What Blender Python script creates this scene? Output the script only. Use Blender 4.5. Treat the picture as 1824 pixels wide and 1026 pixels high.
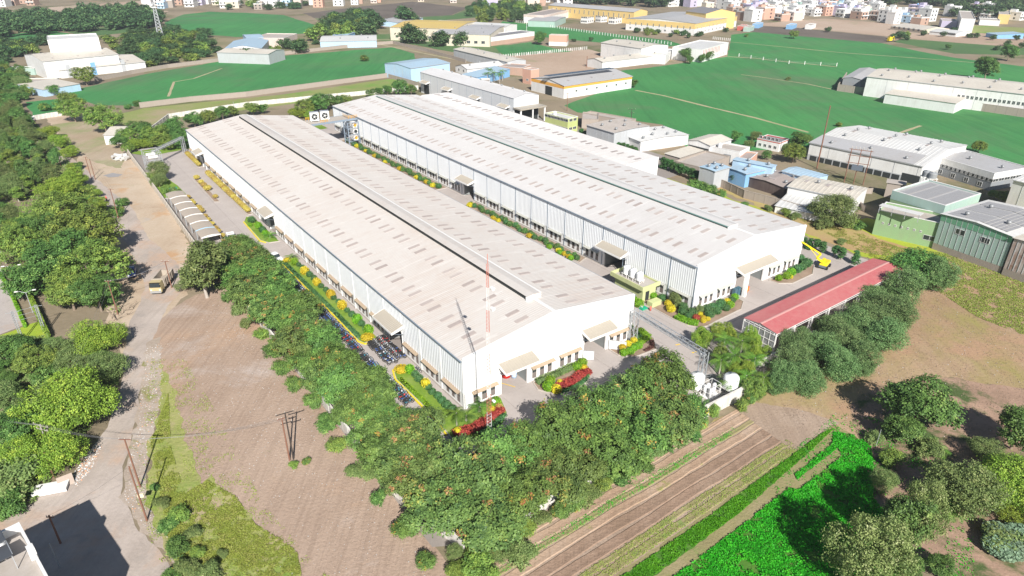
import bpy, math, random
import numpy as np
from mathutils import Vector, Matrix, noise as mnoise
R = math.radians
rnd = random.Random(11)
scene = bpy.context.scene
COL = scene.collection
for o in list(bpy.data.objects): bpy.data.objects.remove(o)

# ------------------------------------------------------------------ camera
CAM_H, PITCH, ROLL, FPX = 63.806, 0.474159, 0.003412, 1193.48
cam_d = bpy.data.cameras.new('camera'); cam = bpy.data.objects.new('camera', cam_d); COL.objects.link(cam)
cam_d.sensor_width = 36; cam_d.lens = FPX*36/1824; cam_d.clip_start = 1; cam_d.clip_end = 6000
_f = Vector((0, math.cos(PITCH), -math.sin(PITCH))); _r = Vector((1, 0, 0)); _u = _r.cross(_f)
_R = _r*math.cos(ROLL)+_u*math.sin(ROLL); _U = -_r*math.sin(ROLL)+_u*math.cos(ROLL)
cam.matrix_world = Matrix.Translation((0, 0, CAM_H)) @ Matrix((( _R.x, _U.x, -_f.x), (_R.y, _U.y, -_f.y), (_R.z, _U.z, -_f.z))).to_4x4()
scene.camera = cam
scene.render.resolution_x, scene.render.resolution_y = 1024, 576

# ------------------------------------------------------------------ sky, sun, exposure
SUN_AZ, SUN_EL = R(284), R(36.5)                 # direction the sun stands in, measured from +X
world = bpy.data.worlds.new("World"); scene.world = world; world.use_nodes = True
nt = world.node_tree; bg = nt.nodes['Background']
sky = nt.nodes.new('ShaderNodeTexSky'); sky.sky_type = 'NISHITA'; sky.sun_disc = False
sky.sun_elevation = SUN_EL; sky.sun_rotation = R(90)-SUN_AZ
sky.air_density = 1.0; sky.dust_density = 0.6; sky.altitude = 300
nt.links.new(sky.outputs[0], bg.inputs[0]); bg.inputs[1].default_value = 0.05
sun_d = bpy.data.lights.new('sun', 'SUN'); sun_d.energy = 5.0; sun_d.angle = R(0.5); sun_d.color = (1, .955, .89)
sun = bpy.data.objects.new('sun', sun_d); COL.objects.link(sun); sun.location = (0, 0, 300)
_sd = Vector((math.cos(SUN_EL)*math.cos(SUN_AZ), math.cos(SUN_EL)*math.sin(SUN_AZ), math.sin(SUN_EL)))
sun.rotation_euler = _sd.to_track_quat('Z', 'Y').to_euler()
vs = scene.view_settings; vs.view_transform = 'Standard'; vs.look = 'None'; vs.gamma = 1; vs.use_curve_mapping = False
vs.exposure = 0.66
scene.render.engine = 'CYCLES'
scene.cycles.max_bounces = 5; scene.cycles.diffuse_bounces = 3; scene.cycles.transparent_max_bounces = 6

# ------------------------------------------------------------------ placing
def G(x, y, z=0.0):
    """point at height z seen at photo pixel (x, y) of 1824x1026"""
    d = _f + _R*((x-912)/FPX) + _U*((513-y)/FPX)
    t = (CAM_H-z)/-d.z
    p = Vector((0, 0, CAM_H)) + d*t
    return p
def top_height(bx, by, ty):
    """height of an upright standing at pixel (bx, by) whose top shows at row ty"""
    b = G(bx, by); lo, hi = 0.0, 90.0
    for _ in range(40):
        m = (lo+hi)/2; d = b+Vector((0, 0, m-CAM_H)); yy = 513-FPX*d.dot(_U)/d.dot(_f)
        if yy > ty: lo = m
        else: hi = m
    return lo
TH = 2.2022; ROT = TH-math.pi/2
A0 = Vector((-7.2252, 83.1312, 0)); UB = Vector((math.cos(TH), math.sin(TH), 0)); VR = Vector((math.sin(TH), -math.cos(TH), 0))
def K(X, Y, z=0.0):
    """factory frame: origin at the near left corner of the front hall, X along its front, Y to its back"""
    return A0 + VR*X + UB*Y + Vector((0, 0, z))
def toK(p):
    d = p-A0; return d.dot(VR), d.dot(UB)

# ------------------------------------------------------------------ objects
def tag(o, label=None, cat=None, group=None, kind=None):
    if label: o['label'] = label
    if cat: o['category'] = cat
    if group: o['group'] = group
    if kind: o['kind'] = kind
    return o
def empty(name, loc=(0, 0, 0), rz=0.0, label=None, cat=None, group=None, parent=None):
    o = bpy.data.objects.new(name, None); COL.objects.link(o); o.empty_display_size = .3
    o.location = loc; o.rotation_euler = (0, 0, rz)
    if parent: o.parent = parent
    return tag(o, label, cat, group)
def link(name, mesh, parent=None, loc=(0, 0, 0), rz=0.0, scale=None):
    o = bpy.data.objects.new(name, mesh); COL.objects.link(o); o.location = loc; o.rotation_euler = (0, 0, rz)
    if scale is not None: o.scale = scale if hasattr(scale, '__len__') else (scale,)*3
    if parent: o.parent = parent
    return o
_kids = {}
def kids(o):
    return _kids.get(o.name) or [c for c in o.children]
def copy_tree(o, loc=None, rz=None, scale=None, parent=None, label=None, group=None):
    cs = proto_children.get(o.name)
    c = o.copy(); COL.objects.link(c)
    if parent is not None: c.parent = parent
    if loc is not None: c.location = loc
    if rz is not None: c.rotation_euler = (0, 0, rz)
    if scale is not None: c.scale = scale if hasattr(scale, '__len__') else (scale,)*3
    if label: c['label'] = label
    if group: c['group'] = group
    for ch in (cs if cs is not None else []):
        copy_tree(ch, parent=c)
    return c
proto_children = {}
def reg(o):
    """remember the children of a finished thing so that copying it stays fast"""
    def rec(p):
        proto_children[p.name] = [c for c in by_parent.get(p.name, [])]
        for c in proto_children[p.name]: rec(c)
    by_parent = {}
    for ob in bpy.data.objects:
        if ob.parent: by_parent.setdefault(ob.parent.name, []).append(ob)
    rec(o); return o
ORD = ['nearest', 'second', 'third', 'fourth', 'fifth', 'sixth', 'seventh', 'eighth', 'ninth', 'tenth', 'eleventh', 'twelfth',
       'thirteenth', 'fourteenth', 'fifteenth', 'sixteenth', 'seventeenth', 'eighteenth', 'nineteenth', 'twentieth']
def ordn(i):
    if i < 20: return ORD[i]
    t, u_ = divmod(i+1, 10)
    tens = {2: 'twent', 3: 'thirt', 4: 'fort', 5: 'fift', 6: 'sixt', 7: 'sevent', 8: 'eight', 9: 'ninet'}[t]
    return tens+'ieth' if u_ == 0 else tens+'y '+['', 'first', 'second', 'third', 'fourth', 'fifth', 'sixth', 'seventh', 'eighth', 'ninth'][u_]

class MB:
    """mesh builder: quads, boxes, bars, prisms, tubes; slots of materials by face"""
    def __init__(s): s.v = []; s.f = []; s.m = []; s.cur = 0; s.sm = []
    def slot(s, i): s.cur = i; return s
    def add(s, vs_, fs, smooth=False):
        b = len(s.v); s.v += [tuple(p) for p in vs_]
        for f in fs: s.f.append(tuple(i+b for i in f)); s.m.append(s.cur); s.sm.append(smooth)
        return s
    def quad(s, a, b, c, d): return s.add([a, b, c, d], [(0, 1, 2, 3)])
    def box(s, x0, x1, y0, y1, z0, z1, M=None):
        p = [Vector(q) for q in ((x0, y0, z0), (x1, y0, z0), (x1, y1, z0), (x0, y1, z0), (x0, y0, z1), (x1, y0, z1), (x1, y1, z1), (x0, y1, z1))]
        if M: p = [M @ q for q in p]
        return s.add(p, [(0, 3, 2, 1), (4, 5, 6, 7), (0, 1, 5, 4), (1, 2, 6, 5), (2, 3, 7, 6), (3, 0, 4, 7)])
    def cbox(s, c, sx, sy, sz, rz=0):
        M = Matrix.Translation(c) @ Matrix.Rotation(rz, 4, 'Z')
        return s.box(-sx/2, sx/2, -sy/2, sy/2, 0, sz, M)
    def bar(s, a, b, w, w2=None, h=None):
        a = Vector(a); b = Vector(b); d = (b-a)
        if d.length < 1e-6: return s
        d.normalize(); up = Vector((0, 0, 1)) if abs(d.z) < .95 else Vector((1, 0, 0))
        x = d.cross(up).normalized(); y = x.cross(d)
        w2 = w if w2 is None else w2; hh = (h or w)
        p = []
        for q, ww in ((a, w), (b, w2)):
            k = hh*ww/w
            for sx, sy in ((-1, -1), (1, -1), (1, 1), (-1, 1)): p.append(q+x*sx*ww/2+y*sy*k/2)
        return s.add(p, [(3, 2, 1, 0), (4, 5, 6, 7), (0, 1, 5, 4), (1, 2, 6, 5), (2, 3, 7, 6), (3, 0, 4, 7)])
    def tube(s, a, b, r, r2=None, n=8, caps=True, smooth=True):
        a = Vector(a); b = Vector(b); d = (b-a).normalized(); up = Vector((0, 0, 1)) if abs(d.z) < .95 else Vector((1, 0, 0))
        x = d.cross(up).normalized(); y = x.cross(d); r2 = r if r2 is None else r2
        p = []
        for q, rr in ((a, r), (b, r2)):
            for i in range(n): t = 2*math.pi*i/n; p.append(q+x*math.cos(t)*rr+y*math.sin(t)*rr)
        s.add(p, [(i, (i+1) % n, n+(i+1) % n, n+i) for i in range(n)], smooth)
        if caps: s.add(p, [tuple(range(n-1, -1, -1)), tuple(range(n, 2*n))])
        return s
    def lathe(s, c, prof, n=14, smooth=True):
        c = Vector(c); p = []
        for r, z in prof:
            for i in range(n): t = 2*math.pi*i/n; p.append(c+Vector((math.cos(t)*r, math.sin(t)*r, z)))
        fs = []
        for k in range(len(prof)-1):
            for i in range(n): fs.append((k*n+i, k*n+(i+1) % n, (k+1)*n+(i+1) % n, (k+1)*n+i))
        return s.add(p, fs, smooth)
    def poly(s, pts, z0, z1):
        n = len(pts); p = [(a[0], a[1], z0) for a in pts]+[(a[0], a[1], z1) for a in pts]
        return s.add(p, [tuple(range(n-1, -1, -1)), tuple(range(n, 2*n))]+[(i, (i+1) % n, n+(i+1) % n, n+i) for i in range(n)])
    def mesh(s, name, mats):
        me = bpy.data.meshes.new(name); me.from_pydata(s.v, [], s.f)
        for m in (mats if isinstance(mats, (list, tuple)) else [mats]): me.materials.append(m)
        if len(me.materials) > 1: me.polygons.foreach_set('material_index', s.m)
        me.polygons.foreach_set('use_smooth', s.sm)
        me.update(); return me
    def build(s, name, mats, parent=None, loc=(0, 0, 0), rz=0.0):
        return link(name, s.mesh(name, mats), parent, loc, rz)

# ------------------------------------------------------------------ materials
class NT:
    def __init__(s, name):
        s.m = bpy.data.materials.new(name); s.m.use_nodes = True; s.t = s.m.node_tree; s.b = s.t.nodes['Principled BSDF']
        s.out = s.t.nodes['Material Output']
    def n(s, ty, **kw):
        nd = s.t.nodes.new(ty)
        for k, v in kw.items():
            if k in nd.inputs.keys(): nd.inputs[k].default_value = v
            else: setattr(nd, k, v)
        return nd
    def l(s, a, b): s.t.links.new(a, b)
    def coord(s, scale=1.0, kind='Object', rot=0.0, sc3=None):
        tc = s.n('ShaderNodeTexCoord'); mp = s.n('ShaderNodeMapping'); s.l(tc.outputs[kind], mp.inputs[0])
        mp.inputs['Scale'].default_value = sc3 if sc3 else (scale,)*3; mp.inputs['Rotation'].default_value = (0, 0, rot)
        return mp.outputs[0]
    def noise(s, vec, scale, detail=5, rough=.55, dist=0.0):
        nd = s.n('ShaderNodeTexNoise'); nd.inputs['Scale'].default_value = scale; nd.inputs['Detail'].default_value = detail
        nd.inputs['Roughness'].default_value = rough; nd.inputs['Distortion'].default_value = dist
        s.l(vec, nd.inputs['Vector']); return nd.outputs['Fac']
    def ramp(s, fac, stops):
        r = s.n('ShaderNodeValToRGB'); e = r.color_ramp.elements
        while len(e) < len(stops): e.new(.5)
        for i, (p, c) in enumerate(stops):
            e[i].position = p; e[i].color = (*c, 1) if len(c) == 3 else c
        s.l(fac, r.inputs[0]); return r.outputs[0]
    def mix(s, fac, a, b, mode='MIX'):
        m = s.n('ShaderNodeMix', data_type='RGBA', blend_type=mode)
        for sock, val in ((m.inputs[0], fac), (m.inputs[6], a), (m.inputs[7], b)):
            if hasattr(val, 'is_output'): s.l(val, sock)
            elif isinstance(val, (int, float)): sock.default_value = val if sock == m.inputs[0] else (val, val, val, 1)
            else: sock.default_value = (*val, 1)
        return m.outputs[2]
    def math(s, op, a, b=0.0, c=None):
        m = s.n('ShaderNodeMath', operation=op)
        for i, v_ in enumerate((a, b, c)):
            if v_ is None: continue
            if hasattr(v_, 'is_output'): s.l(v_, m.inputs[i])
            else: m.inputs[i].default_value = v_
        return m.outputs[0]
    def bump(s, fac, strength=.4, dist=.05):
        b = s.n('ShaderNodeBump'); b.inputs['Strength'].default_value = strength; b.inputs['Distance'].default_value = dist
        s.l(fac, b.inputs['Height']); s.l(b.outputs[0], s.b.inputs['Normal'])
    def done(s, col, rough=.85, metal=0.0, spec=.3):
        if hasattr(col, 'is_output'): s.l(col, s.b.inputs['Base Color'])
        else: s.b.inputs['Base Color'].default_value = (*col, 1)
        if hasattr(rough, 'is_output'): s.l(rough, s.b.inputs['Roughness'])
        else: s.b.inputs['Roughness'].default_value = rough
        s.b.inputs['Metallic'].default_value = metal; s.b.inputs['Specular IOR Level'].default_value = spec
        return s.m
def dim(c, k): return tuple(x*k for x in c)
_mc = {}
def paint(name, c, rough=.6, dirt=.25, scale=.35, metal=0.0, spec=.35, dirtc=(.30, .26, .21), streak=True, run=None):
    """painted / coated surface with uneven dirt, faint vertical streaking and fine grain"""
    if name in _mc: return _mc[name]
    a = NT(name); v = a.coord(1.0); n1 = a.noise(v, scale, 6, .6)
    vs_ = a.coord(1.0, sc3=(1.3, 1.3, .16)) if streak else v
    n2 = a.noise(vs_, 1.1, 4, .6)
    k = a.math('MULTIPLY', a.math('SUBTRACT', a.math('ADD', n1, n2), .82), dirt*2.2); k = a.math('MAXIMUM', k, 0.0)
    col = a.mix(k, c, dirtc)
    n3 = a.noise(v, 9, 3); col = a.mix(a.math('MULTIPLY', n3, .16), col, dim(c, .78))
    if run:
        r1 = a.noise(a.coord(1.0, sc3=(.09, 1.5, .09)), 1.0, 5, .7); r2 = a.noise(v, .07, 4, .6)
        col = a.mix(a.ramp(a.math('MULTIPLY', r1, r2), [(.24, (0, 0, 0)), (.44, (.5, .5, .5))]), col, run)
        r3 = a.noise(a.coord(1.0, sc3=(.12, .9, .1)), 1.0, 2, .5); col = a.mix(a.ramp(r3, [(.62, (0, 0, 0)), (.64, (.14, .14, .14))]), col, (.80, .79, .77))
    _mc[name] = a.done(col, rough, metal, spec); return _mc[name]
def flat(name, c, rough=.6, metal=0.0, spec=.35):
    if name in _mc: return _mc[name]
    a = NT(name); v = a.coord(1.0); n3 = a.noise(v, 3.0, 4)
    col = a.mix(n3, dim(c, .86), tuple(min(1, x*1.1) for x in c)); _mc[name] = a.done(col, rough, metal, spec); return _mc[name]
def soil(name, stops, scale=.12, fine=2.2, furrow=None, fstr=.5, bump=.6, rough=.95, patch=None, rotdeg=0.0, speck=None):
    """earth / field material. stops: colours; furrow=(angle_deg, spacing m); patch=(colour, scale, lo, hi, seed offset)"""
    a = NT(name); v = a.coord(1.0)
    n1 = a.noise(v, scale, 7, .6, .3); n2 = a.noise(v, fine, 5, .65)
    f = a.math('ADD', a.math('MULTIPLY', n1, .72), a.math('MULTIPLY', n2, .28))
    lo, hi = .36, .64; k = len(stops)
    col = a.ramp(f, [(lo+(hi-lo)*i/(k-1), c) for i, c in enumerate(stops)])
    if patch:
        for (pc, sc_, lo_, hi_, off) in patch:
            mp = a.n('ShaderNodeMapping'); a.l(v, mp.inputs[0]); mp.inputs['Location'].default_value = (off, off*.7, off*.3)
            pn = a.noise(mp.outputs[0], sc_, 8, .66, .4)
            pf = a.ramp(pn, [(lo_, (0, 0, 0)), (hi_, (1, 1, 1))]); col = a.mix(pf, col, pc)
    h = n2
    if furrow:
        ang, sp = furrow
        n5 = a.noise(a.coord(1.0, rot=R(ang), sc3=(.62/sp, .022/sp, .3)), 1.0, 6, .7, .6)
        n6 = a.noise(a.coord(1.0, rot=R(ang), sc3=(1.9/sp, .12/sp, .3)), 1.0, 4, .7, .4)
        fw = a.ramp(a.math('ADD', a.math('MULTIPLY', n5, .6), a.math('MULTIPLY', n6, .4)), [(.47, (0, 0, 0)), (.60, (1, 1, 1))])
        col = a.mix(a.math('MULTIPLY', fw, fstr), col, dim(stops[0], .62)); h = a.math('ADD', a.math('MULTIPLY', n6, .8), n2)
    if speck:
        sn = a.noise(v, 5.5, 2, .5); sf = a.ramp(sn, [(.73, (0, 0, 0)), (.78, (1, 1, 1))]); col = a.mix(sf, col, speck)
    n4 = a.noise(v, 14, 3, .7); col = a.mix(a.math('MULTIPLY', n4, .3), col, dim(stops[0], .6))
    a.bump(h, bump, .12); return a.done(col, rough, 0, .15)
# ------------------------------------------------------------------ the ground and its fields
from mathutils.geometry import tessellate_polygon
def ragged(pts, step, amp, seed):
    out = []; n = len(pts)
    for i in range(n):
        a = Vector(pts[i][:2]).to_3d(); b = Vector(pts[(i+1) % n][:2]).to_3d(); L = (b-a).length; k = max(1, int(L/step))
        nrm = Vector((-(b-a).y, (b-a).x, 0)).normalized() if L > 0 else Vector()
        for j in range(k):
            p = a.lerp(b, j/k); q = p*(1/(step*3))
            d = mnoise.noise(Vector((q.x, q.y, seed)))*1.3 + mnoise.noise(Vector((q.x*3.1, q.y*3.1, seed+7)))*.7
            out.append(p+nrm*amp*d)
    return out
def sheet(name, pts, z, mat, step=1.2, amp=.5, seed=0.0, parent=None, kind='structure'):
    ps = ragged(pts, step, amp, seed) if amp > 0 else [Vector((p[0], p[1], 0)) for p in pts]
    tri = tessellate_polygon([ps]); me = bpy.data.meshes.new(name)
    fs = []
    for t in tri:
        a, b, c = (ps[i] for i in t)
        fs.append(t if (b-a).cross(c-a).z > 0 else (t[0], t[2], t[1]))
    me.from_pydata([(p.x, p.y, z) for p in ps], [], fs); me.materials.append(mat); me.update()
    o = link(name, me, parent)
    if kind and not parent: o['kind'] = kind
    return o
def PW(l): return [G(*p) for p in l]
def KW(l): return [K(*p) for p in l]

S_base = soil('dry_ground', [(.20, .165, .11), (.27, .22, .155), (.33, .27, .19)], .02, .9, patch=[((.12, .14, .055), .012, .52, .62, 3.0), ((.36, .24, .15), .03, .58, .68, 40.0)])
S_lot = soil('dusty_earth', [(.40, .30, .215), (.50, .40, .30), (.56, .47, .37)], .06, 1.3, patch=[((.50, .31, .17), .06, .56, .66, 5.0), ((.24, .25, .10), .10, .62, .70, 22.0), ((.42, .40, .38), .05, .60, .70, 60.0)], speck=(.62, .58, .52))
S_road = soil('worn_road', [(.37, .315, .275), (.46, .395, .35), (.53, .46, .41)], .10, 2.0, patch=[((.50, .36, .27), .10, .52, .66, 9.0), ((.36, .32, .29), .2, .58, .7, 4.0)], furrow=(-58, 1.2), fstr=.2, bump=.5, speck=(.5, .48, .45))
S_rubble = soil('rubble_earth', [(.34, .275, .22), (.42, .35, .29), (.49, .43, .38)], .2, 2.6, speck=(.6, .57, .55), patch=[((.24, .24, .09), .3, .55, .64, 2.0)])
S_plough = soil('fallow_soil', [(.33, .235, .175), (.41, .305, .235), (.48, .365, .285)], .05, 2.2, furrow=(-math.degrees(ROT), .7), fstr=.34, patch=[((.50, .32, .20), .028, .50, .68, 31.0), ((.50, .42, .37), .06, .56, .68, 11.0), ((.25, .25, .12), .30, .68, .74, 6.0)], speck=(.52, .43, .36), bump=.9)
S_verge = soil('weedy_grass', [(.24, .27, .08), (.33, .34, .12), (.42, .37, .19)], .15, 1.6, patch=[((.19, .30, .05), .10, .52, .66, 12.0), ((.43, .33, .23), .16, .50, .64, 50.0)], bump=1.0)
S_tan = soil('dry_field', [(.34, .23, .14), (.41, .29, .185), (.46, .34, .225)], .03, 1.5, furrow=(-math.degrees(ROT)+96, 1.6), fstr=.30, patch=[((.30, .27, .09), .022, .52, .64, 71.0), ((.42, .27, .17), .05, .56, .66, 15.0)], bump=.8)
S_lime = soil('fresh_grass', [(.30, .33, .04), (.36, .42, .045), (.27, .40, .04)], .06, 1.4, patch=[((.42, .32, .15), .05, .64, .74, 33.0), ((.40, .38, .08), .04, .5, .6, 3.0)], bump=.8)
S_oldgrass = soil('olive_field', [(.26, .25, .11), (.24, .29, .09), (.36, .29, .19)], .03, .9, patch=[((.17, .29, .06), .035, .52, .62, 17.0)])
S_green = soil('green_crop', [(.05, .19, .065), (.06, .24, .075), (.075, .28, .085)], .012, .5, patch=[((.12, .185, .095), .009, .52, .68, 8.0), ((.075, .25, .075), .02, .55, .7, 90.0)], furrow=(-math.degrees(ROT)+62, 3.0), fstr=.35)
S_green2 = soil('grey_green_crop', [(.075, .13, .06), (.085, .17, .06), (.11, .19, .07)], .015, .5, patch=[((.15, .20, .09), .02, .52, .64, 80.0)])
S_dark = soil('dark_tilled_soil', [(.12, .10, .085), (.15, .125, .105), (.18, .15, .125)], .03, .5)
S_pale = soil('bare_pale_soil', [(.36, .26, .19), (.44, .33, .25), (.50, .40, .32)], .012, .4, patch=[((.27, .27, .15), .015, .58, .66, 50.0)])
S_red = soil('orange_soil', [(.38, .26, .18), (.44, .315, .225), (.48, .37, .285)], .12, 2.4, furrow=(-math.degrees(ROT)+90, .7), fstr=.3, patch=[((.27, .30, .07), .25, .60, .68, 21.0)], bump=.9)
S_dust = soil('pinkish_earth', [(.34, .25, .185), (.40, .305, .235), (.46, .36, .285)], .12, 2.6, furrow=(-math.degrees(ROT)+90, 1.0), fstr=.4, bump=.9)
S_brown = soil('turned_brown_soil', [(.27, .185, .13), (.32, .22, .16), (.37, .27, .20)], .12, 2.6, furrow=(-math.degrees(ROT)+90, .8), fstr=.35, bump=1.0)
S_olive = soil('olive_seedlings', [(.25, .215, .11), (.29, .26, .125), (.34, .28, .165)], .2, 2.8, patch=[((.18, .26, .07), .35, .55, .66, 2.0)], bump=.9)
S_greenbase = soil('crop_floor', [(.07, .16, .03), (.08, .20, .03), (.12, .23, .04)], .25, 3.0, bump=1.0)

gm = MB(); gm.quad((-3500, -400, 0), (3500, -400, 0), (3500, 3500, 0), (-3500, 3500, 0)); tag(gm.build('ground', S_base), kind='structure')
# near left: lot, road, verge, fallow field
sheet('dusty_lot', PW([(60, 180), (112, 206), (170, 198), (236, 245), (345, 450), (335, 525), (305, 548), (270, 600), (215, 640), (190, 560), (200, 470), (200, 380), (150, 300)]), .010, S_lot, 1.5, .8)
sheet('field_corner', PW([(92, 222), (160, 212), (215, 222), (232, 262), (215, 300), (170, 290), (120, 255)]), .016, soil('thin_grass_field', [(.35, .27, .185), (.41, .325, .235), (.46, .38, .29)], .03, 1.0, patch=[((.24, .29, .12), .04, .46, .64, 17.0)], furrow=(-20, 1.4), fstr=.25), 2, 1.0, 4)
sheet('dirt_road', PW([(-60, 150), (0, 172), (60, 222), (110, 265), (160, 308), (200, 342), (238, 372), (262, 420), (318, 470), (330, 510), (300, 545), (278, 585), (262, 640), (250, 700), (240, 760), (222, 830), (215, 880), (243, 935), (300, 1000), (330, 1060), (330, 1200), (-500, 1200), (-300, 1000), (0, 920), (60, 880), (118, 872), (150, 820), (190, 762), (214, 700), (222, 640), (225, 590), (243, 548), (258, 515), (246, 470), (205, 400), (160, 345), (105, 290), (50, 240), (-60, 195)]), .022, S_road, 1.2, .35, 9)
sheet('rubble_verge', PW([(262, 610), (285, 600), (292, 700), (268, 790), (258, 850), (268, 910), (300, 960), (345, 1010), (330, 1030), (295, 990), (243, 935), (215, 885), (222, 830), (240, 760), (250, 700)]), .028, S_rubble, .7, .5, 3)
sheet('fallow_field', KW([(-36.6, 44), (-34, 55), (-29, 61), (-24, 64), (-17, 64), (-17, -24), (-12, -24), (-10, -60), (-40, -60), (-38, -33), (-39, -20), (-39, -8), (-38, 12)]), .016, S_plough, 1.0, .6, 5)
sheet('grass_verge', PW([(285, 640), (310, 700), (338, 800), (356, 866), (372, 850), (420, 885), (455, 935), (500, 960), (530, 985), (545, 1100), (345, 1100), (320, 1010), (280, 950), (262, 880), (268, 790), (285, 720)]), .034, S_verge, .8, .6, 6)
# right: open field, the strips (parallel to the front of the halls) and the bright crop
sheet('dry_field', KW([(10, -24.2), (44, -24.2), (45, -19), (104, -18), (112, -2), (175, -8), (230, -60), (200, -160), (60, -110), (36, -40), (36, -25.2)]), .010, S_tan, 1.6, .7, 8)
sheet('lime_grass', KW([(104, 62), (106, 30), (106, 1), (104, -13), (112, -14), (132, -20), (165, -42), (175, -28), (140, 0), (118, 14), (113, 34), (112, 64)]), .018, S_lime, 1.2, 1.0, 2)
sheet('dry_grass', PW([(1270, 318), (1325, 345), (1380, 362), (1440, 372), (1500, 392), (1556, 422), (1600, 436), (1640, 446), (1600, 456), (1545, 452), (1490, 438), (1430, 412), (1340, 362), (1262, 330)]), .024, soil('orange_dry_grass', [(.38, .25, .12), (.42, .30, .15), (.40, .34, .13)], .08, 1.6, patch=[((.26, .30, .07), .06, .56, .68, 3.0)], bump=.9), 1.2, .9, 12)
sheet('strip_field', KW([(-16, -24.6), (26, -24.3), (38, -25), (42, -30), (44, -35.6), (20, -36), (-20, -36.6), (-22, -30)]), .014, S_dust, .8, .3, 3)
strips = [(-24.5, -25.2, S_red), (-25.6, -27.0, S_red), (-27.15, -28.0, S_olive), (-28.2, -29.5, S_red), (-29.7, -31.3, S_brown), (-31.5, -33.0, S_brown), (-33.25, -34.1, S_olive), (-34.35, -35.5, S_olive)]
for i, (y0, y1, m_) in enumerate(strips):
    bm_ = MB(); n = 90; x0, x1 = -24+i*.4, 34-i*.2
    base = []
    for k in range(n+1):
        x = x0+(x1-x0)*k/n; dy = .28*mnoise.noise(Vector((x*.11, i*.4, 0)))+.10*mnoise.noise(Vector((x*.6, i*3.3, 1)))
        base.append((x, dy))
    rows = [(y0, .0), (y0-.12, .09), ((y0+y1)/2, .06), (y1+.12, .09), (y1, .0)]
    vs_ = []
    for x, dy in base:
        for y, z in rows: q = K(x, y+dy, .02+z+.02*mnoise.noise(Vector((x*1.7, y*3, 2)))); vs_.append(q)
    fs = [(k*5+j+1, k*5+j, (k+1)*5+j, (k+1)*5+j+1) for k in range(n) for j in range(4)]
    bm_.add(vs_, fs); tag(bm_.build('planting_bed', m_), kind='structure')
sheet('crop_path', KW([(-14, -35.8), (43, -35.3), (43, -38), (40, -41), (30, -41), (-14, -41.5)]), .022, S_olive, .6, .15, 4)
CROP1 = [(-14, -36.3), (12, -36.2), (40, -35.5), (42, -35.9), (34, -36.7), (17, -38.1), (-14, -38.5)]
CROP2 = [(-14, -39.9), (15.3, -39.6), (25.6, -39.2), (26.2, -40.1), (37, -40.0), (38.4, -38.6), (28, -38.9), (28.5, -38.2), (38.6, -37.6), (41.2, -36.2), (43, -38.5), (42.4, -41.2), (37.6, -44.4), (33, -46.5), (31, -50), (25, -56), (8, -66), (-14, -62)]
sheet('crop_ground', KW(CROP1), .028, S_greenbase, .5, .2, 4); sheet('crop_ground', KW(CROP2), .028, S_greenbase, .5, .2, 5)
sheet('orchard_ground', KW([(30, -52), (34, -47), (40, -41), (50, -34), (58, -34), (70, -40), (85, -60), (80, -100), (30, -100), (28, -70)]), .030, soil('leaf_litter', [(.27, .185, .13), (.36, .24, .175), (.43, .29, .21)], .2, 2.2, patch=[((.06, .11, .03), .15, .5, .6, 4.0)]), 1, .6, 7)
# far fields
sheet('crop_field', PW([(110, 172), (140, 158), (260, 132), (400, 108), (520, 98), (700, 84), (738, 96), (746, 128), (690, 136), (620, 146), (500, 164), (250, 189), (180, 188)]), .03, S_green, 4, .8, 1)
sheet('crop_field', PW([(45, 182), (108, 176), (112, 204), (62, 210)]), .03, S_green, 3, .6, 2)
sheet('grass_strip', PW([(215, 203), (255, 193), (500, 169), (690, 141), (748, 140), (746, 158), (700, 166), (600, 174), (440, 196), (300, 212), (255, 228), (212, 222)]), .03, S_oldgrass, 3, .8, 3)
sheet('crop_field', PW([(-60, 66), (95, 55), (132, 62), (100, 72), (-60, 84)]), .03, S_green, 6, 1.5, 4)
sheet('crop_field', PW([(105, 52), (250, 45), (270, 54), (150, 66)]), .03, S_green2, 6, 1.5, 5)
sheet('crop_field', PW([(292, 40), (325, 26), (372, 21), (440, 23), (505, 27), (560, 44), (575, 50), (540, 60), (420, 66), (370, 62), (302, 52)]), .03, S_green, 6, 1.5, 6)
sheet('tilled_field', PW([(540, 24), (640, 12), (735, 3), (835, 14), (806, 27), (690, 34), (560, 32)]), .03, S_dark, 8, 2, 7)
sheet('crop_field', PW([(560, 33), (690, 34), (806, 27), (835, 15), (880, 17), (860, 30), (720, 42), (600, 45)]), .034, S_green2, 8, 2, 8)
sheet('crop_field', PW([(895, 38), (1000, 49), (1190, 72), (1216, 80), (1165, 86), (1010, 70), (925, 62), (890, 50)]), .03, S_green, 5, 1, 9)
sheet('crop_field', PW([(640, 62), (700, 60), (760, 68), (830, 83), (880, 78), (985, 88), (1045, 98), (900, 102), (860, 100), (800, 92), (740, 80), (680, 73)]), .03, S_green2, 4, 1, 10)
sheet('crop_field', PW([(880, 84), (945, 75), (985, 86), (1020, 92), (900, 99)]), .036, S_green, 4, .8, 11)
sheet('bare_yard', PW([(905, 100), (1050, 88), (1110, 105), (1060, 122), (1030, 150), (950, 150), (915, 125)]), .034, S_pale, 4, 1, 12)
sheet('crop_field', PW([(1005, 188), (1100, 153), (1106, 126), (1184, 117), (1296, 101), (1303, 62), (1345, 57), (1570, 77), (1640, 92), (1700, 103), (1900, 128), (1990, 330), (1650, 262), (1500, 236), (1445, 262), (1240, 275), (1180, 222), (1030, 200)]), .03, S_green, 4, .8, 13)
sheet('crop_field', PW([(1218, 80), (1240, 74), (1290, 84), (1270, 96), (1235, 92)]), .03, S_green2, 4, .8, 13)
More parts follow.
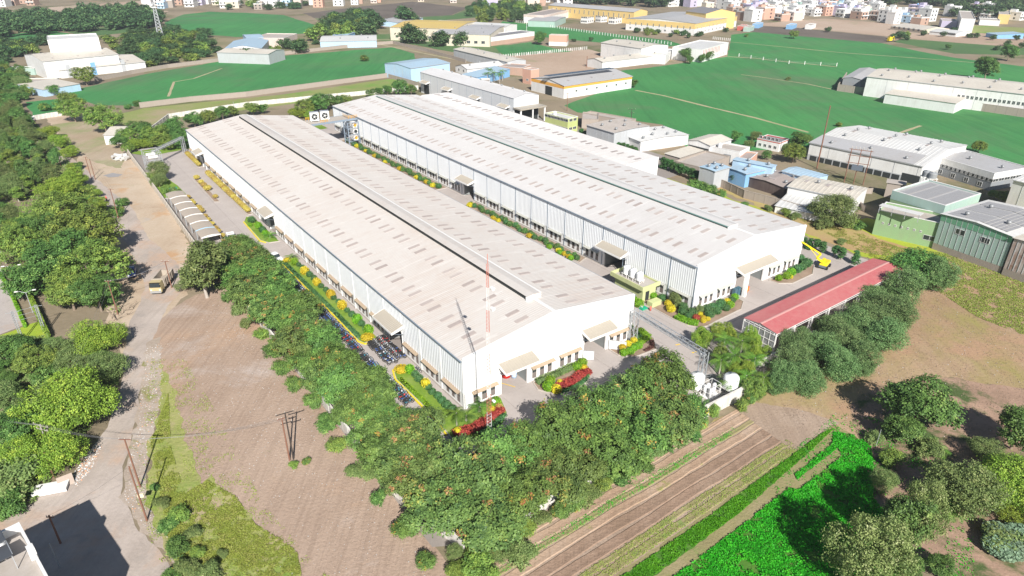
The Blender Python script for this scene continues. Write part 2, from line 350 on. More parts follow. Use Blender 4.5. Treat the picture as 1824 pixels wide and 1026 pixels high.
sheet('tilled_field', PW([(1318, 50), (1345, 46), (1420, 50), (1500, 58), (1575, 65), (1596, 74), (1568, 77), (1340, 57)]), .036, S_dark, 6, 1, 14)
sheet('tilled_field', PW([(1590, 74), (1610, 69), (1700, 76), (1840, 86), (1840, 98), (1700, 96), (1640, 84)]), .036, S_green2, 6, 1, 15)
sheet('bare_field', PW([(1330, 44), (1420, 36), (1470, 33), (1640, 46), (1850, 72), (1850, 86), (1700, 76), (1610, 68), (1575, 64), (1420, 49)]), .026, S_pale, 8, 2, 16)
sheet('bare_field', PW([(-80, 30), (0, 22), (100, 12), (250, 2), (300, 20), (260, 38), (120, 38), (-80, 55)]), .03, S_pale, 10, 3, 17)
sheet('scrub_ground', PW([(215, 90), (300, 62), (420, 68), (560, 60), (700, 48), (760, 66), (650, 84), (500, 96), (400, 106), (260, 130)]), .024, soil('scrub_earth', [(.17, .17, .085), (.25, .22, .13), (.34, .27, .18)], .03, .8), 5, 2, 18)
sheet('meadow', PW([(1640, 48), (1700, 44), (1840, 50), (1840, 62), (1720, 58)]), .032, S_oldgrass, 8, 2, 19)
sheet('crop_field', PW([(1570, 20), (1600, 12), (1670, 18), (1660, 24), (1600, 22)]), .03, S_green, 8, 1, 20)
# thin paths between the far crops
S_path = soil('pale_path', [(.33, .33, .18), (.40, .36, .22), (.44, .36, .25)], .05, 1.0)
def path(pts, w, z=.045, name='field_path'):
    ws = PW(pts); L_, R_ = [], []
    for i, p in enumerate(ws):
        a = ws[max(0, i-1)]; b = ws[min(len(ws)-1, i+1)]; d = (b-a).normalized(); n = Vector((-d.y, d.x, 0)); L_.append(p+n*w/2); R_.append(p-n*w/2)
    return sheet(name, L_+R_[::-1], z, S_path, 2.5, w*.18, pts[0][0]*.1)
path([(1132, 161), (1180, 170), (1260, 190), (1345, 210), (1440, 236)], 1.6)
path([(1296, 101), (1335, 103), (1400, 110), (1490, 119)], 1.5); path([(1303, 75), (1400, 84), (1500, 94), (1640, 104), (1740, 112)], 1.4)
path([(1320, 133), (1360, 138), (1440, 150), (1500, 163)], 1.0); path([(300, 172), (310, 146), (345, 140), (395, 122)], 1.2)
path([(505, 84), (600, 72), (700, 70)], 2.5, .04); path([(640, 72), (740, 92), (830, 110)], 2.0); path([(1565, 250), (1600, 238), (1640, 224)], 1.2)
# ------------------------------------------------------------------ factory halls
WHITE = (.80, .80, .79)
M_clad = paint('white_cladding', (.78, .80, .82), .45, .10, .12)
M_gable = paint('white_plaster', (.82, .82, .81), .7, .10, .1)
M_roofA = paint('cream_roof_sheet', (.555, .525, .495), .5, .22, .045, dirtc=(.46, .36, .30), streak=False, run=(.46, .36, .30))
M_roofB = paint('pale_roof_sheet', (.565, .55, .54), .5, .18, .045, dirtc=(.46, .43, .41), streak=False, run=(.42, .39, .37))
_a = NT('brown_skylight'); _o = _a.n('ShaderNodeObjectInfo'); M_sky = _a.done(_a.mix(_a.noise(_a.coord(1.0), 2.0, 3), _a.ramp(_o.outputs['Random'], [(0, (.30, .25, .23)), (.5, (.40, .345, .32)), (1, (.50, .45, .42))]), (.40, .35, .33)), .4, 0, .5)
M_glass = flat('dark_glass', (.035, .045, .05), .12, spec=.8)
M_louv = flat('grey_brown_panel', (.21, .18, .165), .6)
M_awn = flat('brown_awning', (.40, .31, .22), .6)
M_awnG = flat('grey_awning', (.42, .42, .38), .6)
M_cap = paint('white_cap', (.80, .79, .77), .5, .12)
M_dark = flat('dark_gap', (.03, .035, .035), .9)
M_greenline = flat('green_gutter', (.20, .36, .33), .5)
M_gut = flat('grey_gutter', (.22, .27, .33), .5)
M_conc = paint('concrete', (.42, .39, .36), .85, .3)
M_floor = paint('grey_floor', (.28, .27, .26), .7, .3)
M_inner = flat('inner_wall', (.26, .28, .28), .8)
M_can = paint('cream_canopy', (.37, .335, .28), .5, .15)
M_blue = flat('blue_trim', (.05, .28, .42), .5)
M_steel = flat('galvanised_steel', (.50, .52, .54), .4, metal=.4)
M_steeld = flat('dark_steel', (.16, .19, .23), .5, metal=.3)

def corrugated(L, pts, pitch, h, name, mat, parent, z_off=0, x0=0.0):
    """sheet profile running along pts (cross-section in X,Z), ribs across Y every pitch metres"""
    mb = MB(); n = int(L/pitch); ys = []
    for i in range(n):
        y = i*pitch; ys += [(y, 0), (y+pitch*.62, 0), (y+pitch*.72, h), (y+pitch*.90, h)]
    ys.append((L, 0)); m = len(pts); vs_ = []
    for y, dz in ys:
        for (x, z, nx, nz) in pts: vs_.append((x+nx*dz, y, z+nz*dz))
    fs = [(k*m+j, k*m+j+1, (k+1)*m+j+1, (k+1)*m+j) for k in range(len(ys)-1) for j in range(m-1)]
    mb.add(vs_, fs); return mb.build(name, mat, parent)
def window_unit(w, h, parent_name='window'):
    f = MB(); f.box(-w/2, -w/2+.07, -.05, .03, 0, h).box(w/2-.07, w/2, -.05, .03, 0, h).box(-w/2+.07, w/2-.07, -.05, .03, h-.07, h).box(-w/2+.07, w/2-.07, -.05, .03, 0, .06)
    f.box(-w/2+.07, w/2-.07, -.045, .03, h*.5-.03, h*.5+.03)
    g = MB(); g.box(-w/2+.07, w/2-.07, -.01, .03, h*.5+.03, h-.07)
    g.slot(0); l = MB()
    for k in range(6): z = .08+k*(h*.5-.12)/6; l.box(-w/2+.07, w/2-.07, -.03, .03, z, z+(h*.5-.12)/6*.8)
    br = MB(); br.box(-.015, .015, -.02, .0, h*.5+.03, h-.07).box(-w/2+.07, w/2-.07, -.02, .0, h*.74, h*.77)
    return f.mesh('window', M_louv), g.mesh('pane', M_glass), l.mesh('louvre_panel', M_louv), br.mesh('glazing_bar', M_louv)
WIN = window_unit(.96, 2.06)
def put_window(parent, x, y, z, rz):
    o = link('window', WIN[0], parent, (x, y, z), rz)
    for nm, me in zip(('pane', 'louvre_panel', 'glazing_bar'), WIN[1:]): link(nm, me, o)
def awning_mesh(w, mat):
    a = MB(); a.add([(-w/2, -.62, -.16), (w/2, -.62, -.16), (w/2, 0, .05), (-w/2, 0, .05), (-w/2, -.62, -.22), (w/2, -.62, -.22), (w/2, 0, -.01), (-w/2, 0, -.01)], [(0, 1, 2, 3), (4, 7, 6, 5), (0, 4, 5, 1), (3, 2, 6, 7), (0, 3, 7, 4), (1, 5, 6, 2)])
    for x in (-w/2+.3, 0, w/2-.3): a.bar((x, -.55, -.24), (x, -.02, -.62), .05)
    return a.mesh('awning', mat)
AWN_A = awning_mesh(4.75, M_awn); AWN_G = awning_mesh(4.75, M_awnG)
def canopy(parent, x0, x1, y, z, depth, rz=0, drop=.75, mat=None):
    """sloping porch roof fixed to a wall; local x along the wall, -y outwards"""
    p = empty('canopy', (0, 0, 0), rz, parent=parent); p.location = (x0, y, z) if not rz else (x0, y, z)
    w = x1-x0; c = MB()
    c.add([(0, 0, 0), (w, 0, 0), (w, -depth, -drop), (0, -depth, -drop), (0, 0, -.08), (w, 0, -.08), (w, -depth, -drop-.08), (0, -depth, -drop-.08)], [(3, 2, 1, 0), (4, 5, 6, 7), (0, 1, 5, 4), (1, 2, 6, 5), (2, 3, 7, 6), (3, 0, 4, 7)])
    n = int(w/.45)
    for i in range(n): xx = (i+.5)*w/n; c.add([(xx-.05, 0, .004), (xx, 0, .045), (xx+.05, 0, .004), (xx-.05, -depth, -drop+.004), (xx, -depth, -drop+.045), (xx+.05, -depth, -drop+.004)], [(0, 3, 4, 1), (1, 4, 5, 2)])
    sh = c.build('canopy_sheet', mat or M_can, p)
    f = MB(); f.box(-.05, w+.05, -depth-.06, -depth, -drop-.34, -drop+.06)
    for xx in (-.05, w): f.add([(xx, 0, .06), (xx+.05, 0, .06), (xx+.05, -depth, -drop+.06), (xx, -depth, -drop+.06), (xx, 0, -.55), (xx+.05, 0, -.55), (xx+.05, -depth, -drop-.34), (xx, -depth, -drop-.34)], [(3, 2, 1, 0), (4, 5, 6, 7), (0, 1, 5, 4), (1, 2, 6, 5), (2, 3, 7, 6), (3, 0, 4, 7)])
    f.build('fascia', M_cap, p)
    b = MB()
    for xx in (.3, w/2, w-.3): b.bar((xx, -depth+.1, -drop-.3), (xx, -.03, -1.9), .09)
    b.build('bracket', M_steeld, p); return p

def openings_wall(L, z0, z1, openings, t, x_in=True):
    """wall strip from 0..L along x, thickness t (outer face at y=0, inwards +y) with rectangular openings (a, b, za, zb)"""
    mb = MB(); xs = sorted({0, L, *[o[0] for o in openings], *[o[1] for o in openings]})
    for a, b in zip(xs[:-1], xs[1:]):
        if b-a < 1e-6: continue
        mid = (a+b)/2; ops = sorted([(o[2], o[3]) for o in openings if o[0] < mid < o[1]])
        z = z0
        for za, zb in ops:
            if za > z: mb.box(a, b, 0, t, z, za)
            z = max(z, zb)
        if z < z1: mb.box(a, b, 0, t, z, z1)
    return mb

def hall(name, label, X0, Y0, W, L, He, da, bays, left_doors, front, roofm, awn, vent_green=False, right_ext=None):
    """gabled factory hall. front: list of ('w', x) window groups / ('d', x0, x1, cx0, cx1) doors"""
    root = empty(name, K(X0, Y0), ROT, label, 'factory hall')
    bay = L/bays; DZ = 3.0; t = .25
    # long left wall: lower dado with openings, cladding above (proud)
    lops = []; lwin = []
    for b in range(bays):
        y0 = b*bay
        if any(d[0] <= b < d[1] for d in left_doors): continue
        for k in range(3): c = y0+1.32+.35+k*1.62; lwin.append((c, b)); lops.append((c-.44, c+.44, .6, 2.6))
    dops = [(b0*bay+dx0, b0*bay+dx1, 0, 4.3) for (b0, b1, dx0, dx1) in left_doors]
    Mx = Matrix.Rotation(R(90), 4, 'Z')           # local x of a wall -> +Y, inwards -> -X ; mirrored below
    def to_left(mb):                               # wall strip coordinates -> left wall (x -> Y, y(in) -> X)
        mb.v = [(p[1], p[0], p[2]) for p in mb.v]; mb.f = [tuple(reversed(f)) for f in mb.f]; return mb
    cuts = [0]+[c for d in sorted(dops) for c in (d[0], d[1])]+[L]
    for c0, c1 in zip(cuts[::2], cuts[1::2]):
        sg = openings_wall(c1-c0, 0, DZ, [(o[0]-c0, o[1]-c0, o[2], o[3]) for o in lops if c0 <= o[0] and o[1] <= c1], t); sg.v = [(p[0]+c0, p[1], p[2]) for p in sg.v]
        to_left(sg).build('dado_wall', M_gable, root)
    w = openings_wall(L, 0, DZ, [(d[2]-3, d[3]+3, 0, 0) for d in ()], t)
    mb = MB(); mb.box(W-t, W, 0, L, 0, He-.05); mb.box(t, W-t, L-t, L, 0, He-.05)
    mb.add([(t, L-t, He-.05), (W-t, L-t, He-.05), (W/2, L-t, He+da-.05), (t, L, He-.05), (W-t, L, He-.05), (W/2, L, He+da-.05)], [(0, 1, 2), (5, 4, 3), (0, 2, 5, 3), (2, 1, 4, 5)]); mb.build('rear_wall', M_gable, root)
    # cladding per bay
    pitch = .5
    for b in range(bays):
        y0 = b*bay; c = MB(); n = 12; ys = []
        dd = [d for d in dops if d[0] < y0+bay and d[1] > y0]
        zlow = DZ-.06
        for i in range(n):
            u0 = y0+.05+(bay-.1)*i/n; s = (bay-.1)/n; ys += [(u0, 0), (u0+s*.55, 0), (u0+s*.68, .045), (u0+s*.87, .045)]
        ys.append((y0+bay-.05, 0)); vs_ = []
        for y, d in ys: 
            zl = 4.3 if any(q[0]-.05 <= y <= q[1]+.05 for q in dd) else zlow
            vs_ += [(-.06-d, y, zl), (-.06-d, y, He-.12)]
        fs = [(2*k, 2*k+2, 2*k+3, 2*k+1)[::-1] for k in range(len(ys)-1)]
        c.add(vs_, [tuple(f) for f in fs]); c.box(-.055, .1, y0+.02, y0+bay-.02, 4.3 if dd else DZ, He-.1)
        if dd:
            for (a, e) in ((y0, max(y0, dd[0][0])), (min(y0+bay, dd[0][1]), y0+bay)):
                if e-a > .06: c.box(-.05, .1, a+.02, e, DZ, 4.3)
        c.build('cladding_panel', M_clad, root)
        dp = MB(); dp.box(-.16, -.04, y0-.05, y0+.05, .2, He-.1); dp.build('downpipe', M_gut if awn is AWN_G else M_cap, root)
    dp = MB(); dp.box(-.16, -.04, L-.05, L+.05, .2, He-.1); dp.build('downpipe', M_gut, root)
    pl = MB(); pl.box(-.10, 0, .06, dops[0][0] if dops else L, 0, .35)
    for a, b in zip(dops, dops[1:]+[None]): pl.box(-.10, 0, a[1], b[0] if b else L, 0, .35)
    pl.build('plinth', M_conc, root)
    for c, b in lwin: put_window(root, .06, c, .6, R(-90))
    done_b = sorted({b for c, b in lwin})
    for b in done_b: link('awning', awn, root, (-.06, b*bay+3.3, 2.92), R(-90))
    for (b0, b1, dx0, dx1) in left_doors:
        canopy(root, -.12, -.12+(dx1-dx0)+1.6, b0*bay+dx1+.8, 6.1, 2.3, R(-90))
    # front wall
    fops = []; 
    for it in front:
        if it[0] == 'w':
            for k in range(3): fops.append((it[1]+k*1.61-.0, it[1]+k*1.61+.88, .5, 2.5))
        else: fops.append((it[1], it[2], 0, it[5]))
    fw = openings_wall(W, 0, He-.1, fops, .3); fw.v = [(p[0], p[1]-.0, p[2]) for p in fw.v]
    fw.build('front_wall', M_gable, root)
    g = MB(); P = [(0, He-.1), (W, He-.1), (W, He+.25), (W/2, He+da+.25), (0, He+.25)]
    g.add([(x, -.06, z) for x, z in P]+[(x, .30, z) for x, z in P], [(0, 1, 2, 3, 4), (9, 8, 7, 6, 5), (0, 5, 6, 1), (1, 6, 7, 2), (2, 7, 8, 3), (3, 8, 9, 4), (4, 9, 5, 0)]); g.build('gable', M_gable, root)
    up = MB(); xs = [0]+sorted(v for it in front if it[0] == 'd' for v in (it[1], it[2]))+[W]
    zc = 2.95
    for a, b in zip(xs[::2], xs[1::2]): up.box(a, b, -.06, -.002, zc, He-.1)
    for it in front:
        if it[0] == 'd': up.box(it[1], it[2], -.06, -.002, it[5], He-.1)
    up.build('upper_facing', M_gable, root)
    for it in front:
        if it[0] == 'w':
            for k in range(3): put_window(root, it[1]+k*1.61+.44, .06, .5, 0)
            link('awning', awn, root, (it[1]+2.05, -.06, 2.86), 0)
        else:
            canopy(root, it[3], it[4], -.062, 6.05, 2.2)
            if it[0] == 'd':
                f_ = MB(); f_.box(it[1]+.02, it[2]-.02, .4, 14, -.3, .05); f_.box(it[2]+.1, it[2]+.3, .35, 14, 0, 5.2); f_.box(it[1]-.3, it[1]-.1, .35, 14, 0, 5.2); f_.box(it[1]-.3, it[2]+.3, 14, 14.2, 0, 5.2); f_.box(it[1]-.3, it[2]+.3, .35, 14.2, 5.2, 5.3)
                f_.build('entrance_lobby', M_inner, root)
    # door boxes on the left side
    for (a, e, z0, z1) in dops:
        f_ = MB(); f_.box(.3, 9, a, a+.15, 0, 4.4).box(.3, 9, e-.15, e, 0, 4.4).box(9, 9.2, a, e, 0, 4.4).box(.3, 9.2, a, e, 4.4, 4.5)
        f_.build('entrance_lobby', M_inner, root)
    # roof
    ov = .25; nx = da/math.hypot(W/2, da)
    sl = math.hypot(W/2, da); nvx, nvz = da/sl, (W/2)/sl
    PL = [(-ov, He-da*ov/(W/2), -nvx, nvz), (W/2, He+da, 0, 1), (W+ov, He-da*ov/(W/2), nvx, nvz)]
    corrugated(L-.3, [(x, z, a_, b_) for x, z, a_, b_ in PL], .5, .028, 'roof', roofm, root).location = (0, .30, 0)
    un = MB(); un.add([(-ov, .3, He-.18), (W/2, .3, He+da-.15), (W+ov, .3, He-.18), (-ov, L, He-.18), (W/2, L, He+da-.15), (W+ov, L, He-.18)], [(0, 1, 4, 3), (1, 2, 5, 4)]); un.build('roof_underside', M_inner, root)
    gu = MB(); gu.box(-ov-.16, -ov+.02, 0, L, He-.22, He-.05); gu.build('gutter', M_gut, root)
    gu = MB(); gu.box(W+ov-.02, W+ov+.14, 0, L, He-.22, He-.05); gu.build('gutter', M_gut, root)
    s = da/(W/2)
    slm = MB()
    for sgn in (1,): 
        slm.add([(0, 0, 0), (2.4, 0, 2.4*s), (2.4, .85, 2.4*s), (0, .85, 0), (0, 0, -.08), (2.4, 0, 2.4*s-.08), (2.4, .85, 2.4*s-.08), (0, .85, -.08)], [(0, 1, 2, 3), (0, 4, 5, 1), (1, 5, 6, 2), (2, 6, 7, 3), (3, 7, 4, 0)])
        for k in range(3): y = .12+k*.27; slm.add([(0, y, .01), (2.4, y, 2.4*s+.01), (2.4, y+.06, 2.4*s+.035), (0, y+.06, .035), (2.4, y+.12, 2.4*s+.01), (0, y+.12, .01)], [(0, 1, 2, 3), (3, 2, 4, 5)])
    sm = slm.mesh('skylight', M_sky); slr = MB(); slr.v = [(2.4-p[0], p[1], p[2]) for p in slm.v]; slr.f = [tuple(reversed(f)) for f in slm.f]; slr.m = slm.m; slr.sm = slm.sm
    smr = slr.mesh('skylight', M_sky)
    for b in range(bays):
        for dy in (2.0, 4.45):
            y = b*bay+dy
            for x in (3.0, 11.4):
                link('skylight', sm, root, (x, y, He+x*s+.065))
                if W-x-2.4 > W/2: link('skylight', smr, root, (W-x-2.4, y, He+x*s+.065))
    # flashing lines and ridge vent
    fl = MB(); fl.box(-.28, W+.28, -.08, -.062, He-.3, He-.1) if False else fl.add([(W/2-.35, .3, He+da+.0), (W/2, .3, He+da+.09), (W/2+.35, .3, He+da+.0), (W/2-.35, L, He+da+.0), (W/2, L, He+da+.09), (W/2+.35, L, He+da+.0)], [(0, 1, 4, 3), (1, 2, 5, 4)])
    fl.build('ridge_cap', M_cap, root)
    va, vb = 6.2, L-3.5; v = empty('ridge_vent', (W/2, va, He+da), 0, parent=root); vl = vb-va
    th = MB(); th.box(-1.25, -1.15, 0, vl, -.35, .34 if vent_green else .56).box(1.15, 1.25, 0, vl, -.35, .3); th.build('throat', M_dark, v)
    cp = MB(); zc = .34 if vent_green else .56; P = [(-1.38, zc), (-1.36, zc+.06), (0, zc+.26), (1.66, zc+.04), (1.7, zc-.06), (1.6, zc-.06), (0, zc+.18), (-1.3, zc)]
    n = len(P); cp.add([(x, -.25, z) for x, z in P]+[(x, vl+.25, z) for x, z in P], [tuple(range(n)), tuple(range(2*n-1, n-1, -1))]+[(i, n+i, n+(i+1) % n, (i+1) % n) for i in range(n)]); cp.build('vent_hood', roofm, v)
    ws = MB(); ws.add([(1.25, -.25, zc+.115), (1.72, -.25, zc+.03), (1.74, -.25, zc-.3), (1.25, vl+.25, zc+.115), (1.72, vl+.25, zc+.03), (1.74, vl+.25, zc-.3)], [(0, 1, 4, 3), (1, 2, 5, 4)]); ws.build('edge_flashing', M_cap, v)
    en = MB(); en.add([(-1.55, -.2, -.3), (1.55, -.2, -.3), (1.55, -.2, zc), (-1.55, -.2, zc), (-1.55, .0, -.3), (1.55, 0, -.3), (1.55, 0, zc), (-1.55, 0, zc)], [(0, 1, 2, 3), (7, 6, 5, 4), (0, 3, 7, 4), (1, 5, 6, 2)]); en.build('end_plate', M_cap, v)
    if vent_green:
        gl = MB(); gl.box(-1.50, -1.40, -.2, vl, zc-.06, zc+.03).box(-1.45, -1.36, -.2, vl, .12, .2); gl.build('vent_gutter', M_greenline, v)
    return root
hallA = hall('factory_hall', 'long white factory hall nearest the camera, cream ribbed roof with dark ridge slit', 0, 0, 35.66, 170.5, 9.0, 2.42, 26,
     [(3, 4, -.05, 5.7), (13, 14, .4, 5.2), (23, 24, .4, 4.6)],
     [('w', 1.65), ('d', 6.95, 12.1, 6.3, 12.9, 4.6), ('w', 13.1), ('w', 19.0), ('d', 24.25, 29.4, 23.5, 29.95, 4.6), ('w', 30.4)], M_roofA, AWN_A)
hallB = hall('factory_hall', 'long white factory hall behind the first one, with green-lined ridge vent and grey gutter', 52.94, .48, 35.5, 174.3, 9.56, 1.97, 27,
     [(3, 4, -.6, 5.7), (12, 13, .4, 5.6)],
     [('w', 1.85), ('w', 7.35), ('d', 13.0, 22.4, 12.1, 23.6, 4.4), ('w', 24.3), ('w', 29.8)], M_roofB, AWN_G, True)
# ------------------------------------------------------------------ plants
def leafmat(name, stops, trans=.22, rough=.55, var=.16):
    a = NT(name); at = a.n('ShaderNodeAttribute'); at.attribute_name = 'tone'
    col = a.ramp(at.outputs['Fac'], stops)
    oi = a.n('ShaderNodeObjectInfo'); hs = a.n('ShaderNodeHueSaturation')
    a.l(a.math('ADD', a.math('MULTIPLY', oi.outputs['Random'], .035), .4825), hs.inputs['Hue'])
    a.l(a.math('ADD', a.math('MULTIPLY', oi.outputs['Random'], var*2), 1-var), hs.inputs['Value']); a.l(col, hs.inputs['Color'])
    a.l(hs.outputs[0], a.b.inputs['Base Color']); a.b.inputs['Roughness'].default_value = rough; a.b.inputs['Specular IOR Level'].default_value = .25
    tr = a.n('ShaderNodeBsdfTranslucent'); a.l(hs.outputs[0], tr.inputs[0]); mx = a.n('ShaderNodeMixShader'); mx.inputs[0].default_value = trans
    a.l(a.b.outputs[0], mx.inputs[1]); a.l(tr.outputs[0], mx.inputs[2]); a.l(mx.outputs[0], a.out.inputs[0]); return a.m
L_belt = leafmat('belt_leaves', [(0, (.065, .125, .035)), (.35, (.12, .22, .055)), (.7, (.18, .31, .07)), (.965, (.27, .39, .10)), (.98, (.44, .38, .06)), (.995, (.42, .20, .08))])
L_beltr = leafmat('rusty_belt_leaves', [(0, (.07, .13, .045)), (.35, (.13, .215, .06)), (.75, (.20, .30, .08)), (.93, (.28, .34, .08)), (.97, (.46, .36, .08)), (.99, (.42, .22, .12))])
L_broad = leafmat('broad_leaves', [(0, (0.084, 0.161, 0.037)), (.4, (0.179, 0.272, 0.059)), (.75, (0.275, 0.376, 0.074)), (1, (0.405, 0.489, 0.100))])
L_acac = leafmat('acacia_leaves', [(0, (0.107, 0.177, 0.028)), (.4, (0.214, 0.338, 0.042)), (.8, (0.341, 0.450, 0.063)), (1, (0.469, 0.547, 0.084))])
L_dark = leafmat('dark_leaves', [(0, (0.050, 0.113, 0.030)), (.4, (0.099, 0.205, 0.051)), (.8, (0.174, 0.319, 0.078)), (1, (0.297, 0.432, 0.120))])
L_grey = leafmat('grey_green_leaves', [(0, (0.092, 0.148, 0.051)), (.4, (0.168, 0.244, 0.077)), (.8, (0.243, 0.323, 0.107)), (1, (0.347, 0.396, 0.154))])
L_feath = leafmat('feathery_leaves', [(0, (.075, .14, .05)), (.4, (.14, .24, .085)), (.8, (.21, .32, .12)), (1, (.30, .40, .16))])
L_far = leafmat('far_leaves', [(0, (0.036, 0.086, 0.036)), (.4, (0.064, 0.136, 0.051)), (.8, (0.108, 0.194, 0.072)), (1, (0.157, 0.243, 0.086))])
L_yel = leafmat('yellow_leaves', [(0, (.45, .36, .02)), (.5, (.65, .54, .03)), (1, (.80, .70, .06))])
L_gold = leafmat('dusty_gold_leaves', [(0, (.40, .30, .06)), (.5, (.60, .47, .12)), (1, (.70, .58, .20))])
L_lime = leafmat('lime_leaves', [(0, (.10, .24, .015)), (.5, (.19, .40, .02)), (1, (.30, .52, .03))])
L_shrub = leafmat('shrub_leaves', [(0, (0.045, 0.120, 0.045)), (.5, (0.083, 0.195, 0.060)), (1, (0.135, 0.285, 0.090))])
L_red = leafmat('red_leaves', [(0, (.25, .03, .03)), (.5, (.42, .06, .05)), (1, (.52, .12, .07))])
L_palm = leafmat('palm_leaves', [(0, (0.078, 0.169, 0.033)), (.5, (0.130, 0.286, 0.039)), (1, (0.260, 0.416, 0.065))])
L_teal = leafmat('teal_leaves', [(0, (.13, .21, .13)), (.5, (.20, .30, .19)), (1, (.27, .37, .24))])
L_weed = leafmat('weed_leaves', [(0, (0.153, 0.205, 0.033)), (.5, (0.270, 0.336, 0.055)), (1, (0.414, 0.377, 0.143))])
L_dry = leafmat('dry_twigs', [(0, (.20, .15, .11)), (.5, (.30, .24, .18)), (1, (.38, .30, .22))])
L_crop = leafmat('crop_leaves', [(0, (0.037, 0.220, 0.009)), (.5, (0.069, 0.373, 0.014)), (1, (0.140, 0.496, 0.023))], .3)
M_bark = paint('bark', (.22, .17, .13), .9, .3, 1.0); M_barkp = paint('pale_bark', (.42, .38, .34), .9, .3, 1.0)

def leaves(pts, size, up=.5, rng=None, tone=None, out=None, aspect=.62, parent_tone=None):
    """leaf quads at pts (n,3) -> verts, tones. out: outward unit vectors"""
    n = len(pts); nrm = rng.normal(size=(n, 3)); nrm /= np.linalg.norm(nrm, axis=1)[:, None]
    nrm[:, 2] = np.abs(nrm[:, 2]); nrm = nrm*(1-up); nrm[:, 2] += up*.7
    if out is not None: nrm += out*up*.9
    nrm /= np.linalg.norm(nrm, axis=1)[:, None]
    t = rng.normal(size=(n, 3)); a = np.cross(nrm, t); a /= np.linalg.norm(a, axis=1)[:, None]; b = np.cross(nrm, a)
    s = (size*rng.uniform(.65, 1.35, n))[:, None]*.5
    v = np.stack([pts-a*s, pts-b*s*aspect+nrm*s*.15, pts+a*s, pts+b*s*aspect+nrm*s*.15], 1)
    return v.reshape(-1, 3)
def leaf_mesh(name, V, tone, mat, extra=None, extra_mat=None):
    """mesh of quads from V (4n,3), tone per quad"""
    n = len(V)//4; me = bpy.data.meshes.new(name)
    ev, ef = (extra.v, extra.f) if extra else ([], [])
    allv = np.concatenate([V, np.array(ev, float).reshape(-1, 3)]) if ev else V
    me.vertices.add(len(allv)); me.vertices.foreach_set('co', allv.astype(np.float32).ravel())
    efl = [tuple(i+4*n for i in f) for f in ef]; nl = 4*n+sum(len(f) for f in efl)
    me.loops.add(nl); li = list(range(4*n))
    for f in efl: li += list(f)
    me.loops.foreach_set('vertex_index', li); me.polygons.add(n+len(efl))
    st = list(range(0, 4*n, 4)); k = 4*n
    for f in efl: st.append(k); k += len(f)
    me.polygons.foreach_set('loop_start', st)
    me.materials.append(mat)
    if extra_mat: me.materials.append(extra_mat)
    if efl: me.polygons.foreach_set('material_index', [0]*n+[1 if extra_mat else 0]*len(efl))
    me.update(calc_edges=True)
    at = me.attributes.new('tone', 'FLOAT', 'POINT'); tv = np.concatenate([np.repeat(tone, 4), np.full(len(allv)-4*n, .05)]).astype(np.float32)
    at.data.foreach_set('value', tv); return me
def crown(name, seed, R, Hc, z0, mat, nlobe=8, nclump=220, nleaf=34, clump=.55, leaf=.34, flat_=.75, up=.5, fill=.25, spread=.62, lobe=.5, conical=0.0):
    rng = np.random.default_rng(seed); C = []
    for i in range(nlobe):
        a = rng.uniform(0, 2*np.pi); r = R*spread*np.sqrt(rng.uniform(0.05, 1)); z = Hc*(.42+.42*rng.uniform(-1, 1)*(1-(r/R)**1.5))
        rr = R*lobe*rng.uniform(.75, 1.15)*(1-conical*z/Hc)
        C.append((r*np.cos(a)*(1-conical*z/Hc), r*np.sin(a)*(1-conical*z/Hc), z0+z, rr))
    C = np.array(C); P = []; O = []; T = []
    while len(P) < nclump:
        k = rng.integers(nlobe); d = rng.normal(size=3); d[2] = d[2]*.9+.35; d /= np.linalg.norm(d)
        rad = C[k, 3]*(rng.uniform(.82, 1.06) if rng.uniform() > fill else rng.uniform(.3, .85))
        p = C[k, :3]+d*rad*np.array([1, 1, flat_])
        q = (p-C[:, :3])/np.array([1, 1, flat_]); dist = np.linalg.norm(q, axis=1)/C[:, 3]; dist[k] = 9
        if rng.uniform() > fill and dist.min() < .72: continue
        if p[2] < z0-.05*Hc: continue
        P.append(p); O.append(d); T.append(np.clip(rng.beta(2, 2), 0, 1))
    P = np.array(P); O = np.array(O); T = np.array(T)
    pts = np.repeat(P, nleaf, 0)+rng.normal(size=(nclump*nleaf, 3))*clump*np.array([1, 1, .65])*.62
    out = np.repeat(O, nleaf, 0); tone = np.clip(np.repeat(T, nleaf)*.85+rng.uniform(-.12, .18, nclump*nleaf), 0, .95)
    acc = rng.uniform(size=nclump) < .03; tone = np.where(np.repeat(acc, nleaf), .97+rng.uniform(0, .03, nclump*nleaf), tone)
    return leaf_mesh(name, leaves(pts, leaf, up, rng, out=out), tone, mat), C
def trunk(name, seed, C, H0, r, mat):
    rr = random.Random(seed); mb = MB(); p = Vector((0, 0, -.25)); top = Vector((rr.uniform(-.2, .2), rr.uniform(-.2, .2), H0))
    mb.tube(p, p.lerp(top, .5)+Vector((.08, 0, 0)), r*1.25, r*.95, 7); mb.tube(p.lerp(top, .5)+Vector((.08, 0, 0)), top, r*.95, r*.75, 7)
    for c in C:
        e = Vector(c[:3]); m = top.lerp(e, .5)+Vector((rr.uniform(-.3, .3), rr.uniform(-.3, .3), -.12*(e-top).length+.2))
        mb.tube(top, m, r*.5, r*.32, 5, False); mb.tube(m, e, r*.32, r*.1, 5, False)
        for _ in range(2):
            e2 = e+Vector((rr.uniform(-1, 1), rr.uniform(-1, 1), rr.uniform(-.2, .9)))*c[3]*.7; mb.tube(m.lerp(e, .5), e2, r*.16, r*.05, 4, False)
    return mb.mesh('trunk', mat)
TV = {}
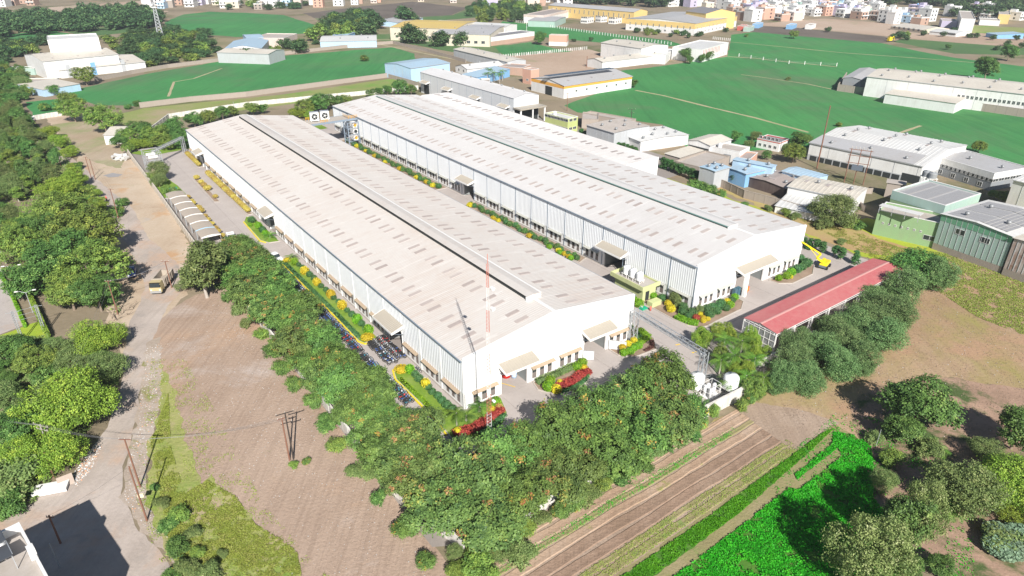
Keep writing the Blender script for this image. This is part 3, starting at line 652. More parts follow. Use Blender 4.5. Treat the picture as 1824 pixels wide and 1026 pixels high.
def variants(kind, n, mat, R, H, bare, r, trunkmat=None, **kw):
    L_ = []
    for i in range(n):
        m = mat[i % len(mat)] if isinstance(mat, list) else mat
        me, C = crown('crown', hash_(kind)+i*17, R, H-bare, bare, m, **kw)
        L_.append((trunk('trunk', i+3, C, bare*1.02+.2, r, trunkmat or M_bark), me))
    TV[kind] = (L_, R, H)
def hash_(s): return sum((i+1)*ord(c) for i, c in enumerate(s)) % 9973
variants('belt', 6, [L_belt, L_belt, L_beltr, L_belt, L_belt, L_beltr], 4.0, 6.6, 2.0, .16, nlobe=10, nclump=400, nleaf=32, clump=.42, leaf=.30, flat_=.7, fill=.16)
variants('broad', 4, [L_broad, L_broad, L_dark, L_broad], 5.5, 9.5, 2.6, .26, nlobe=12, nclump=480, nleaf=34, clump=.46, leaf=.31, flat_=.8, fill=.14)
variants('acacia', 3, L_acac, 5.5, 6.5, 1.4, .2, nlobe=11, nclump=950, nleaf=30, clump=.42, leaf=.21, flat_=.6, up=.3, lobe=.42)
variants('dark', 3, L_dark, 4.5, 7.5, 1.8, .2, nlobe=9, nclump=340, nleaf=30, clump=.52, leaf=.36, flat_=.8)
variants('grey', 3, L_grey, 4.0, 6.0, 1.2, .16, nlobe=11, nclump=620, nleaf=28, clump=.42, leaf=.2, flat_=.8, up=.3)
variants('feathery', 4, L_feath, 3.4, 6.5, .4, .15, nlobe=10, nclump=760, nleaf=30, clump=.42, leaf=.18, flat_=1.1, up=.2)
L_olive = leafmat('olive_tipped_leaves', [(0, (.09, .15, .045)), (.4, (.19, .26, .08)), (.75, (.30, .36, .13)), (1, (.44, .48, .24))])
variants('olive', 2, L_olive, 4.0, 6.0, 1.0, .16, nlobe=12, nclump=900, nleaf=26, clump=.34, leaf=.17, flat_=.9, up=.2, lobe=.4)
variants('low', 3, L_far, 5.0, 7.0, 1.0, .25, nlobe=6, nclump=70, nleaf=9, clump=1.1, leaf=1.35, flat_=.8)
variants('scrub', 4, [L_grey, L_broad, L_dark, L_belt], 2.4, 2.9, .3, .08, nlobe=7, nclump=190, nleaf=26, clump=.42, leaf=.28, flat_=.75)
variants('tall', 3, [L_grey, L_broad, L_grey], 3.2, 9.5, 1.8, .18, M_barkp, nlobe=13, nclump=330, nleaf=30, clump=.42, leaf=.28, flat_=1.1, spread=.62, lobe=.32, fill=.1)
variants('cone', 3, L_shrub, .9, 4.0, .4, .06, nlobe=7, nclump=150, nleaf=16, clump=.22, leaf=.2, flat_=1.4, spread=.3, lobe=.62, conical=.5)
variants('far', 5, L_far, 5.0, 8.0, 1.2, .25, nlobe=8, nclump=130, nleaf=14, clump=1.0, leaf=.95, flat_=.8)
variants('farlight', 3, L_broad, 5.0, 7.0, 1.0, .25, nlobe=8, nclump=130, nleaf=14, clump=1.0, leaf=.9, flat_=.75)
def depth_of(p): return (p-Vector((0, 0, CAM_H))).dot(_f)
def plant(kind, pos, R=None, H=None, label='', cat='tree', name=None, group=None, var=None):
    L_, R0, H0 = TV[kind]; v = L_[(var if var is not None else rnd.randrange(99)) % len(L_)]
    s = (R or R0)/R0; sz = (H/H0) if H else s
    e = empty(name or 'tree', (pos.x, pos.y, 0), rnd.uniform(0, 6.28), label, cat, group); e.scale = (s, s, sz)
    link('trunk', v[0], e); link('crown', v[1], e); return e
def tree_px(kind, cx, cy, rpx, label, H=None, cat='tree', name=None, group=None, var=None):
    """crown centred on photo pixel (cx, cy), rpx wide; placed on the ground below it"""
    L_, R0, H0 = TV[kind]; p = G(cx, cy, 3.0)
    for _ in range(4):
        R = rpx*depth_of(p)/FPX; h = H or R/R0*H0; p = G(cx, cy, h*.55)
    return plant(kind, p, R, h, label, cat, name, group, var)
# --- clipped balls, hedges, palms, tufts
def ball_mesh(name, seed, mat, r=.7, n=420, leaf=.17, sz=.85):
    rng = np.random.default_rng(seed); d = rng.normal(size=(n, 3)); d /= np.linalg.norm(d, axis=1)[:, None]
    p = d*r*rng.uniform(.90, 1.06, (n, 1))*np.array([1, 1, sz])+np.array([0, 0, r*sz])
    core = MB(); core.lathe((0, 0, 0), [(.01, .03), (r*.62, r*sz*.3), (r*.86, r*sz), (r*.6, r*sz*1.65), (.01, r*sz*1.88)], 8)
    return leaf_mesh(name, leaves(p, leaf, .35, rng, out=d), rng.uniform(0, 1, n), mat, core)
BALL = {k: [ball_mesh('foliage', 5+i, m) for i in range(2)] for k, m in dict(yellow=L_yel, gold=L_gold, lime=L_lime, green=L_shrub, grey=L_grey, red=L_red, dark=L_dark).items()}
stem_m = None
def ball(kind, pos, r, label, stem=0.0, sz=1.0, group=None, cat='shrub', name='clipped_shrub'):
    e = empty(name, (pos.x, pos.y, 0), rnd.uniform(0, 6.28), label, cat, group)
    o = link('foliage', BALL[kind][rnd.randrange(2)], e, (0, 0, stem+.1), 0, (r/.7, r/.7, r/.7*sz))
    if stem > 0: mb = MB(); mb.tube((0, 0, 0), (0, 0, stem+r*.5), .05, .04, 5); mb.build('stem', M_bark, e)
    return e
def hedge(name, pts, w, h, mat, label, cat='hedge', density=55, leaf=.2, seed=1, parent=None):
    """hedge following a polyline of world points"""
    rng = np.random.default_rng(seed); V = []; T = []; core = MB(); o = pts[0].copy()
    for a, b in zip(pts[:-1], pts[1:]):
        d = b-a; L = d.length; d = d/L; nr = Vector((-d.y, d.x, 0)); n = int(L*(w+2*h)*density)
        u_ = rng.uniform(0, L, n); s = rng.uniform(-w/2-h, w/2+h, n)
        y = np.clip(s, -w/2, w/2); z = np.where(np.abs(s) > w/2, h-(np.abs(s)-w/2), h)+rng.normal(0, .05, n)
        bump_ = np.array([mnoise.noise(Vector((x*.9, s_*.8, seed))) for x, s_ in zip(u_, s)]); z = z+bump_*h*.18
        y = y+rng.normal(0, .05, n)
        V.append(np.stack([a.x-o.x+d.x*u_+nr.x*y, a.y-o.y+d.y*u_+nr.y*y, z], 1)); T.append(np.clip(rng.uniform(0, 1, n)*.6+.2+bump_*.5, 0, 1))
        c0 = a-o; c1 = b-o; k = w/2*.82
        core.add([c0+nr*k, c0-nr*k, c1-nr*k, c1+nr*k]+[q+Vector((0, 0, h*.88)) for q in (c0+nr*k, c0-nr*k, c1-nr*k, c1+nr*k)], [(4, 5, 6, 7), (0, 1, 5, 4), (1, 2, 6, 5), (2, 3, 7, 6), (3, 0, 4, 7)])
    P = np.concatenate(V); me = leaf_mesh(name, leaves(P, leaf, .4, rng), np.concatenate(T), mat, core)
    ob = link(name, me, parent, o); 
    if not parent: tag(ob, label, cat)
    return ob
def tufts(name, polyW, n, size, hmax, mat, seed, up=.1, z=.03, label=None, clumpy=.0):
    """ground cover over a world polygon: one uncountable mass"""
    rng = np.random.default_rng(seed); xs = [p.x for p in polyW]; ys = [p.y for p in polyW]; P = []
    px = np.array(xs); py = np.array(ys); out = []
    while sum(len(o_) for o_ in out) < n:
        q = np.stack([rng.uniform(px.min(), px.max(), n*2), rng.uniform(py.min(), py.max(), n*2)], 1); ins = np.zeros(len(q), bool)
        j = len(px)-1
        for i in range(len(px)):
            c = ((py[i] > q[:, 1]) != (py[j] > q[:, 1])) & (q[:, 0] < (px[j]-px[i])*(q[:, 1]-py[i])/(py[j]-py[i]+1e-9)+px[i]); ins ^= c; j = i
        q = q[ins]
        if clumpy > 0:
            f = np.array([mnoise.noise(Vector((a*.35, b*.35, seed)))*.7+mnoise.noise(Vector((a*1.3, b*1.3, seed)))*.5 for a, b in q]); q = q[f > clumpy-.35+rng.uniform(-.2, .2, len(q))]
        out.append(q)
    q = np.concatenate(out)[:n]; hh = np.array([.5+.6*mnoise.noise(Vector((a*.5, b*.5, seed+3)))+.4*mnoise.noise(Vector((a*1.6, b*1.6, seed+5))) for a, b in q])
    pts = np.stack([q[:, 0], q[:, 1], z+np.clip(hh, .06, 1.2)*hmax*rng.uniform(.35, 1, n)], 1)
    me = leaf_mesh(name, leaves(pts, size, up, rng), np.clip(.25+hh*.5+rng.uniform(-.2, .2, n), 0, 1), mat); o = link(name, me); tag(o, label, None, None, 'stuff'); return o
def palm_meshes(seed, H, nf=15, Lf=2.6, mat=L_palm):
    rng = np.random.default_rng(seed); V = []; T = []; fr = MB()
    for i in range(nf):
        a = 2*np.pi*i/nf+rng.uniform(-.2, .2); el = rng.uniform(.1, 1.1); L = Lf*rng.uniform(.8, 1.15); p = np.array([0, 0, H]); prev = p.copy(); n = 14
        tone = rng.uniform(.1, 1)
        for k in range(n):
            t = k/n; e = el-1.5*t; d = np.array([np.cos(a)*np.cos(e), np.sin(a)*np.cos(e), np.sin(e)]); p = prev+d*L/n
            side = np.array([-np.sin(a), np.cos(a), 0])
            for sgn in (-1, 1):
                w = .62*np.sin(np.pi*min(1, t*.85+.15))*Lf/2.6; tip = p+side*sgn*w+d*w*.5+np.array([0, 0, -.30*w]); md = prev+(p-prev)*.5
                V += [prev, md, tip+d*.02, tip]; T.append(tone+rng.uniform(-.15, .15))
            fr.tube(prev, p, .03, .025, 3, False); prev = p
    tr = MB(); tr.tube((0, 0, -.1), (.05, 0, H*.5), .17, .13, 7); tr.tube((.05, 0, H*.5), (0, 0, H+.1), .13, .12, 7)
    return tr.mesh('trunk', M_barkp), leaf_mesh('fronds', np.array(V, float), np.clip(np.array(T), 0, 1), mat, fr)
# palms
PALM = [palm_meshes(3, 3.2), palm_meshes(5, 4.2), palm_meshes(9, .6, 13, 1.7)]
def palm(pos, label, var=0, s=1.0, group=None, name='palm_tree', cat='palm'):
    e = empty(name, (pos.x, pos.y, 0), rnd.uniform(0, 6.28), label, cat, group); e.scale = (s,)*3
    link('trunk', PALM[var][0], e); link('fronds', PALM[var][1], e); return e
# ------------------------------------------------------------------ factory compound
S_pave = soil('concrete_paving', [(.40, .355, .33), (.45, .405, .38), (.50, .45, .425)], .05, 1.6, patch=[((.32, .29, .275), .045, .52, .68, 3.0), ((.26, .24, .23), .11, .66, .74, 14.0), ((.42, .33, .27), .07, .62, .72, 44.0)], bump=.15, rough=.85)
S_bedsoil = soil('garden_soil', [(.24, .17, .12), (.32, .235, .175), (.38, .29, .22)], .3, 3.0)
S_lawn = soil('lawn', [(.12, .22, .03), (.19, .30, .04), (.27, .34, .09)], .25, 2.4)
S_joint = flat('joint', (.27, .24, .22), .95)
M_curb = paint('kerb_concrete', (.46, .42, .38), .85, .25); M_ykerb = paint('yellow_kerb', (.72, .58, .02), .6, .2)
M_wallw = paint('whitewashed_wall', (.70, .68, .64), .85, .55, .8); M_wallc = paint('weathered_wall', (.58, .53, .46), .9, .65, .8)
sheet('compound_floor', KW([(-17.3, -20), (-17.3, 190), (130, 190), (130, 62), (104, 60), (104, -8), (100, -19), (50, -19), (44, -22.6), (-13, -22.6)]), .040, S_joint, 1, 0)
slabs = MB(); slabs.add([(.03, .03, 0), (6.47, .03, 0), (6.47, 6.47, 0), (.03, 6.47, 0), (.03, .03, -.04), (6.47, .03, -.04), (6.47, 6.47, -.04), (.03, 6.47, -.04)], [(0, 1, 2, 3), (0, 4, 5, 1), (1, 5, 6, 2), (2, 6, 7, 3), (3, 7, 4, 0)])
slab_me = slabs.mesh('paving_slab', S_pave)
pav = empty('paved_yard', K(0, 0), ROT); pav['kind'] = 'structure'
for ix in range(-3, 19):
    for iy in range(-3, 32):
        x, y = ix*6.5+.1, iy*6.5-.4
        if -1 < x < 29 and 0 <= y < 164: continue
        if 53 <= x and x+6.5 <= 90 and 0 <= y < 168: continue
        if x > 88 and (y > 10): continue
        if x < -17.3 or y < -22.9 or (x > 98) or (x > 45 and y < -19): continue
        if y > 184: continue
        link('paving_slab', slab_me, pav, (x, y, .085+.004*((ix*7+iy*13) % 3)), 0)
def bed(name, poly, mat=S_bedsoil, kerb=M_curb, z=.12, h=.16, step=None):
    """planting bed raised on the paving inside a kerb"""
    o = sheet(name, KW(poly), z, mat, .8, 0 if step is None else step); m = MB(); P = KW(poly)
    for a, b in zip(P, P[1:]+P[:1]):
        d = (b-a); L = d.length; d.normalize(); n = Vector((-d.y, d.x, 0))*.09
        q = [a-n, a+n, b+n, b-n]; m.add([Vector((p.x, p.y, .05)) for p in q]+[Vector((p.x, p.y, .08+h)) for p in q], [(4, 5, 6, 7), (0, 1, 5, 4), (1, 2, 6, 5), (2, 3, 7, 6), (3, 0, 4, 7)])
    k = m.build('kerb', kerb, o, (0, 0, 0)); return o
bed('side_garden', [(-4.6, 70), (-4.5, 38), (-4.7, 28), (-4.3, 26.8), (-2.8, 26.4), (-1.4, 27.2), (-1.3, 68.5), (-2.5, 70.8)], S_lawn)
bed('side_garden', [(-1.4, 14.2), (-3.0, 15.8), (-4.1, 15.6), (-4.8, 13.3), (-4.7, 4.9), (-4.9, -.6), (-5.2, -4.6), (-3.6, -6.6), (-1.1, -7.6), (2.9, -6.3), (4.8, -4.6), (6.3, -.6), (-.9, -.6)], S_lawn)
bed('side_garden', [(-4.0, 99), (-4.4, 84.3), (-3.2, 81.8), (-.8, 81.2), (-.9, 101.5), (-2.4, 102.5)], S_lawn)
bed('front_garden', [(12.9, -.5), (12.3, -2.6), (13.8, -5.3), (16.9, -6.4), (20.4, -5.5), (23.3, -2.6), (23.6, -.5)])
bed('front_garden', [(29.9, -.5), (29.9, -2.8), (31.8, -4.9), (36.8, -5.3), (39.1, -2.5), (40.0, 2.8), (38.6, 3.2), (36.0, 1.5), (35.8, -.5)])
bed('front_garden', [(52.6, 12.5), (47.6, 12.0), (47.4, 5.7), (47.3, 0.4), (47.7, -2.9), (48.7, -4.7), (50.5, -5.3), (53.1, -5.1), (61.2, -4.9), (64.2, -3.2), (64.6, -.4), (52.7, -.4)])
bed('front_garden', [(76.6, -.3), (76.9, -2.4), (79.4, -4.2), (87.0, -4.1), (91.4, -1.7), (90.6, 3), (89, 3), (88.8, -.3)])
bed('gap_garden', [(52.5, 31), (49.7, 30), (49.2, 42), (48.8, 76), (52.5, 77)]); bed('gap_garden', [(52.5, 92), (48.6, 92), (48.0, 160), (52.5, 160)])
bed('kerb_bed', [(-.5, 174), (-1.6, 173), (-1.4, 155.4), (-.3, 155.4)]); bed('kerb_bed', [(-.5, 147.5), (-1.6, 146.5), (-1.6, 103.5), (-.4, 103.5)])
bed('island_bed', [(-4.4, 145.5), (-5.7, 144.7), (-6.1, 118.9), (-4.8, 118.2)]); bed('row_bed', [(-10.6, 127), (-12.0, 127), (-12.3, 82), (-11.2, 82)])
bed('entrance_bed', [(-13.5, 129), (-16.6, 130), (-16.9, 160), (-12.8, 156), (-11, 140), (-10.8, 130)], S_lawn)
sheet('back_lawn', KW([(-12, 178.5), (-16.8, 187), (52, 189.5), (52, 180), (3, 180.5)]), .14, S_lawn, 1, .2)
yk = MB()
def kerbline(pts, name='yellow_kerb', mat=M_ykerb, label='', w=.28):
    m = MB()
    for a, b in zip(pts, pts[1:]):
        d = (b-a); d.normalize(); n = Vector((-d.y, d.x, 0))*w/2; q = [a-n, a+n, b+n, b-n]
        m.add([Vector((p.x, p.y, .05)) for p in q]+[Vector((p.x, p.y, .30)) for p in q], [(4, 5, 6, 7), (0, 1, 5, 4), (1, 2, 6, 5), (2, 3, 7, 6), (3, 0, 4, 7)])
    return tag(m.build(name, mat), label, 'kerb')
kerbline(KW([(-4.75, 69.7), (-4.7, 38.5), (-4.9, 27.9), (-4.3, 26.4), (-2.8, 26.0)]), label='long bright yellow kerb along the parked motorbikes beside the near hall')
kerbline(KW([(-2.6, 16.2), (-4.1, 15.9), (-5.0, 13.3), (-4.95, 4.9), (-5.1, -.6), (-5.4, -3.6)]), label='bright yellow kerb curling round the garden at the near hall corner')
kerbline(KW([(-4.1, 99), (-4.65, 84.3), (-3.8, 82.3)]), label='short bright yellow kerb of the garden by the middle side door')
# boundary walls: posts and panels
def wall(pts, h, t, seg, mat, label, name='boundary_wall', post=True, cap=True, pmat=None):
    """wall through world points: panels and posts are its parts"""
    o = pts[0].copy(); r = empty(name, (o.x, o.y, 0), 0, label, 'wall'); pms = {}
    for a, b in zip(pts, pts[1:]):
        d = b-a; L = d.length; n = max(1, round(L/seg)); s = L/n; ang = math.atan2(d.y, d.x)
        key = round(s, 3)
        if key not in pms:
            m = MB(); m.box(.12, s-.12, -t/2, t/2, 0, h)
            if cap: m.box(.12, s-.12, -t/2-.05, t/2+.05, h, h+.08)
            q = MB(); q.box(-.118, .118, -t/2-.06, t/2+.06, 0, h+.12); pms[key] = (m.mesh('wall_panel', mat), q.mesh('post', pmat or mat))
        for i in range(n):
            p = a.lerp(b, i/n)-o; link('wall_panel', pms[key][0], r, (p.x, p.y, 0), ang); link('post', pms[key][1], r, (p.x, p.y, 0), ang)
    return r
wall(KW([(-17.0, 186), (-17.5, 132), (-18.2, 88), (-18.6, 70)]), 1.9, .2, 3.0, M_wallc, 'long weathered cream boundary wall beside the dusty lot')
wall(KW([(-17.2, 58), (-17.0, -10), (-14.6, -23)]), 1.8, .2, 3.5, M_wallw, 'stained white boundary wall hidden under the tree belt by the fallow field')
wall(KW([(-14, -23.3), (28, -23.3)]), 1.8, .2, 3.5, M_wallw, 'stained white boundary wall under the front row of trees')
wall(KW([(28.2, -22.9), (44.6, -23.5)]), 2.3, .2, 4.0, M_wallw, 'clean white boundary wall below the water tanks')
wall(KW([(44.6, -19.6), (99, -18.8)]), 1.6, .2, 4.0, M_wallw, 'white boundary wall behind the red roofed shed')
wall(KW([(-17, 189), (5.8, 233), (38.4, 238), (105, 230), (119, 229)]), 1.9, .2, 4.0, M_wallw, 'white back boundary wall behind the trees at the far end of the halls')
# trees inside the belt
BT = 'leafy belt tree, %s from the front corner in the %s row beside the %s'
for rown, x0, ys, ph in (('outer', -15.4, range(-19, 76, 5), 0), ('inner', -11.9, range(-13, 77, 5), 2.2)):
    for k, y in enumerate(ys): plant('belt', K(x0+rnd.uniform(-.8, .8), y+rnd.uniform(-1, 1)+ph), rnd.uniform(3.2, 4.3), rnd.uniform(5.6, 7.9), BT % (ordn(k).replace('nearest', 'first'), rown, 'fallow field'), 'tree', 'shade_tree', 'trees of the belt round the factory corner')
for rown, y0, xs in (('outer', -22.4, range(-11, 27, 5)), ('inner', -16.2, range(-9, 27, 5))):
    for k, x in enumerate(xs): plant('belt', K(x+rnd.uniform(-.8, .8), y0+rnd.uniform(-.6, .6)), rnd.uniform(3.8, 4.9), (rnd.uniform(6.8, 8.6) if rown == 'inner' else rnd.uniform(5.2, 7.0)), BT % (ordn(k).replace('nearest', 'first'), rown, 'planting beds'), 'tree', 'shade_tree', 'trees of the belt round the factory corner')
for i in range(34):
    if i < 16: x, y = -18.9+rnd.uniform(-.6, .5), -22+i*6.1
    else: x, y = -17+(i-16)*2.5, -24.8+rnd.uniform(-.5, .6)
    plant('scrub', K(x, y), rnd.uniform(1.1, 2.0), rnd.uniform(1.2, 2.3), f'low bush at the outer foot of the tree belt, {ordn(i).replace("nearest", "first")} along its edge', 'bush', 'bush', 'bushes at the foot of the tree belt')
# side garden planting
for k, (x, y, kind, r, st, txt) in enumerate([(-2.6, 66.0, 'lime', .8, .1, ''), (-2.5, 60.2, 'yellow', .9, 0, ''), (-2.4, 53.5, 'yellow', .85, 0, ''), (-2.2, 46.5, 'yellow', .9, 0, ''), (-2.2, 41.0, 'yellow', .9, 0, ''), (-2.2, 34.0, 'lime', .95, 0, ''), (-2.1, 29.3, 'lime', .9, 0, ''), (-2.1, 13.6, 'lime', .8, 0, ''), (-2.0, 8.4, 'yellow', .75, .2, '')]):
    ball(kind, K(x, y), r, f'{"yellow" if kind == "yellow" else "lime"} clipped shrub, {ordn(8-k)} bright one along the near hall wall', st, 1.25)
row = [(-2.0, y) for y in np.arange(30.6, 66, 2.15)]+[(-1.9, y) for y in np.arange(.6, 12.4, 1.45)]
for k, (x, y) in enumerate(row):
    ball('green', K(x+.1*math.sin(k*2.3), y), rnd.uniform(.55, .75), f'dark green clipped shrub, {ordn(k)} in the row along the near hall side wall', 0, 1.0, 'dark clipped shrubs along the near hall')
hedge('hedge', KW([(-4.2, 68), (-4.1, 40), (-4.2, 29)]), .9, .5, L_shrub, 'low dark hedge just inside the long yellow kerb', seed=4)
hedge('hedge', KW([(-4.3, 13), (-4.2, 5), (-4.3, .5)]), .8, .45, L_lime, 'low green hedge inside the curling yellow kerb', seed=5)
for x, y, txt in ((-3.2, 27.6, 'at the near end of the long side garden'), (-3.0, 14.9, 'at the rounded end of the corner garden')): ball('yellow', K(x, y), 1.15, 'wide bright yellow flowering bush '+txt, 0, .55)
ball('yellow', K(-3.3, 68.9), .9, 'yellow bush beside the white parked car', 0, .6)
palm(K(-2.2, 69), 'low spreading palm at the far end of the long side garden', 2, 1.2); palm(K(-2.0, 84.6), 'low palm beside the middle porch of the near hall', 2, 1.3)
palm(K(-3.0, -2.6), 'short palm at the near corner of the front hall', 0, .75); palm(K(-1.2, -2.4), 'grey-green palm right under the hall corner', 2, 1.5); palm(K(1.6, -1.8), 'wide grey-green palm below the first front windows', 2, 1.4)
for k, (x, y, kd, r) in enumerate([(-3.6, 95, 'lime', .6), (-2.2, 92.6, 'lime', .95), (-2.2, 89.4, 'green', .9), (-2.3, 87.2, 'lime', .75), (-2.4, 97.5, 'green', 1.0)]): ball(kd, K(x, y), r, f'{"lime" if kd == "lime" else "dark"} round bush, {ordn(k).replace("nearest", "first")} from the far end by the middle door')
# front gardens
hedge('red_hedge', KW([(-4.6, -4.4), (-1.5, -4.9), (2.0, -4.3), (4.6, -3.4)]), 1.5, .8, L_red, 'deep red hedge in the garden at the near hall corner', seed=7, density=70)
hedge('hedge', KW([(-1.4, -6.6), (2.5, -5.5), (4.2, -4.6)]), 1.1, .5, L_shrub, 'dark green hedge in front of the red hedge at the hall corner', seed=8)
hedge('red_hedge', KW([(15.2, -4.3), (18.5, -4.2), (22.4, -3.4)]), 1.7, .8, L_red, 'deep red hedge in the garden between the two front doors', seed=9, density=70)
hedge('hedge', KW([(14.8, -5.4), (17.5, -5.7), (20.6, -4.9), (22.6, -3.0)]), .8, .5, L_shrub, 'dark green hedge edging the garden between the two front doors', seed=10)
hedge('hedge', KW([(13.2, -1.2), (18, -1.2), (23, -1.2)]), 1.1, .9, L_grey, 'grey-green feathery hedge under the front windows between the doors', seed=11)
hedge('hedge', KW([(.8, -1.2), (5.6, -1.2)]), 1.0, .8, L_grey, 'grey-green feathery hedge under the windows at the hall corner', seed=12)
for x, y, kd, r, t in [(4.7, -1.9, 'lime', .75, 'upper right of the corner garden by the open door'), (3.6, -2.4, 'lime', .6, 'left of the other lime ball in the corner garden'), (3.0, -3.0, 'yellow', .6, 'at the edge of the red hedge under the mast'), (-3.9, -4.2, 'yellow', .6, 'at the left tip of the corner garden'),
                        (4.4, -2.9, 'gold', .55, 'behind the right end of the corner red hedge'), (13.6, -3.6, 'lime', .95, 'at the left end of the garden between the doors'), (15.0, -2.4, 'lime', .8, 'second from the left between the doors'), (14.2, -4.9, 'yellow', .85, 'at the lower left of the garden between the doors'), (16.2, -3.4, 'yellow', .5, 'beside the red hedge between the doors'),
                        (21.2, -1.9, 'lime', .8, 'left of two at the right end between the doors'), (22.7, -1.5, 'lime', .85, 'right of two at the end of the garden between the doors'), (22.0, -2.7, 'yellow', .6, 'on the right tip of the garden between the doors')]:
    ball(kd, K(x, y), r, f'{ {"lime": "round lime green", "yellow": "bright yellow", "gold": "golden"}[kd]} shrub {t}')
for k, x in enumerate((31.2, 32.8, 34.5)): ball('yellow', K(x, -2.4+.25*k), .62, f'yellow ball on a stem, {["leftmost", "middle", "rightmost"][k]} of three beside the right front door', .55)
for k, (x, y) in enumerate(((30.7, -3.3), (32.0, -3.6), (33.3, -3.2), (34.4, -3.2))): ball('lime', K(x, y), .75, f'lime shrub, {["first", "second", "third", "fourth"][k]} from the left below the three yellow balls')
hedge('hedge', KW([(35.6, -2.0), (38.6, -1.6), (39.3, 1.6)]), 1.6, .35, L_lime, 'low lime green ground hedge in the rounded garden by the truss', seed=14)
hedge('hedge', KW([(34.6, -4.5), (36.6, -4.4), (38.3, -2.8)]), .7, .35, leafmat('purple_leaves', [(0, (.08, .03, .03)), (1, (.20, .09, .07))]), 'low dark purple edging hedge of the rounded garden by the truss', seed=15)
hedge('hedge', KW([(38.4, 3), (37.4, .6), (37.0, -1)]), .9, .8, L_dark, 'dark hedge behind the truss foot', seed=16)
m = MB(); rr = random.Random(4)
for k in range(9): m.bar((0, 0, 0) if k < 3 else (0, 0, 1.2), (rr.uniform(-1.3, 1.3), rr.uniform(-1.3, 1.3), rr.uniform(2, 3.2)), .1, .04)
tag(m.build('bare_tree', M_bark, None, K(36.4, 0.2)), 'bare branching small tree beside the steel truss foot', 'tree')
# garden at the second hall's near corner
G4 = [('yellow', 49.2, 2.6, .9, 'largest yellow bush beside the road at the second hall corner'), ('yellow', 50.6, 4.6, .7, 'smaller yellow bush behind the largest one'), ('yellow', 51.0, -3.9, .55, 'front left of the yellow pompoms at the corner'), ('yellow', 51.8, -3.2, .55, 'rear yellow pompom at the corner'), ('yellow', 52.2, -4.0, .5, 'front right yellow pompom at the corner'),
      ('yellow', 60.7, -1.8, .7, 'yellow bush below the second window group of the second hall'), ('yellow', 52.6, -1.9, .5, 'small yellow bush right at the second hall corner'), ('lime', 63.4, -1.6, .8, 'lime bush at the right end of the second hall corner garden'), ('lime', 60.0, -3.1, .8, 'lime bush near the kerb below the second window group'),
      ('lime', 50.4, 8.4, .8, 'lime bush next to the green pump house'), ('red', 50.6, -2.5, .7, 'dark red bush behind the yellow pompoms')]
for kd, x, y, r, t in G4: ball(kd, K(x, y), r, t)
for k, (x, y, r) in enumerate([(51.6, 1.6, .95), (50.3, .6, .9), (51.5, -.6, .95), (50.0, -1.2, .85), (54.6, -1.8, 1.0), (56.4, -1.6, .9), (57.6, -2.2, 1.0), (55.8, -3.2, .85), (59.0, -1.6, .9), (58.4, -3.4, .8), (61.9, -2.0, .8), (53.6, -3.2, .95), (49.3, 10.4, .7), (51.3, 6.8, .9), (51.5, 9.6, .8)]):
    ball('green', K(x, y), r, 'rounded dark green shrub in the garden at the second hall corner', .15 if k % 4 == 0 else 0, .9, 'dark shrubs at the second hall corner')
hedge('hedge', KW([(48.3, .4), (48.6, -2.3), (49.6, -3.9)]), 1.5, .7, L_lime, 'rounded lime green hedge lying along the road at the second hall corner', seed=21, density=80)
plant('scrub', K(51.7, 4.0), 1.3, 2.8, 'small grey-green tree in front of the second hall side windows', 'tree', 'small_tree', var=0); plant('scrub', K(52.9, -1.3), .9, 1.9, 'little pale tree at the foot of the second hall corner', 'tree', 'small_tree', var=0)
for k, (kd, x, y, r) in enumerate([('lime', 78.2, -1.6, .8), ('lime', 80.4, -2.0, .9), ('yellow', 81.3, -2.5, .45), ('lime', 82.6, -1.6, 1.0), ('green', 85.0, -1.5, 1.1), ('green', 87.0, -1.4, .9), ('green', 89.3, -1.0, 1.2), ('green', 90.2, 1.2, 1.1)]): ball(kd, K(x, y), r, f'{dict(lime="bright green", yellow="small yellow", green="dark green")[kd]} bush, {ordn(k).replace("nearest", "first")} from the left beside the second hall porch')
# rows between the halls
k = 0
for y in np.arange(31.5, 76.5, 1.5):
    ball('dark' if k % 2 else 'green', K(50.2+.5*math.sin(k*1.7), y), rnd.uniform(.6, .85), f'dark clipped bush, {ordn(k)} along the planted strip between the two halls', 0, 1, 'dark bushes between the halls'); k += 1
for y in np.arange(93, 158, 1.6):
    ball('dark' if k % 2 else 'green', K(50.0+.5*math.sin(k*1.7), y), rnd.uniform(.6, .9), f'dark clipped bush, {ordn(k)} along the planted strip between the two halls', 0, 1, 'dark bushes between the halls'); k += 1
for j, y in enumerate((33.2, 35.0, 37.2, 48, 61, 63, 74.5, 95, 99, 104.5, 115, 125, 133, 140.5, 148)): ball('yellow', K(49.3+.3*math.sin(j), y), rnd.uniform(.7, 1.0), f'bright yellow bush, {ordn(j)} yellow one in the strip between the halls', 0, .8)
for j, y in enumerate((32.2, 36.1, 40.0)): ball('lime', K(49.0, y), .7, f'lime bush, {ordn(j)} of three at the near end of the strip between the halls')
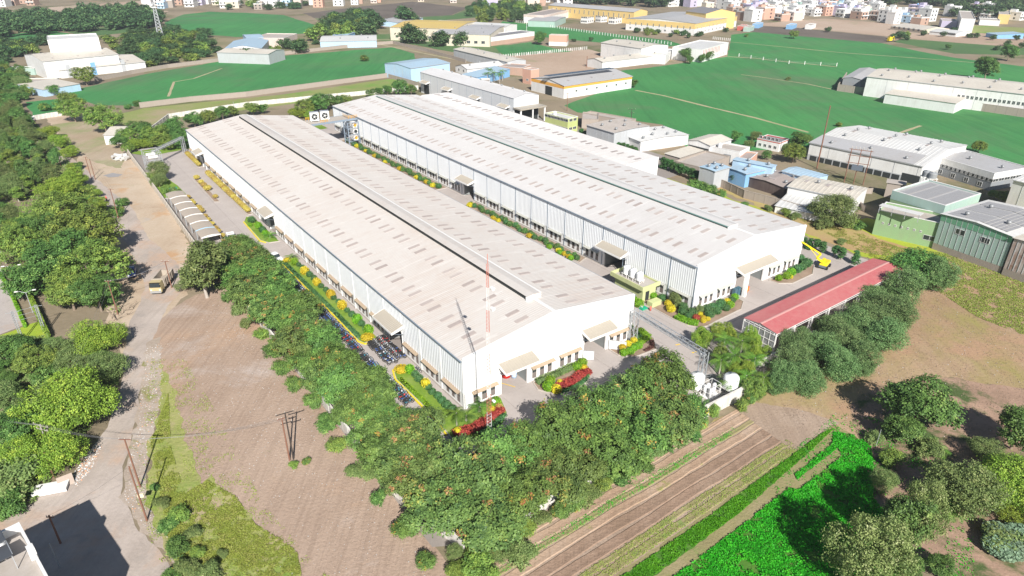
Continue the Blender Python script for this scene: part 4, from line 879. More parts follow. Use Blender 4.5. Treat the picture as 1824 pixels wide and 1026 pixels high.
# left yard rows
for j, y in enumerate(np.arange(156.4, 172.6, 1.55)): ball('gold', K(-1.0, y), .85, f'dusty yellow clipped shrub, {ordn(j)} in the far row along the near hall', .35, .75, 'dusty yellow shrubs of the far row')
for j, y in enumerate(np.arange(105.4, 147, 1.6)): ball('gold', K(-1.0, y), .9 if y > 119 else .8, f'dusty yellow clipped shrub, {ordn(j)} in the long row by the near hall wall', .35, .75, 'dusty yellow shrubs of the long row')
for j, y in enumerate((142.6, 137.4, 134.2, 130.0, 121.8)): ball('gold', K(-5.0, y), (.9, .85, .85, 1.1, .75)[j], f'golden ball shrub on the narrow island bed, {ordn(j).replace("nearest", "first")} from its far end', .3, .75)
for j, y in enumerate((125.2, 121.2, 119.2, 114, 111.5, 107, 104, 100.5, 97, 94.5, 91, 86, 84)): ball('gold', K(-11.4, y), 1.05 if j in (4, 3) else .75, f'golden ball on a stem, {ordn(j).replace("nearest", "first")} from the far end by the shelters', .5, .7)
for j, (x, y, r, kd) in enumerate([(-13.6, 131.5, 1.5, 'scrub'), (-15.2, 134.5, 1.6, 'scrub'), (-12.8, 128.6, 1.2, 'scrub')]): plant(kd, K(x, y), r, 2.3, f'{["dense dark", "tall dull", "low bright"][j]} green bush in the bed behind the parking shelters', 'bush', 'bush', var=j)
plant('grey', K(-14.6, 146.5), 3.4, 6.6, 'large grey-green tree just inside the boundary wall of the left yard', 'tree', 'shade_tree', var=0)
plant('grey', K(-15.6, 141.5), 2.4, 5.0, 'smaller grey-green tree in front of the large one inside the wall', 'tree', 'shade_tree', var=1)
# cypress row right of the second hall
for j, (x, y) in enumerate([(97.5+.1*i, 13.5-1.55*i) for i in range(14)]): 
    if j in (9, 12): continue
    plant('cone', K(x+.5, y), 1.15, 3.6+.5*math.sin(j*2), f'dark green columnar shrub, {ordn(j).replace("nearest", "farthest")} in the row beside the yellow boom lift', 'shrub', 'columnar_shrub', 'columnar shrubs beside the boom lift')
# ------------------------------------------------------------------ other structures of the factory site
def tree_parts(): pass
def gable_hall(name, label, X0, Y0, W, L, He, da, mats, cat='factory building', ribs=True, rz=ROT, origin=None, skyl=None):
    r = empty(name, origin if origin else K(X0, Y0), rz, label, cat); wm, rm = mats
    w = MB(); t = .2
    w.box(0, t, 0, L, 0, He-.05).box(W-t, W, 0, L, 0, He-.05)
    for y0 in (0, L-t): w.add([(t, y0, 0), (W-t, y0, 0), (W-t, y0, He-.05), (W/2, y0, He+da-.08), (t, y0, He-.05), (t, y0+t, 0), (W-t, y0+t, 0), (W-t, y0+t, He-.05), (W/2, y0+t, He+da-.08), (t, y0+t, He-.05)], [(0, 1, 2, 3, 4), (9, 8, 7, 6, 5)])
    w.build('wall', wm, r)
    sl = math.hypot(W/2, da); a, b = da/sl, W/2/sl
    corrugated(L+.4, [(-.2, He-.2*da/(W/2), -a, b), (W/2, He+da, 0, 1), (W+.2, He-.2*da/(W/2), a, b)], .6, .05, 'roof', rm, r).location = (0, -.2, 0)
    return r
# lean-to range attached to the right side of the second hall
ext = empty('factory_wing', K(88.5, 55.5), ROT, 'white wing joined to the right side of the second hall under one pale roof', 'factory building')
m = MB(); m.box(.02, 12.9, 0, .2, 0, 9.75).box(12.7, 12.9, .2, 116, 0, 9.45).box(.02, 12.9, 116, 116.2, 0, 9.5); m.build('wall', M_gable, ext)
corrugated(116.2, [(-.28, 9.50, 0, 1), (1.2, 9.86, 0, 1), (13.1, 9.60, 0, 1)], .5, .05, 'roof', M_roofB, ext)
sk = MB(); sk.box(0, 2.4, 0, .85, 0, .06); skm = sk.mesh('skylight', M_sky)
for b in range(17):
    for dy in (1.6, 4.2): link('skylight', skm, ext, (5.2, b*6.8+dy, 9.83))
# third, narrow hall behind
h3 = gable_hall('factory_hall', 'narrow white hall with grey arched roof behind the big halls', 116.3, 146, 12.5, 75.5, 9.6, 1.3, (paint('grey_white_cladding', (.66, .68, .70), .5, .1), paint('grey_roof_sheet', (.50, .50, .51), .5, .25, .06, streak=False)), 'factory hall')
pm = MB(); pm.box(-.05, .05, -.06, 0, .1, 9.4); pmm = pm.mesh('wall_joint', M_gut)
for k in range(12): link('wall_joint', pmm, h3, (-.03, 3+k*6.3, 0), R(90))
for y in (6.0, 27.0, 50.0, 70):
    canopy(h3, -.03, 6.2, y+3, 6.3, 2.2, R(-90)); d = MB(); d.box(-.06, .02, y-2.4, y+2.4, 0, 5.2); d.build('door', M_dark, h3)
m = MB(); m.box(0, .5, -4.6, -4.1, 0, 5.6).box(12, 12.5, -4.6, -4.1, 0, 5.6).box(6, 6.4, -4.6, -4.2, 0, 5.6); m.build('porch_column', M_gable, h3)
m = MB(); m.box(-.3, 12.8, -4.9, 0, 5.6, 6.1); m.build('porch_roof', M_can, h3); m = MB(); m.box(.3, 12.2, -.08, .0, 0, 5.0); m.build('door', M_dark, h3)
turb = MB(); turb.lathe((0, 0, 0), [(.25, 0), (.25, .25), (.42, .4), (.42, .62), (.2, .8), (.01, .82)], 10); TURB = turb.mesh('roof_ventilator', flat('dull_steel', (.30, .31, .32), .5, metal=.3))
for k in range(9): link('roof_ventilator', TURB, h3, (9, 5+k*8, 10.3))

# ---- red roofed shed
M_red = paint('red_roof_sheet', (.45, .125, .13), .5, .30, .12, dirtc=(.55, .32, .28), streak=False)
M_redcap = paint('pale_red_cap', (.60, .30, .28), .5, .2)
sh = empty('open_shed', K(52.0, -18.3), ROT, 'long open shed with pink-red ribbed roof and white lattice ends', 'shed')
LX, WY = 44.0, 6.6
m = MB(); n = int(LX/.4); vs_ = []; ys = []
for i in range(n): u0 = i*.4; ys += [(u0, 0), (u0+.26, 0), (u0+.3, .035), (u0+.37, .035)]
ys.append((LX, 0))
for x, d in ys: vs_ += [(x, -.15, 4.3+d), (x, WY/2, 4.75+d), (x, WY+.15, 4.3+d)]
m.add(vs_, [(3*k+j, 3*k+3+j, 3*k+4+j, 3*k+1+j) for k in range(len(ys)-1) for j in (0, 1)]); m.build('roof', M_red, sh)
m = MB(); m.add([(0, WY/2-.28, 4.77), (0, WY/2, 4.83), (0, WY/2+.28, 4.77), (LX, WY/2-.28, 4.77), (LX, WY/2, 4.83), (LX, WY/2+.28, 4.77)], [(0, 3, 4, 1), (1, 4, 5, 2)]); m.build('ridge_cap', M_redcap, sh)
pc = MB(); pc.box(-.1, .1, -.1, .1, 0, 4.2); pcm = pc.mesh('post', M_cap)
tr = MB()
tr.bar((0, 0, 4.15), (0, WY, 4.15), .09); tr.bar((0, 0, 4.2), (0, WY/2, 4.65), .08); tr.bar((0, WY/2, 4.65), (0, WY, 4.2), .08)
for k in range(8): y0 = k*WY/8; tr.bar((0, y0, 4.15), (0, y0+WY/16, 4.2+.45*(1-abs(y0+WY/16-WY/2)/(WY/2))), .05); tr.bar((0, y0+WY/16, 4.2+.45*(1-abs(y0+WY/16-WY/2)/(WY/2))), (0, y0+WY/8, 4.15), .05)
trm = tr.mesh('roof_truss', M_cap)
for k in range(9):
    x = .15+k*(LX-.3)/8; link('post', pcm, sh, (x, .05, 0)); link('post', pcm, sh, (x, .45, 0)); link('post', pcm, sh, (x, WY-.05, 0)); link('roof_truss', trm, sh, (x, 0, 0))
m = MB(); m.bar((0, -.02, 4.12), (LX, -.02, 4.12), .12).bar((0, -.02, 3.7), (LX, -.02, 3.7), .08); m.build('eave_rail', M_cap, sh)
m = MB(); m.box(LX-6, LX, -.05, .0, 0, 3.6).box(LX-.1, LX, 0, WY, 0, 4.2); m.build('end_wall', M_gable, sh)
m = MB()
for z in (.3, 1.4, 2.6, 3.9): m.bar((-.08, 0, z), (-.08, WY, z), .09)
for k in range(7): m.bar((-.08, k*WY/6, .1), (-.08, k*WY/6, 4.1), .08)
m.build('grille_frame', M_cap, sh)
m = MB()
for k in range(45): y = .1+k*(WY-.2)/44; m.bar((-.04, y, .3), (-.04, y, 3.9), .035)
for k in range(18): m.bar((-.04, .05, .4+k*.2), (-.04, WY-.05, .4+k*.2), .025)
m.build('wire_mesh', M_steel, sh)
m = MB(); m.box(-2.2, 0, .5, 3.6, 0, .35); m.build('step', M_conc, sh)

# ---- trusses
def truss_bridge(name, a, b, h, w, dep, label, seg=1.1, mat=M_steel, base_h=0):
    """pipe bridge of lattice steel between a and b (world, ground), deck at height h"""
    d = b-a; L = d.length; r = empty(name, a, math.atan2(d.y, d.x), label, 'pipe bridge'); n = max(2, int(L/seg))
    m = MB()
    for y in (-w/2, w/2):
        m.bar((0, y, h), (L, y, h), .1); m.bar((0, y, h-dep), (L, y, h-dep), .1)
        for k in range(n):
            x0, x1 = L*k/n, L*(k+1)/n; m.bar((x0, y, h-dep), (x0, y, h), .05); m.bar((x0, y, h if k % 2 else h-dep), (x1, y, h-dep if k % 2 else h), .05)
    for k in range(n+1): m.bar((L*k/n, -w/2, h), (L*k/n, w/2, h), .05); m.bar((L*k/n, -w/2, h-dep), (L*k/n, w/2, h-dep), .05)
    m.build('lattice_beam', mat, r)
    for y in (-.2, .12): p = MB(); p.tube((0, y, h-dep+.16), (L, y, h-dep+.16), .09, n=6); p.build('pipe', M_cap if y < 0 else M_steeld, r)
    for x in (.1, L-.1):
        c = MB()
        for dx in (-.45, .45):
            for y in (-w/2, w/2): c.bar((x+dx, y, 0), (x+dx, y, h), .12)
        z = 0; s = 1
        while z < h-.9:
            for y in (-w/2, w/2): c.bar((x-.45*s, y, z), (x+.45*s, y, z+.9), .05)
            for dx in (-.45, .45): c.bar((x+dx, -w/2*s, z), (x+dx, w/2*s, z+.9), .05)
            z += .9; s = -s
        c.build('lattice_leg', mat, r)
    return r
truss_bridge('pipe_bridge', K(34.9, -1.2), K(33.9, -17.4), 6.9, .9, .75, 'grey lattice pipe bridge from the near hall corner over the road to the tanks')
truss_bridge('pipe_bridge', K(-.9, 176), K(-12.2, 163.5), 5.6, .8, .7, 'pale lattice pipe bridge crossing the far end of the left yard')
# outdoor switch frame at the far left
sf = empty('switchyard_frame', K(-13.3, 160), ROT, 'galvanised switchyard frame with white tanks at the far end of the left yard', 'steel frame')
m = MB()
for x in (-2.2, 2.2):
    for y in (-3.5, 0, 3.5): m.bar((x, y, 0), (x, y, 6.4), .13)
    for z in (2.2, 4.2, 6.3): m.bar((x, -3.5, z), (x, 3.5, z), .1)
    m.bar((x, -3.5, 0), (x, 0, 2.2), .07); m.bar((x, 0, 2.2), (x, 3.5, 4.2), .07); m.bar((x, -3.5, 4.2), (x, 0, 2.2), .07); m.bar((x, 3.5, 4.2), (x, 0, 6.3), .07)
for y in (-3.5, 0, 3.5):
    for z in (2.2, 4.2, 6.3): m.bar((-2.2, y, z), (2.2, y, z), .1)
for k in range(8): m.bar((-2.2+.6*k, -3.5, 4.2), (-2.2+.6*k, 3.5, 4.2), .05)
m.build('frame', M_steel, sf)
for y in (-2.2, 1.6): t = MB(); t.tube((-1.4, y, 4.9), (1.2, y, 4.9), .5, n=10); t.build('tank', M_cap, sf)
t = MB(); t.box(-1.6, 1.6, -3, 0, .1, 1.8); t.build('transformer', flat('pink_white', (.62, .45, .40)), sf)

# ---- water tanks and filter unit near the right front corner
M_tank = flat('white_plastic', (.78, .79, .80), .4)
def tank_prof(r, h):
    p = [(.01, 0), (r, .0), (r, .05)]; k = 5
    for i in range(k): z = .1+(h*.72)*i/k; p += [(r, z), (r*1.03, z+.05), (r*1.03, z+.12), (r, z+.17)]
    return p+[(r, h*.78), (r*.8, h*.9), (r*.3, h*.97), (r*.28, h), (.01, h)]
def tank(name, pos, r, h, stand, label, rz=0, mat=None, steps=True):
    e = empty(name, pos, rz, label, 'water tank'); b = MB(); b.lathe((0, 0, stand), tank_prof(r, h), 18); b.build('body', mat or M_tank, e)
    l = MB(); l.lathe((0, 0, stand+h), [(.01, 0), (r*.26, 0), (r*.26, .06), (.01, .09)], 10); l.build('lid', flat('tank_lid', (.45, .47, .48)), e)
    if stand > .1:
        s = MB()
        for a in range(4):
            x, y = (r*.85*(1 if a in (0, 3) else -1), r*.85*(1 if a < 2 else -1)); s.bar((x, y, 0), (x, y, stand-.12), .1)
        s.box(-r, r, -r, r, stand-.12, stand-.0)
        for a, b_ in (((-.85, -.85), (.85, -.85)), ((.85, -.85), (.85, .85)), ((.85, .85), (-.85, .85)), ((-.85, .85), (-.85, -.85))): s.bar((a[0]*r, a[1]*r, 0), (b_[0]*r, b_[1]*r, stand-.15), .05)
        s.build('stand', M_cap, e)
    return e
tank('water_tank', K(32.6, -17.6), 1.15, 2.3, 1.3, 'white water tank nearest the pipe bridge foot', ROT)
tank('water_tank', K(36.2, -21.3), 1.2, 2.4, 1.6, 'white water tank on an open steel stand beside the boundary wall', ROT)
pl = MB(); pl.box(30.6, 37.6, -22.2, -16.6, .1, .38); o = pl.build('tank_platform', M_conc); o.location = K(0, 0); o.rotation_euler = (0, 0, ROT); tag(o, 'low concrete slab carrying the white tanks', 'platform')
fu = empty('filter_unit', K(33.2, -19.9, .38), ROT, 'white filter unit with upright pressure vessels between the two tanks', 'filter unit')
for k, (x, y) in enumerate(((-.7, -.5), (-.7, .5), (.1, -.5), (.1, .5), (.9, 0))): t = MB(); t.lathe((x, y, 0), [(.01, 0), (.3, .05), (.3, 1.7), (.2, 1.95), (.01, 2.0)], 10); t.build('pressure_vessel', M_tank, fu)
m = MB(); m.box(-1.2, 1.4, -.95, .95, 0, .1)
for x in (-1.15, 1.35):
    for y in (-.9, .9): m.bar((x, y, .1), (x, y, 2.2), .06)
for z in (1.1, 2.2):
    for y in (-.9, .9): m.bar((-1.15, y, z), (1.35, y, z), .05)
    for x in (-1.15, 1.35): m.bar((x, -.9, z), (x, .9, z), .05)
m.build('frame', M_cap, fu)
m = MB()
for k in range(9): m.bar((35.0+.0*k, -17.6-.0, 0), (35.0, -17.6, 0), .05)
rl = empty('railing', K(35.6, -15.8), ROT-R(38), 'grey steel railing beside the tanks', 'railing'); m = MB()
for k in range(8): m.bar((k*.9, 0, .05), (k*.9, 0, 1.1), .05)
m.build('post', M_steel, rl); m = MB()
for z in (.4, .75, 1.1): m.bar((0, 0, z), (6.3, 0, z), .045)
m.build('rail', M_steel, rl)

# ---- pale green pump house with three tanks
M_pg = paint('pale_green_wall', (.52, .56, .28), .75, .3)
ph = empty('pump_house', K(46.9, 8.2), ROT, 'low pale green pump house beside the second hall, three white tanks on its roof', 'pump house')
m = MB(); m.box(.7, 4.4, .5, 8.4, 0, 2.9); m.build('wall', M_pg, ph)
m = MB(); m.box(0, 5.0, 0, 9.2, 2.9, 3.05); m.build('roof_slab', M_conc, ph)
m = MB(); m.box(-.02, .16, -.02, 9.22, 2.8, 3.7).box(.16, 5.02, -.02, .16, 2.8, 3.7).box(.16, 5.02, 9.04, 9.22, 2.8, 3.7).box(4.86, 5.02, .16, 9.04, 2.8, 3.4); m.build('parapet', M_pg, ph)
m = MB(); m.box(1.5, 2.5, .44, .5, .1, 2.1); m.build('door', M_dark, ph)
for k in range(3): tank('water_tank', K(47.6+1.4, 8.2+3.0+1.85*k, 3.05), .72, 1.75, .7, f'white roof tank, {["nearest", "middle", "farthest"][k]} of three on the pale green pump house', ROT)
for k, (y, kd) in enumerate(((7.7, 'lime'), (9.1, 'lime'), (10.6, 'lime'), (12.0, 'green'), (13.3, 'lime'), (14.6, 'green'), (16.0, 'green'), (17.6, 'lime'))): ball('lime' if kd == 'lime' else 'green', K(45.6+(.3 if k > 1 else 0), y), 1.0 if k < 2 else .8, f'{"lime" if kd == "lime" else "dark green"} ball shrub in front of the pump house, {ordn(k)} along its road side', 0, .95)
pf = empty('picket_fence', K(45.3, 6.4), ROT+R(90), 'low white picket fence at the foot of the pump house shrubs', 'fence'); pk = MB(); pk.box(-.05, .05, -.02, .02, 0, .85); pkm = pk.mesh('picket', M_cap)
for k in range(26): link('picket', pkm, pf, (k*.24, 0, .05))
m = MB(); m.box(-.1, 6.2, .021, .05, .3, .36).box(-.1, 6.2, .021, .05, .65, .71); m.build('rail', M_cap, pf)
m = MB(); m.lathe((0, 0, 0), [(.01, 0), (.16, 0), (.18, .4), (.22, .45), (.22, .85), (.1, 1.05), (.01, 1.06)], 10); tag(m.build('fire_hydrant', flat('hydrant_red', (.62, .16, .12)), None, K(46.3, 5.2)), 'red hydrant post beside the road at the end of the picket fence', 'hydrant')
m = MB(); m.box(-.7, .7, -.5, .5, .08, .35).box(-.6, .6, -.4, .4, .35, .5); tag(m.build('cover_box', flat('sea_green', (.02, .35, .20)), None, K(45.7, 6.5, 0), ROT), 'flat green box cover beside the picket fence', 'box cover')
m = MB(); m.box(-1.3, 1.3, -.7, .7, .05, 1.15); tag(m.build('planter_box', M_pg, None, K(48.6, 6.4), ROT), 'pale green masonry planter at the near end of the pump house', 'planter')

# ---- cooler bridge and service tower between the halls at the back
M_deck = paint('deck', (.46, .42, .37), .8, .3); M_org = flat('orange_paint', (.70, .36, .03), .5)
br = empty('service_bridge', K(35.9, 152.5), ROT, 'grey service bridge between the two hall roofs near their far ends', 'bridge')
m = MB(); m.box(0, 17, 0, 6.5, 8.9, 9.15); m.build('deck', M_deck, br)
m = MB(); m.box(0, 17, -.12, -.01, 8.6, 9.25).box(0, 17, 6.51, 6.62, 8.6, 9.25)
for k in range(12): m.bar((k*1.5, -.06, 8.5), (k*1.5, 6.5, 8.5), .12)
m.build('side_beam', M_gut, br)
for (x0, x1, y0, y1, nm) in ((3.4, 6, .1, .2, 'front'), (13.6, 16.9, .3, 5.5, 'end'), (.4, 3.4, 6.2, 6.4, 'back')):
    m = MB()
    for z in (.45, .8, 1.1): m.box(x0, x1, y0, y0+.08, 9.15+z-.06, 9.15+z); m.box(x0, x0+.08, y0, y1, 9.15+z-.06, 9.15+z)
    for xx in np.linspace(x0, x1-.08, 4): m.box(xx, xx+.08, y0-.01, y0+.09, 9.15, 10.25)
    m.build('orange_rail', M_org, br)
def fan_unit(loc, rz, label):
    e = empty('cooling_unit', loc, rz, label, 'cooling unit'); m = MB(); m.box(-1.45, 1.45, -.9, .9, .3, 3.1); m.build('casing', M_cap, e)
    m = MB(); m.box(-1.5, 1.5, -.95, .95, 3.1, 3.2).box(-1.3, -1.1, -.8, .8, 0, .3).box(1.1, 1.3, -.8, .8, 0, .3); m.build('frame', M_steel, e)
    f = MB(); n = 20; f.add([(1.05*math.cos(i/n*6.2832), -.93, 1.7+1.05*math.sin(i/n*6.2832)) for i in range(n)]+[(1.05*math.cos(i/n*6.2832), -.905, 1.7+1.05*math.sin(i/n*6.2832)) for i in range(n)], [tuple(range(n))]+[(i, n+i, n+(i+1) % n, (i+1) % n) for i in range(n)]); f.build('fan_opening', M_dark, e)
    b = MB(); 
    for k in range(5): a = k/5*6.2832; b.bar((0, -.97, 1.7), (.95*math.cos(a), -.97, 1.7+.95*math.sin(a)), .22, .34, .04)
    b.tube((0, -1.0, 1.7), (0, -.94, 1.7), .28, n=10); b.build('fan', M_cap, e)
fan_unit(K(38.6, 156.2, 9.2), ROT+R(-14), 'left of the two big white fan coolers on the service bridge'); fan_unit(K(42.2, 156.0, 9.2), ROT+R(-14), 'right of the two big white fan coolers on the service bridge')
tw = empty('service_tower', K(47.6, 149.6), ROT, 'blue-grey steel tower of cooler units under the service bridge', 'tower'); m = MB()
for x in (0, 4):
    for y in (0, 3.6): m.bar((x, y, 0), (x, y, 8.6), .28)
for z in (2.1, 4.3, 6.5, 8.5):
    for y in (0, 3.6): m.bar((0, y, z), (4, y, z), .16)
    for x in (0, 4): m.bar((x, 0, z), (x, 3.6, z), .16)
for k, z in enumerate((0, 2.1, 4.3, 6.5)): m.bar((0 if k % 2 else 4, 0, z), (4 if k % 2 else 0, 0, z+2.1), .09); m.bar((0, 0 if k % 2 else 3.6, z), (0, 3.6 if k % 2 else 0, z+2.1), .09)
m.build('frame', M_gut, tw)
for z in (2.2, 4.4, 6.6): 
    d = MB(); d.box(2.1, 3.7, .5, 3.0, z, z+1.7); d.build('unit', M_cap, tw)
    d = MB(); d.tube((2.9, .35, z+.85), (2.9, .48, z+.85), .6, n=12); d.build('fan_ring', M_org if z != 4.4 else M_dark, tw)

# ---- parking shelters along the left wall
M_shel = paint('tan_shelter_sheet', (.42, .36, .30), .6, .25, .3, streak=False)
for k in range(7):
    y = 121.6-k*5.6 if k < 6 else 88.2
    e = empty('parking_shelter', K(-16.6, y), ROT, f'tan parking shelter with curved roof, {ordn(k).replace("nearest", "farthest")} in the row beside the boundary wall' if k else 'tan parking shelter with white-edged curved roof at the far end of the row', 'shelter')
    m = MB(); n = 8; P = [(4.4*i/n, 2.45+.32*math.sin(math.pi*i/n)) for i in range(n+1)]
    m.add([(x, 0, z) for x, z in P]+[(x, 5.1, z) for x, z in P]+[(x, 0, z-.05) for x, z in P]+[(x, 5.1, z-.05) for x, z in P], [(i, i+1, n+2+i, n+1+i) for i in range(n)]+[(2*n+2+i, 3*n+3+i, 3*n+4+i, 2*n+3+i) for i in range(n)], True); m.build('roof', M_shel, e)
    m = MB()
    for i in range(n): (x0, z0), (x1, z1) = P[i], P[i+1]; m.add([(x0, -.03, z0+.05), (x1, -.03, z1+.05), (x1, -.03, 2.3), (x0, -.03, 2.3)], [(3, 2, 1, 0)]); m.add([(x0, -.01, z0+.05), (x1, -.01, z1+.05), (x1, -.01, 2.3), (x0, -.01, 2.3)], [(0, 1, 2, 3)])
    m.build('gable_board', M_cap if k != 5 else flat('blue_white', (.35, .60, .80)), e)
    m = MB()
    for x in (.1, 4.3):
        for yy in (.1, 5.0): m.box(x-.05, x+.05, yy-.05, yy+.05, 0, 2.4)
    m.build('post', M_steel, e)
e = empty('gate_shelter', K(-16.8, 75.5), ROT, 'flat tan gate shelter with white front beside the open gate', 'shelter'); m = MB(); m.box(0, 4.4, 0, 6.5, 2.8, 2.95); m.build('roof', M_shel, e); m = MB(); m.box(-.05, 4.45, -.1, 0, 2.55, 3.0).box(0, .2, .1, .3, 0, 2.8).box(4.2, 4.4, .1, .3, 0, 2.8).box(0, .2, 6.2, 6.4, 0, 2.8).box(4.2, 4.4, 6.2, 6.4, 0, 2.8); m.build('fascia', M_cap, e)
m = MB(); m.box(-.9, .9, -.6, .6, .05, 1.5).box(-1, 1, -.7, .7, 1.5, 1.6); tag(m.build('waste_bin', flat('bin_green', (.02, .42, .25)), None, K(-13.4, 133.3, .05), ROT), 'bright green bin between the bushes in the left yard', 'bin')

# ---- gates leaves at the front doors, barrels
def gate(loc, w, label, rz=0):
    e = empty('gate_leaf', loc, ROT+rz, label, 'gate'); m = MB(); m.box(0, w, -.03, .03, .25, 1.9); m.build('sheet', M_cap, e); m = MB(); m.box(-.05, 0, -.05, .05, 0, 2.0).box(w, w+.05, -.05, .05, 0, 2.0).box(0, w, -.05, .05, 1.9, 2.0).box(0, w, -.05, .05, .18, .25); m.build('frame', M_steel, e)
gate(K(30.0, -.25), 3.0, 'white sheet gate leaf right of the open right front door', R(-50)); gate(K(24.0, -.2), 1.8, 'white gate leaf left of the right front door', R(-130)+R(88))
def drum(loc, col, r, h, label, name='drum'):
    m = MB(); m.lathe((0, 0, 0), [(.01, 0), (r, 0), (r, h*.3), (r*1.05, h*.33), (r, h*.36), (r, h*.66), (r*1.05, h*.69), (r, h*.72), (r, h), (r*.9, h), (.01, h*.98)], 14); tag(m.build(name, flat('drum_'+col[0], col[1], .45), None, loc), label, 'drum')
drum(K(10.4, 3.6, .1), ('red', (.75, .03, .02)), .8, 2.0, 'bright red container just inside the left front door'); drum(K(11.3, 2.6, .1), ('lblue', (.45, .60, .80)), .45, 1.0, 'pale blue drum inside the left front door')
drum(K(11.6, 3.5, .1), ('grey', (.45, .45, .45)), .45, 1.3, 'grey drum behind the pale blue one inside the left door')
drum(K(67.4, -1.0, .08), ('blue', (.05, .16, .55)), .38, .95, 'blue drum at the second hall porch column'); drum(K(68.3, -.7, .08), ('orange', (.85, .30, .03)), .36, .95, 'orange drum beside the blue one at the second hall porch'); drum(K(69.0, -.5, .08), ('orange2', (.80, .16, .03)), .36, .9, 'red-orange drum, rightmost at the second hall porch')
for k, x in enumerate((64.6, 65.6)):
    m = MB(); m.box(-.4, .4, -.35, .35, 0, 1.7).box(-.44, .44, -.39, .39, 1.7, 1.8); tag(m.build('cabinet', flat('teal_grey', (.06, .13, .17), .4), None, K(x, -.6, .08), ROT), f'{["left", "right"][k]} of two dark blue-grey cabinets beside the second hall porch', 'cabinet')
# columns of the second hall's deep porch
m = MB(); m.box(-.35, .35, -.35, .35, 0, 5.2); tag(m.build('porch_column', M_gable, None, K(66.2, -1.7, .0), ROT), 'white square column holding up the second hall porch', 'column')
m = MB(); m.box(0, 5.1, 0, .02, 0, .02)
# painted line in the left doorway
o = sheet('floor_line', KW([(7.4, 4.4), (7.6, 4.4), (9.9, .2), (9.7, .2)]), .12, flat('line_yellow', (.75, .50, .08)), 1, 0)
for k, (x, y) in enumerate(((24.6, -7.6), (29.2, -6.3), (36.6, -8.6), (40.6, -6.2), (41, -9.6))): sheet('floor_mark', KW([(x, y), (x+.9, y-.2), (x+.9, y-.5), (x, y-.3)]), .112, flat('line_yellow', (.75, .50, .08)), 1, 0)

# ---- motorbikes
def bike_proto(ci):
    cols = [(.03, .03, .035), (.05, .10, .30), (.45, .04, .04), (.45, .47, .50), (.02, .16, .22)]
    bm_ = flat('bike_paint_%d' % ci, cols[ci], .3, spec=.6); e = empty('motorbike', (0, 0, 0), 0, 'x', 'motorbike')
    w = MB()
    def wheel(y):
        m = MB(); n = 14
        for i in range(n):
            a0, a1 = i/n*6.2832, (i+1)/n*6.2832; m.bar((0, y+.29*math.cos(a0), .31+.29*math.sin(a0)), (0, y+.29*math.cos(a1), .31+.29*math.sin(a1)), .09)
        m.tube((-.03, y, .31), (.03, y, .31), .1, n=8); return m
    for y in (-.62, .62): wheel(y).build('wheel', flat('tyre', (.025, .025, .025), .8), e)
    b = MB(); b.lathe((0, .12, .62), [(.01, -.1), (.13, -.06), (.17, .06), (.13, .2), (.01, .24)], 8); b.box(-.1, .1, -.75, -.35, .55, .72); b.box(-.07, .07, .55, .75, .6, .66); b.build('tank', bm_, e)
    s = MB(); s.box(-.13, .13, -.68, -.02, .74, .84); s.build('seat', flat('seat_black', (.03, .03, .03), .6), e)
    f = MB(); f.bar((0, -.6, .35), (0, -.1, .7), .06).bar((0, -.1, .7), (0, .35, .85), .07).bar((0, .62, .31), (0, .36, 1.0), .07); f.box(-.14, .14, -.18, .2, .25, .52); f.bar((-.14, -.1, .3), (-.14, -.8, .36), .08); f.build('frame', flat('engine_grey', (.22, .22, .23), .4, metal=.5), e)
    h = MB(); h.bar((-.36, .28, 1.03), (.36, .28, 1.03), .04); h.tube((0, .4, .9), (0, .5, .9), .1, n=8); h.build('handlebar', M_steel, e)
    return reg(e)
BIK = [bike_proto(i) for i in range(5)]; used_b = set()
def bike(x, y, face):
    ci = rnd.choices(range(5), (6, 3, 2, 2, 3))[0]; e = BIK[ci]
    lab = ['black motorbike in the tightly parked rows beside the near hall', 'dark blue motorbike in the tightly parked rows beside the near hall', 'red motorbike in the tightly parked rows beside the near hall', 'silver motorbike in the tightly parked rows beside the near hall', 'teal motorbike in the tightly parked rows beside the near hall'][ci]
    grp = ['black', 'blue', 'red', 'silver', 'teal'][ci]+' parked motorbikes'
    p = K(x, y, .09); rz = ROT+face+rnd.uniform(-.12, .12)
    if ci in used_b: copy_tree(e, p, rz, 1.05, label=lab, group=grp)
    else: e.location = p; e.rotation_euler = (0, 0, rz); e.scale = (1.05,)*3; e['label'] = lab; e['group'] = grp; used_b.add(ci)
y = 66.0
while y > 28.5: bike(-6.1+rnd.uniform(-.15, .15), y, R(-90+12)); y -= rnd.uniform(.55, .72)
y = 62.0
while y > 38: bike(-7.9+rnd.uniform(-.2, .2), y, R(-90+12)); y -= rnd.uniform(.6, .95)
for x0, ya, yb, fc in ((-1.3, 26.2, 18.2, 78), (-3.2, 25.6, 17.2, -100), (-6.3, 27.4, 23.6, -80), (-6.3, 22.6, 12.0, -80), (-6.2, 11.8, 6.0, -80), (-6.3, 2.5, -1.5, -80)):
    y = ya
    while y > yb: bike(x0+rnd.uniform(-.12, .12), y, R(fc)); y -= rnd.uniform(.5, .62)
m = MB()
bc = empty('bicycle', K(-.75, 13.2, .1), ROT+R(20), 'dark bicycle leaning beside the near hall wall', 'bicycle')
for y in (-.5, .5):
    w = MB()
    for i in range(14): a0, a1 = i/14*6.2832, (i+1)/14*6.2832; w.bar((0, y+.32*math.cos(a0), .33+.32*math.sin(a0)), (0, y+.32*math.cos(a1), .33+.32*math.sin(a1)), .05)
    w.build('wheel', flat('tyre', (.025, .025, .025), .8), bc)
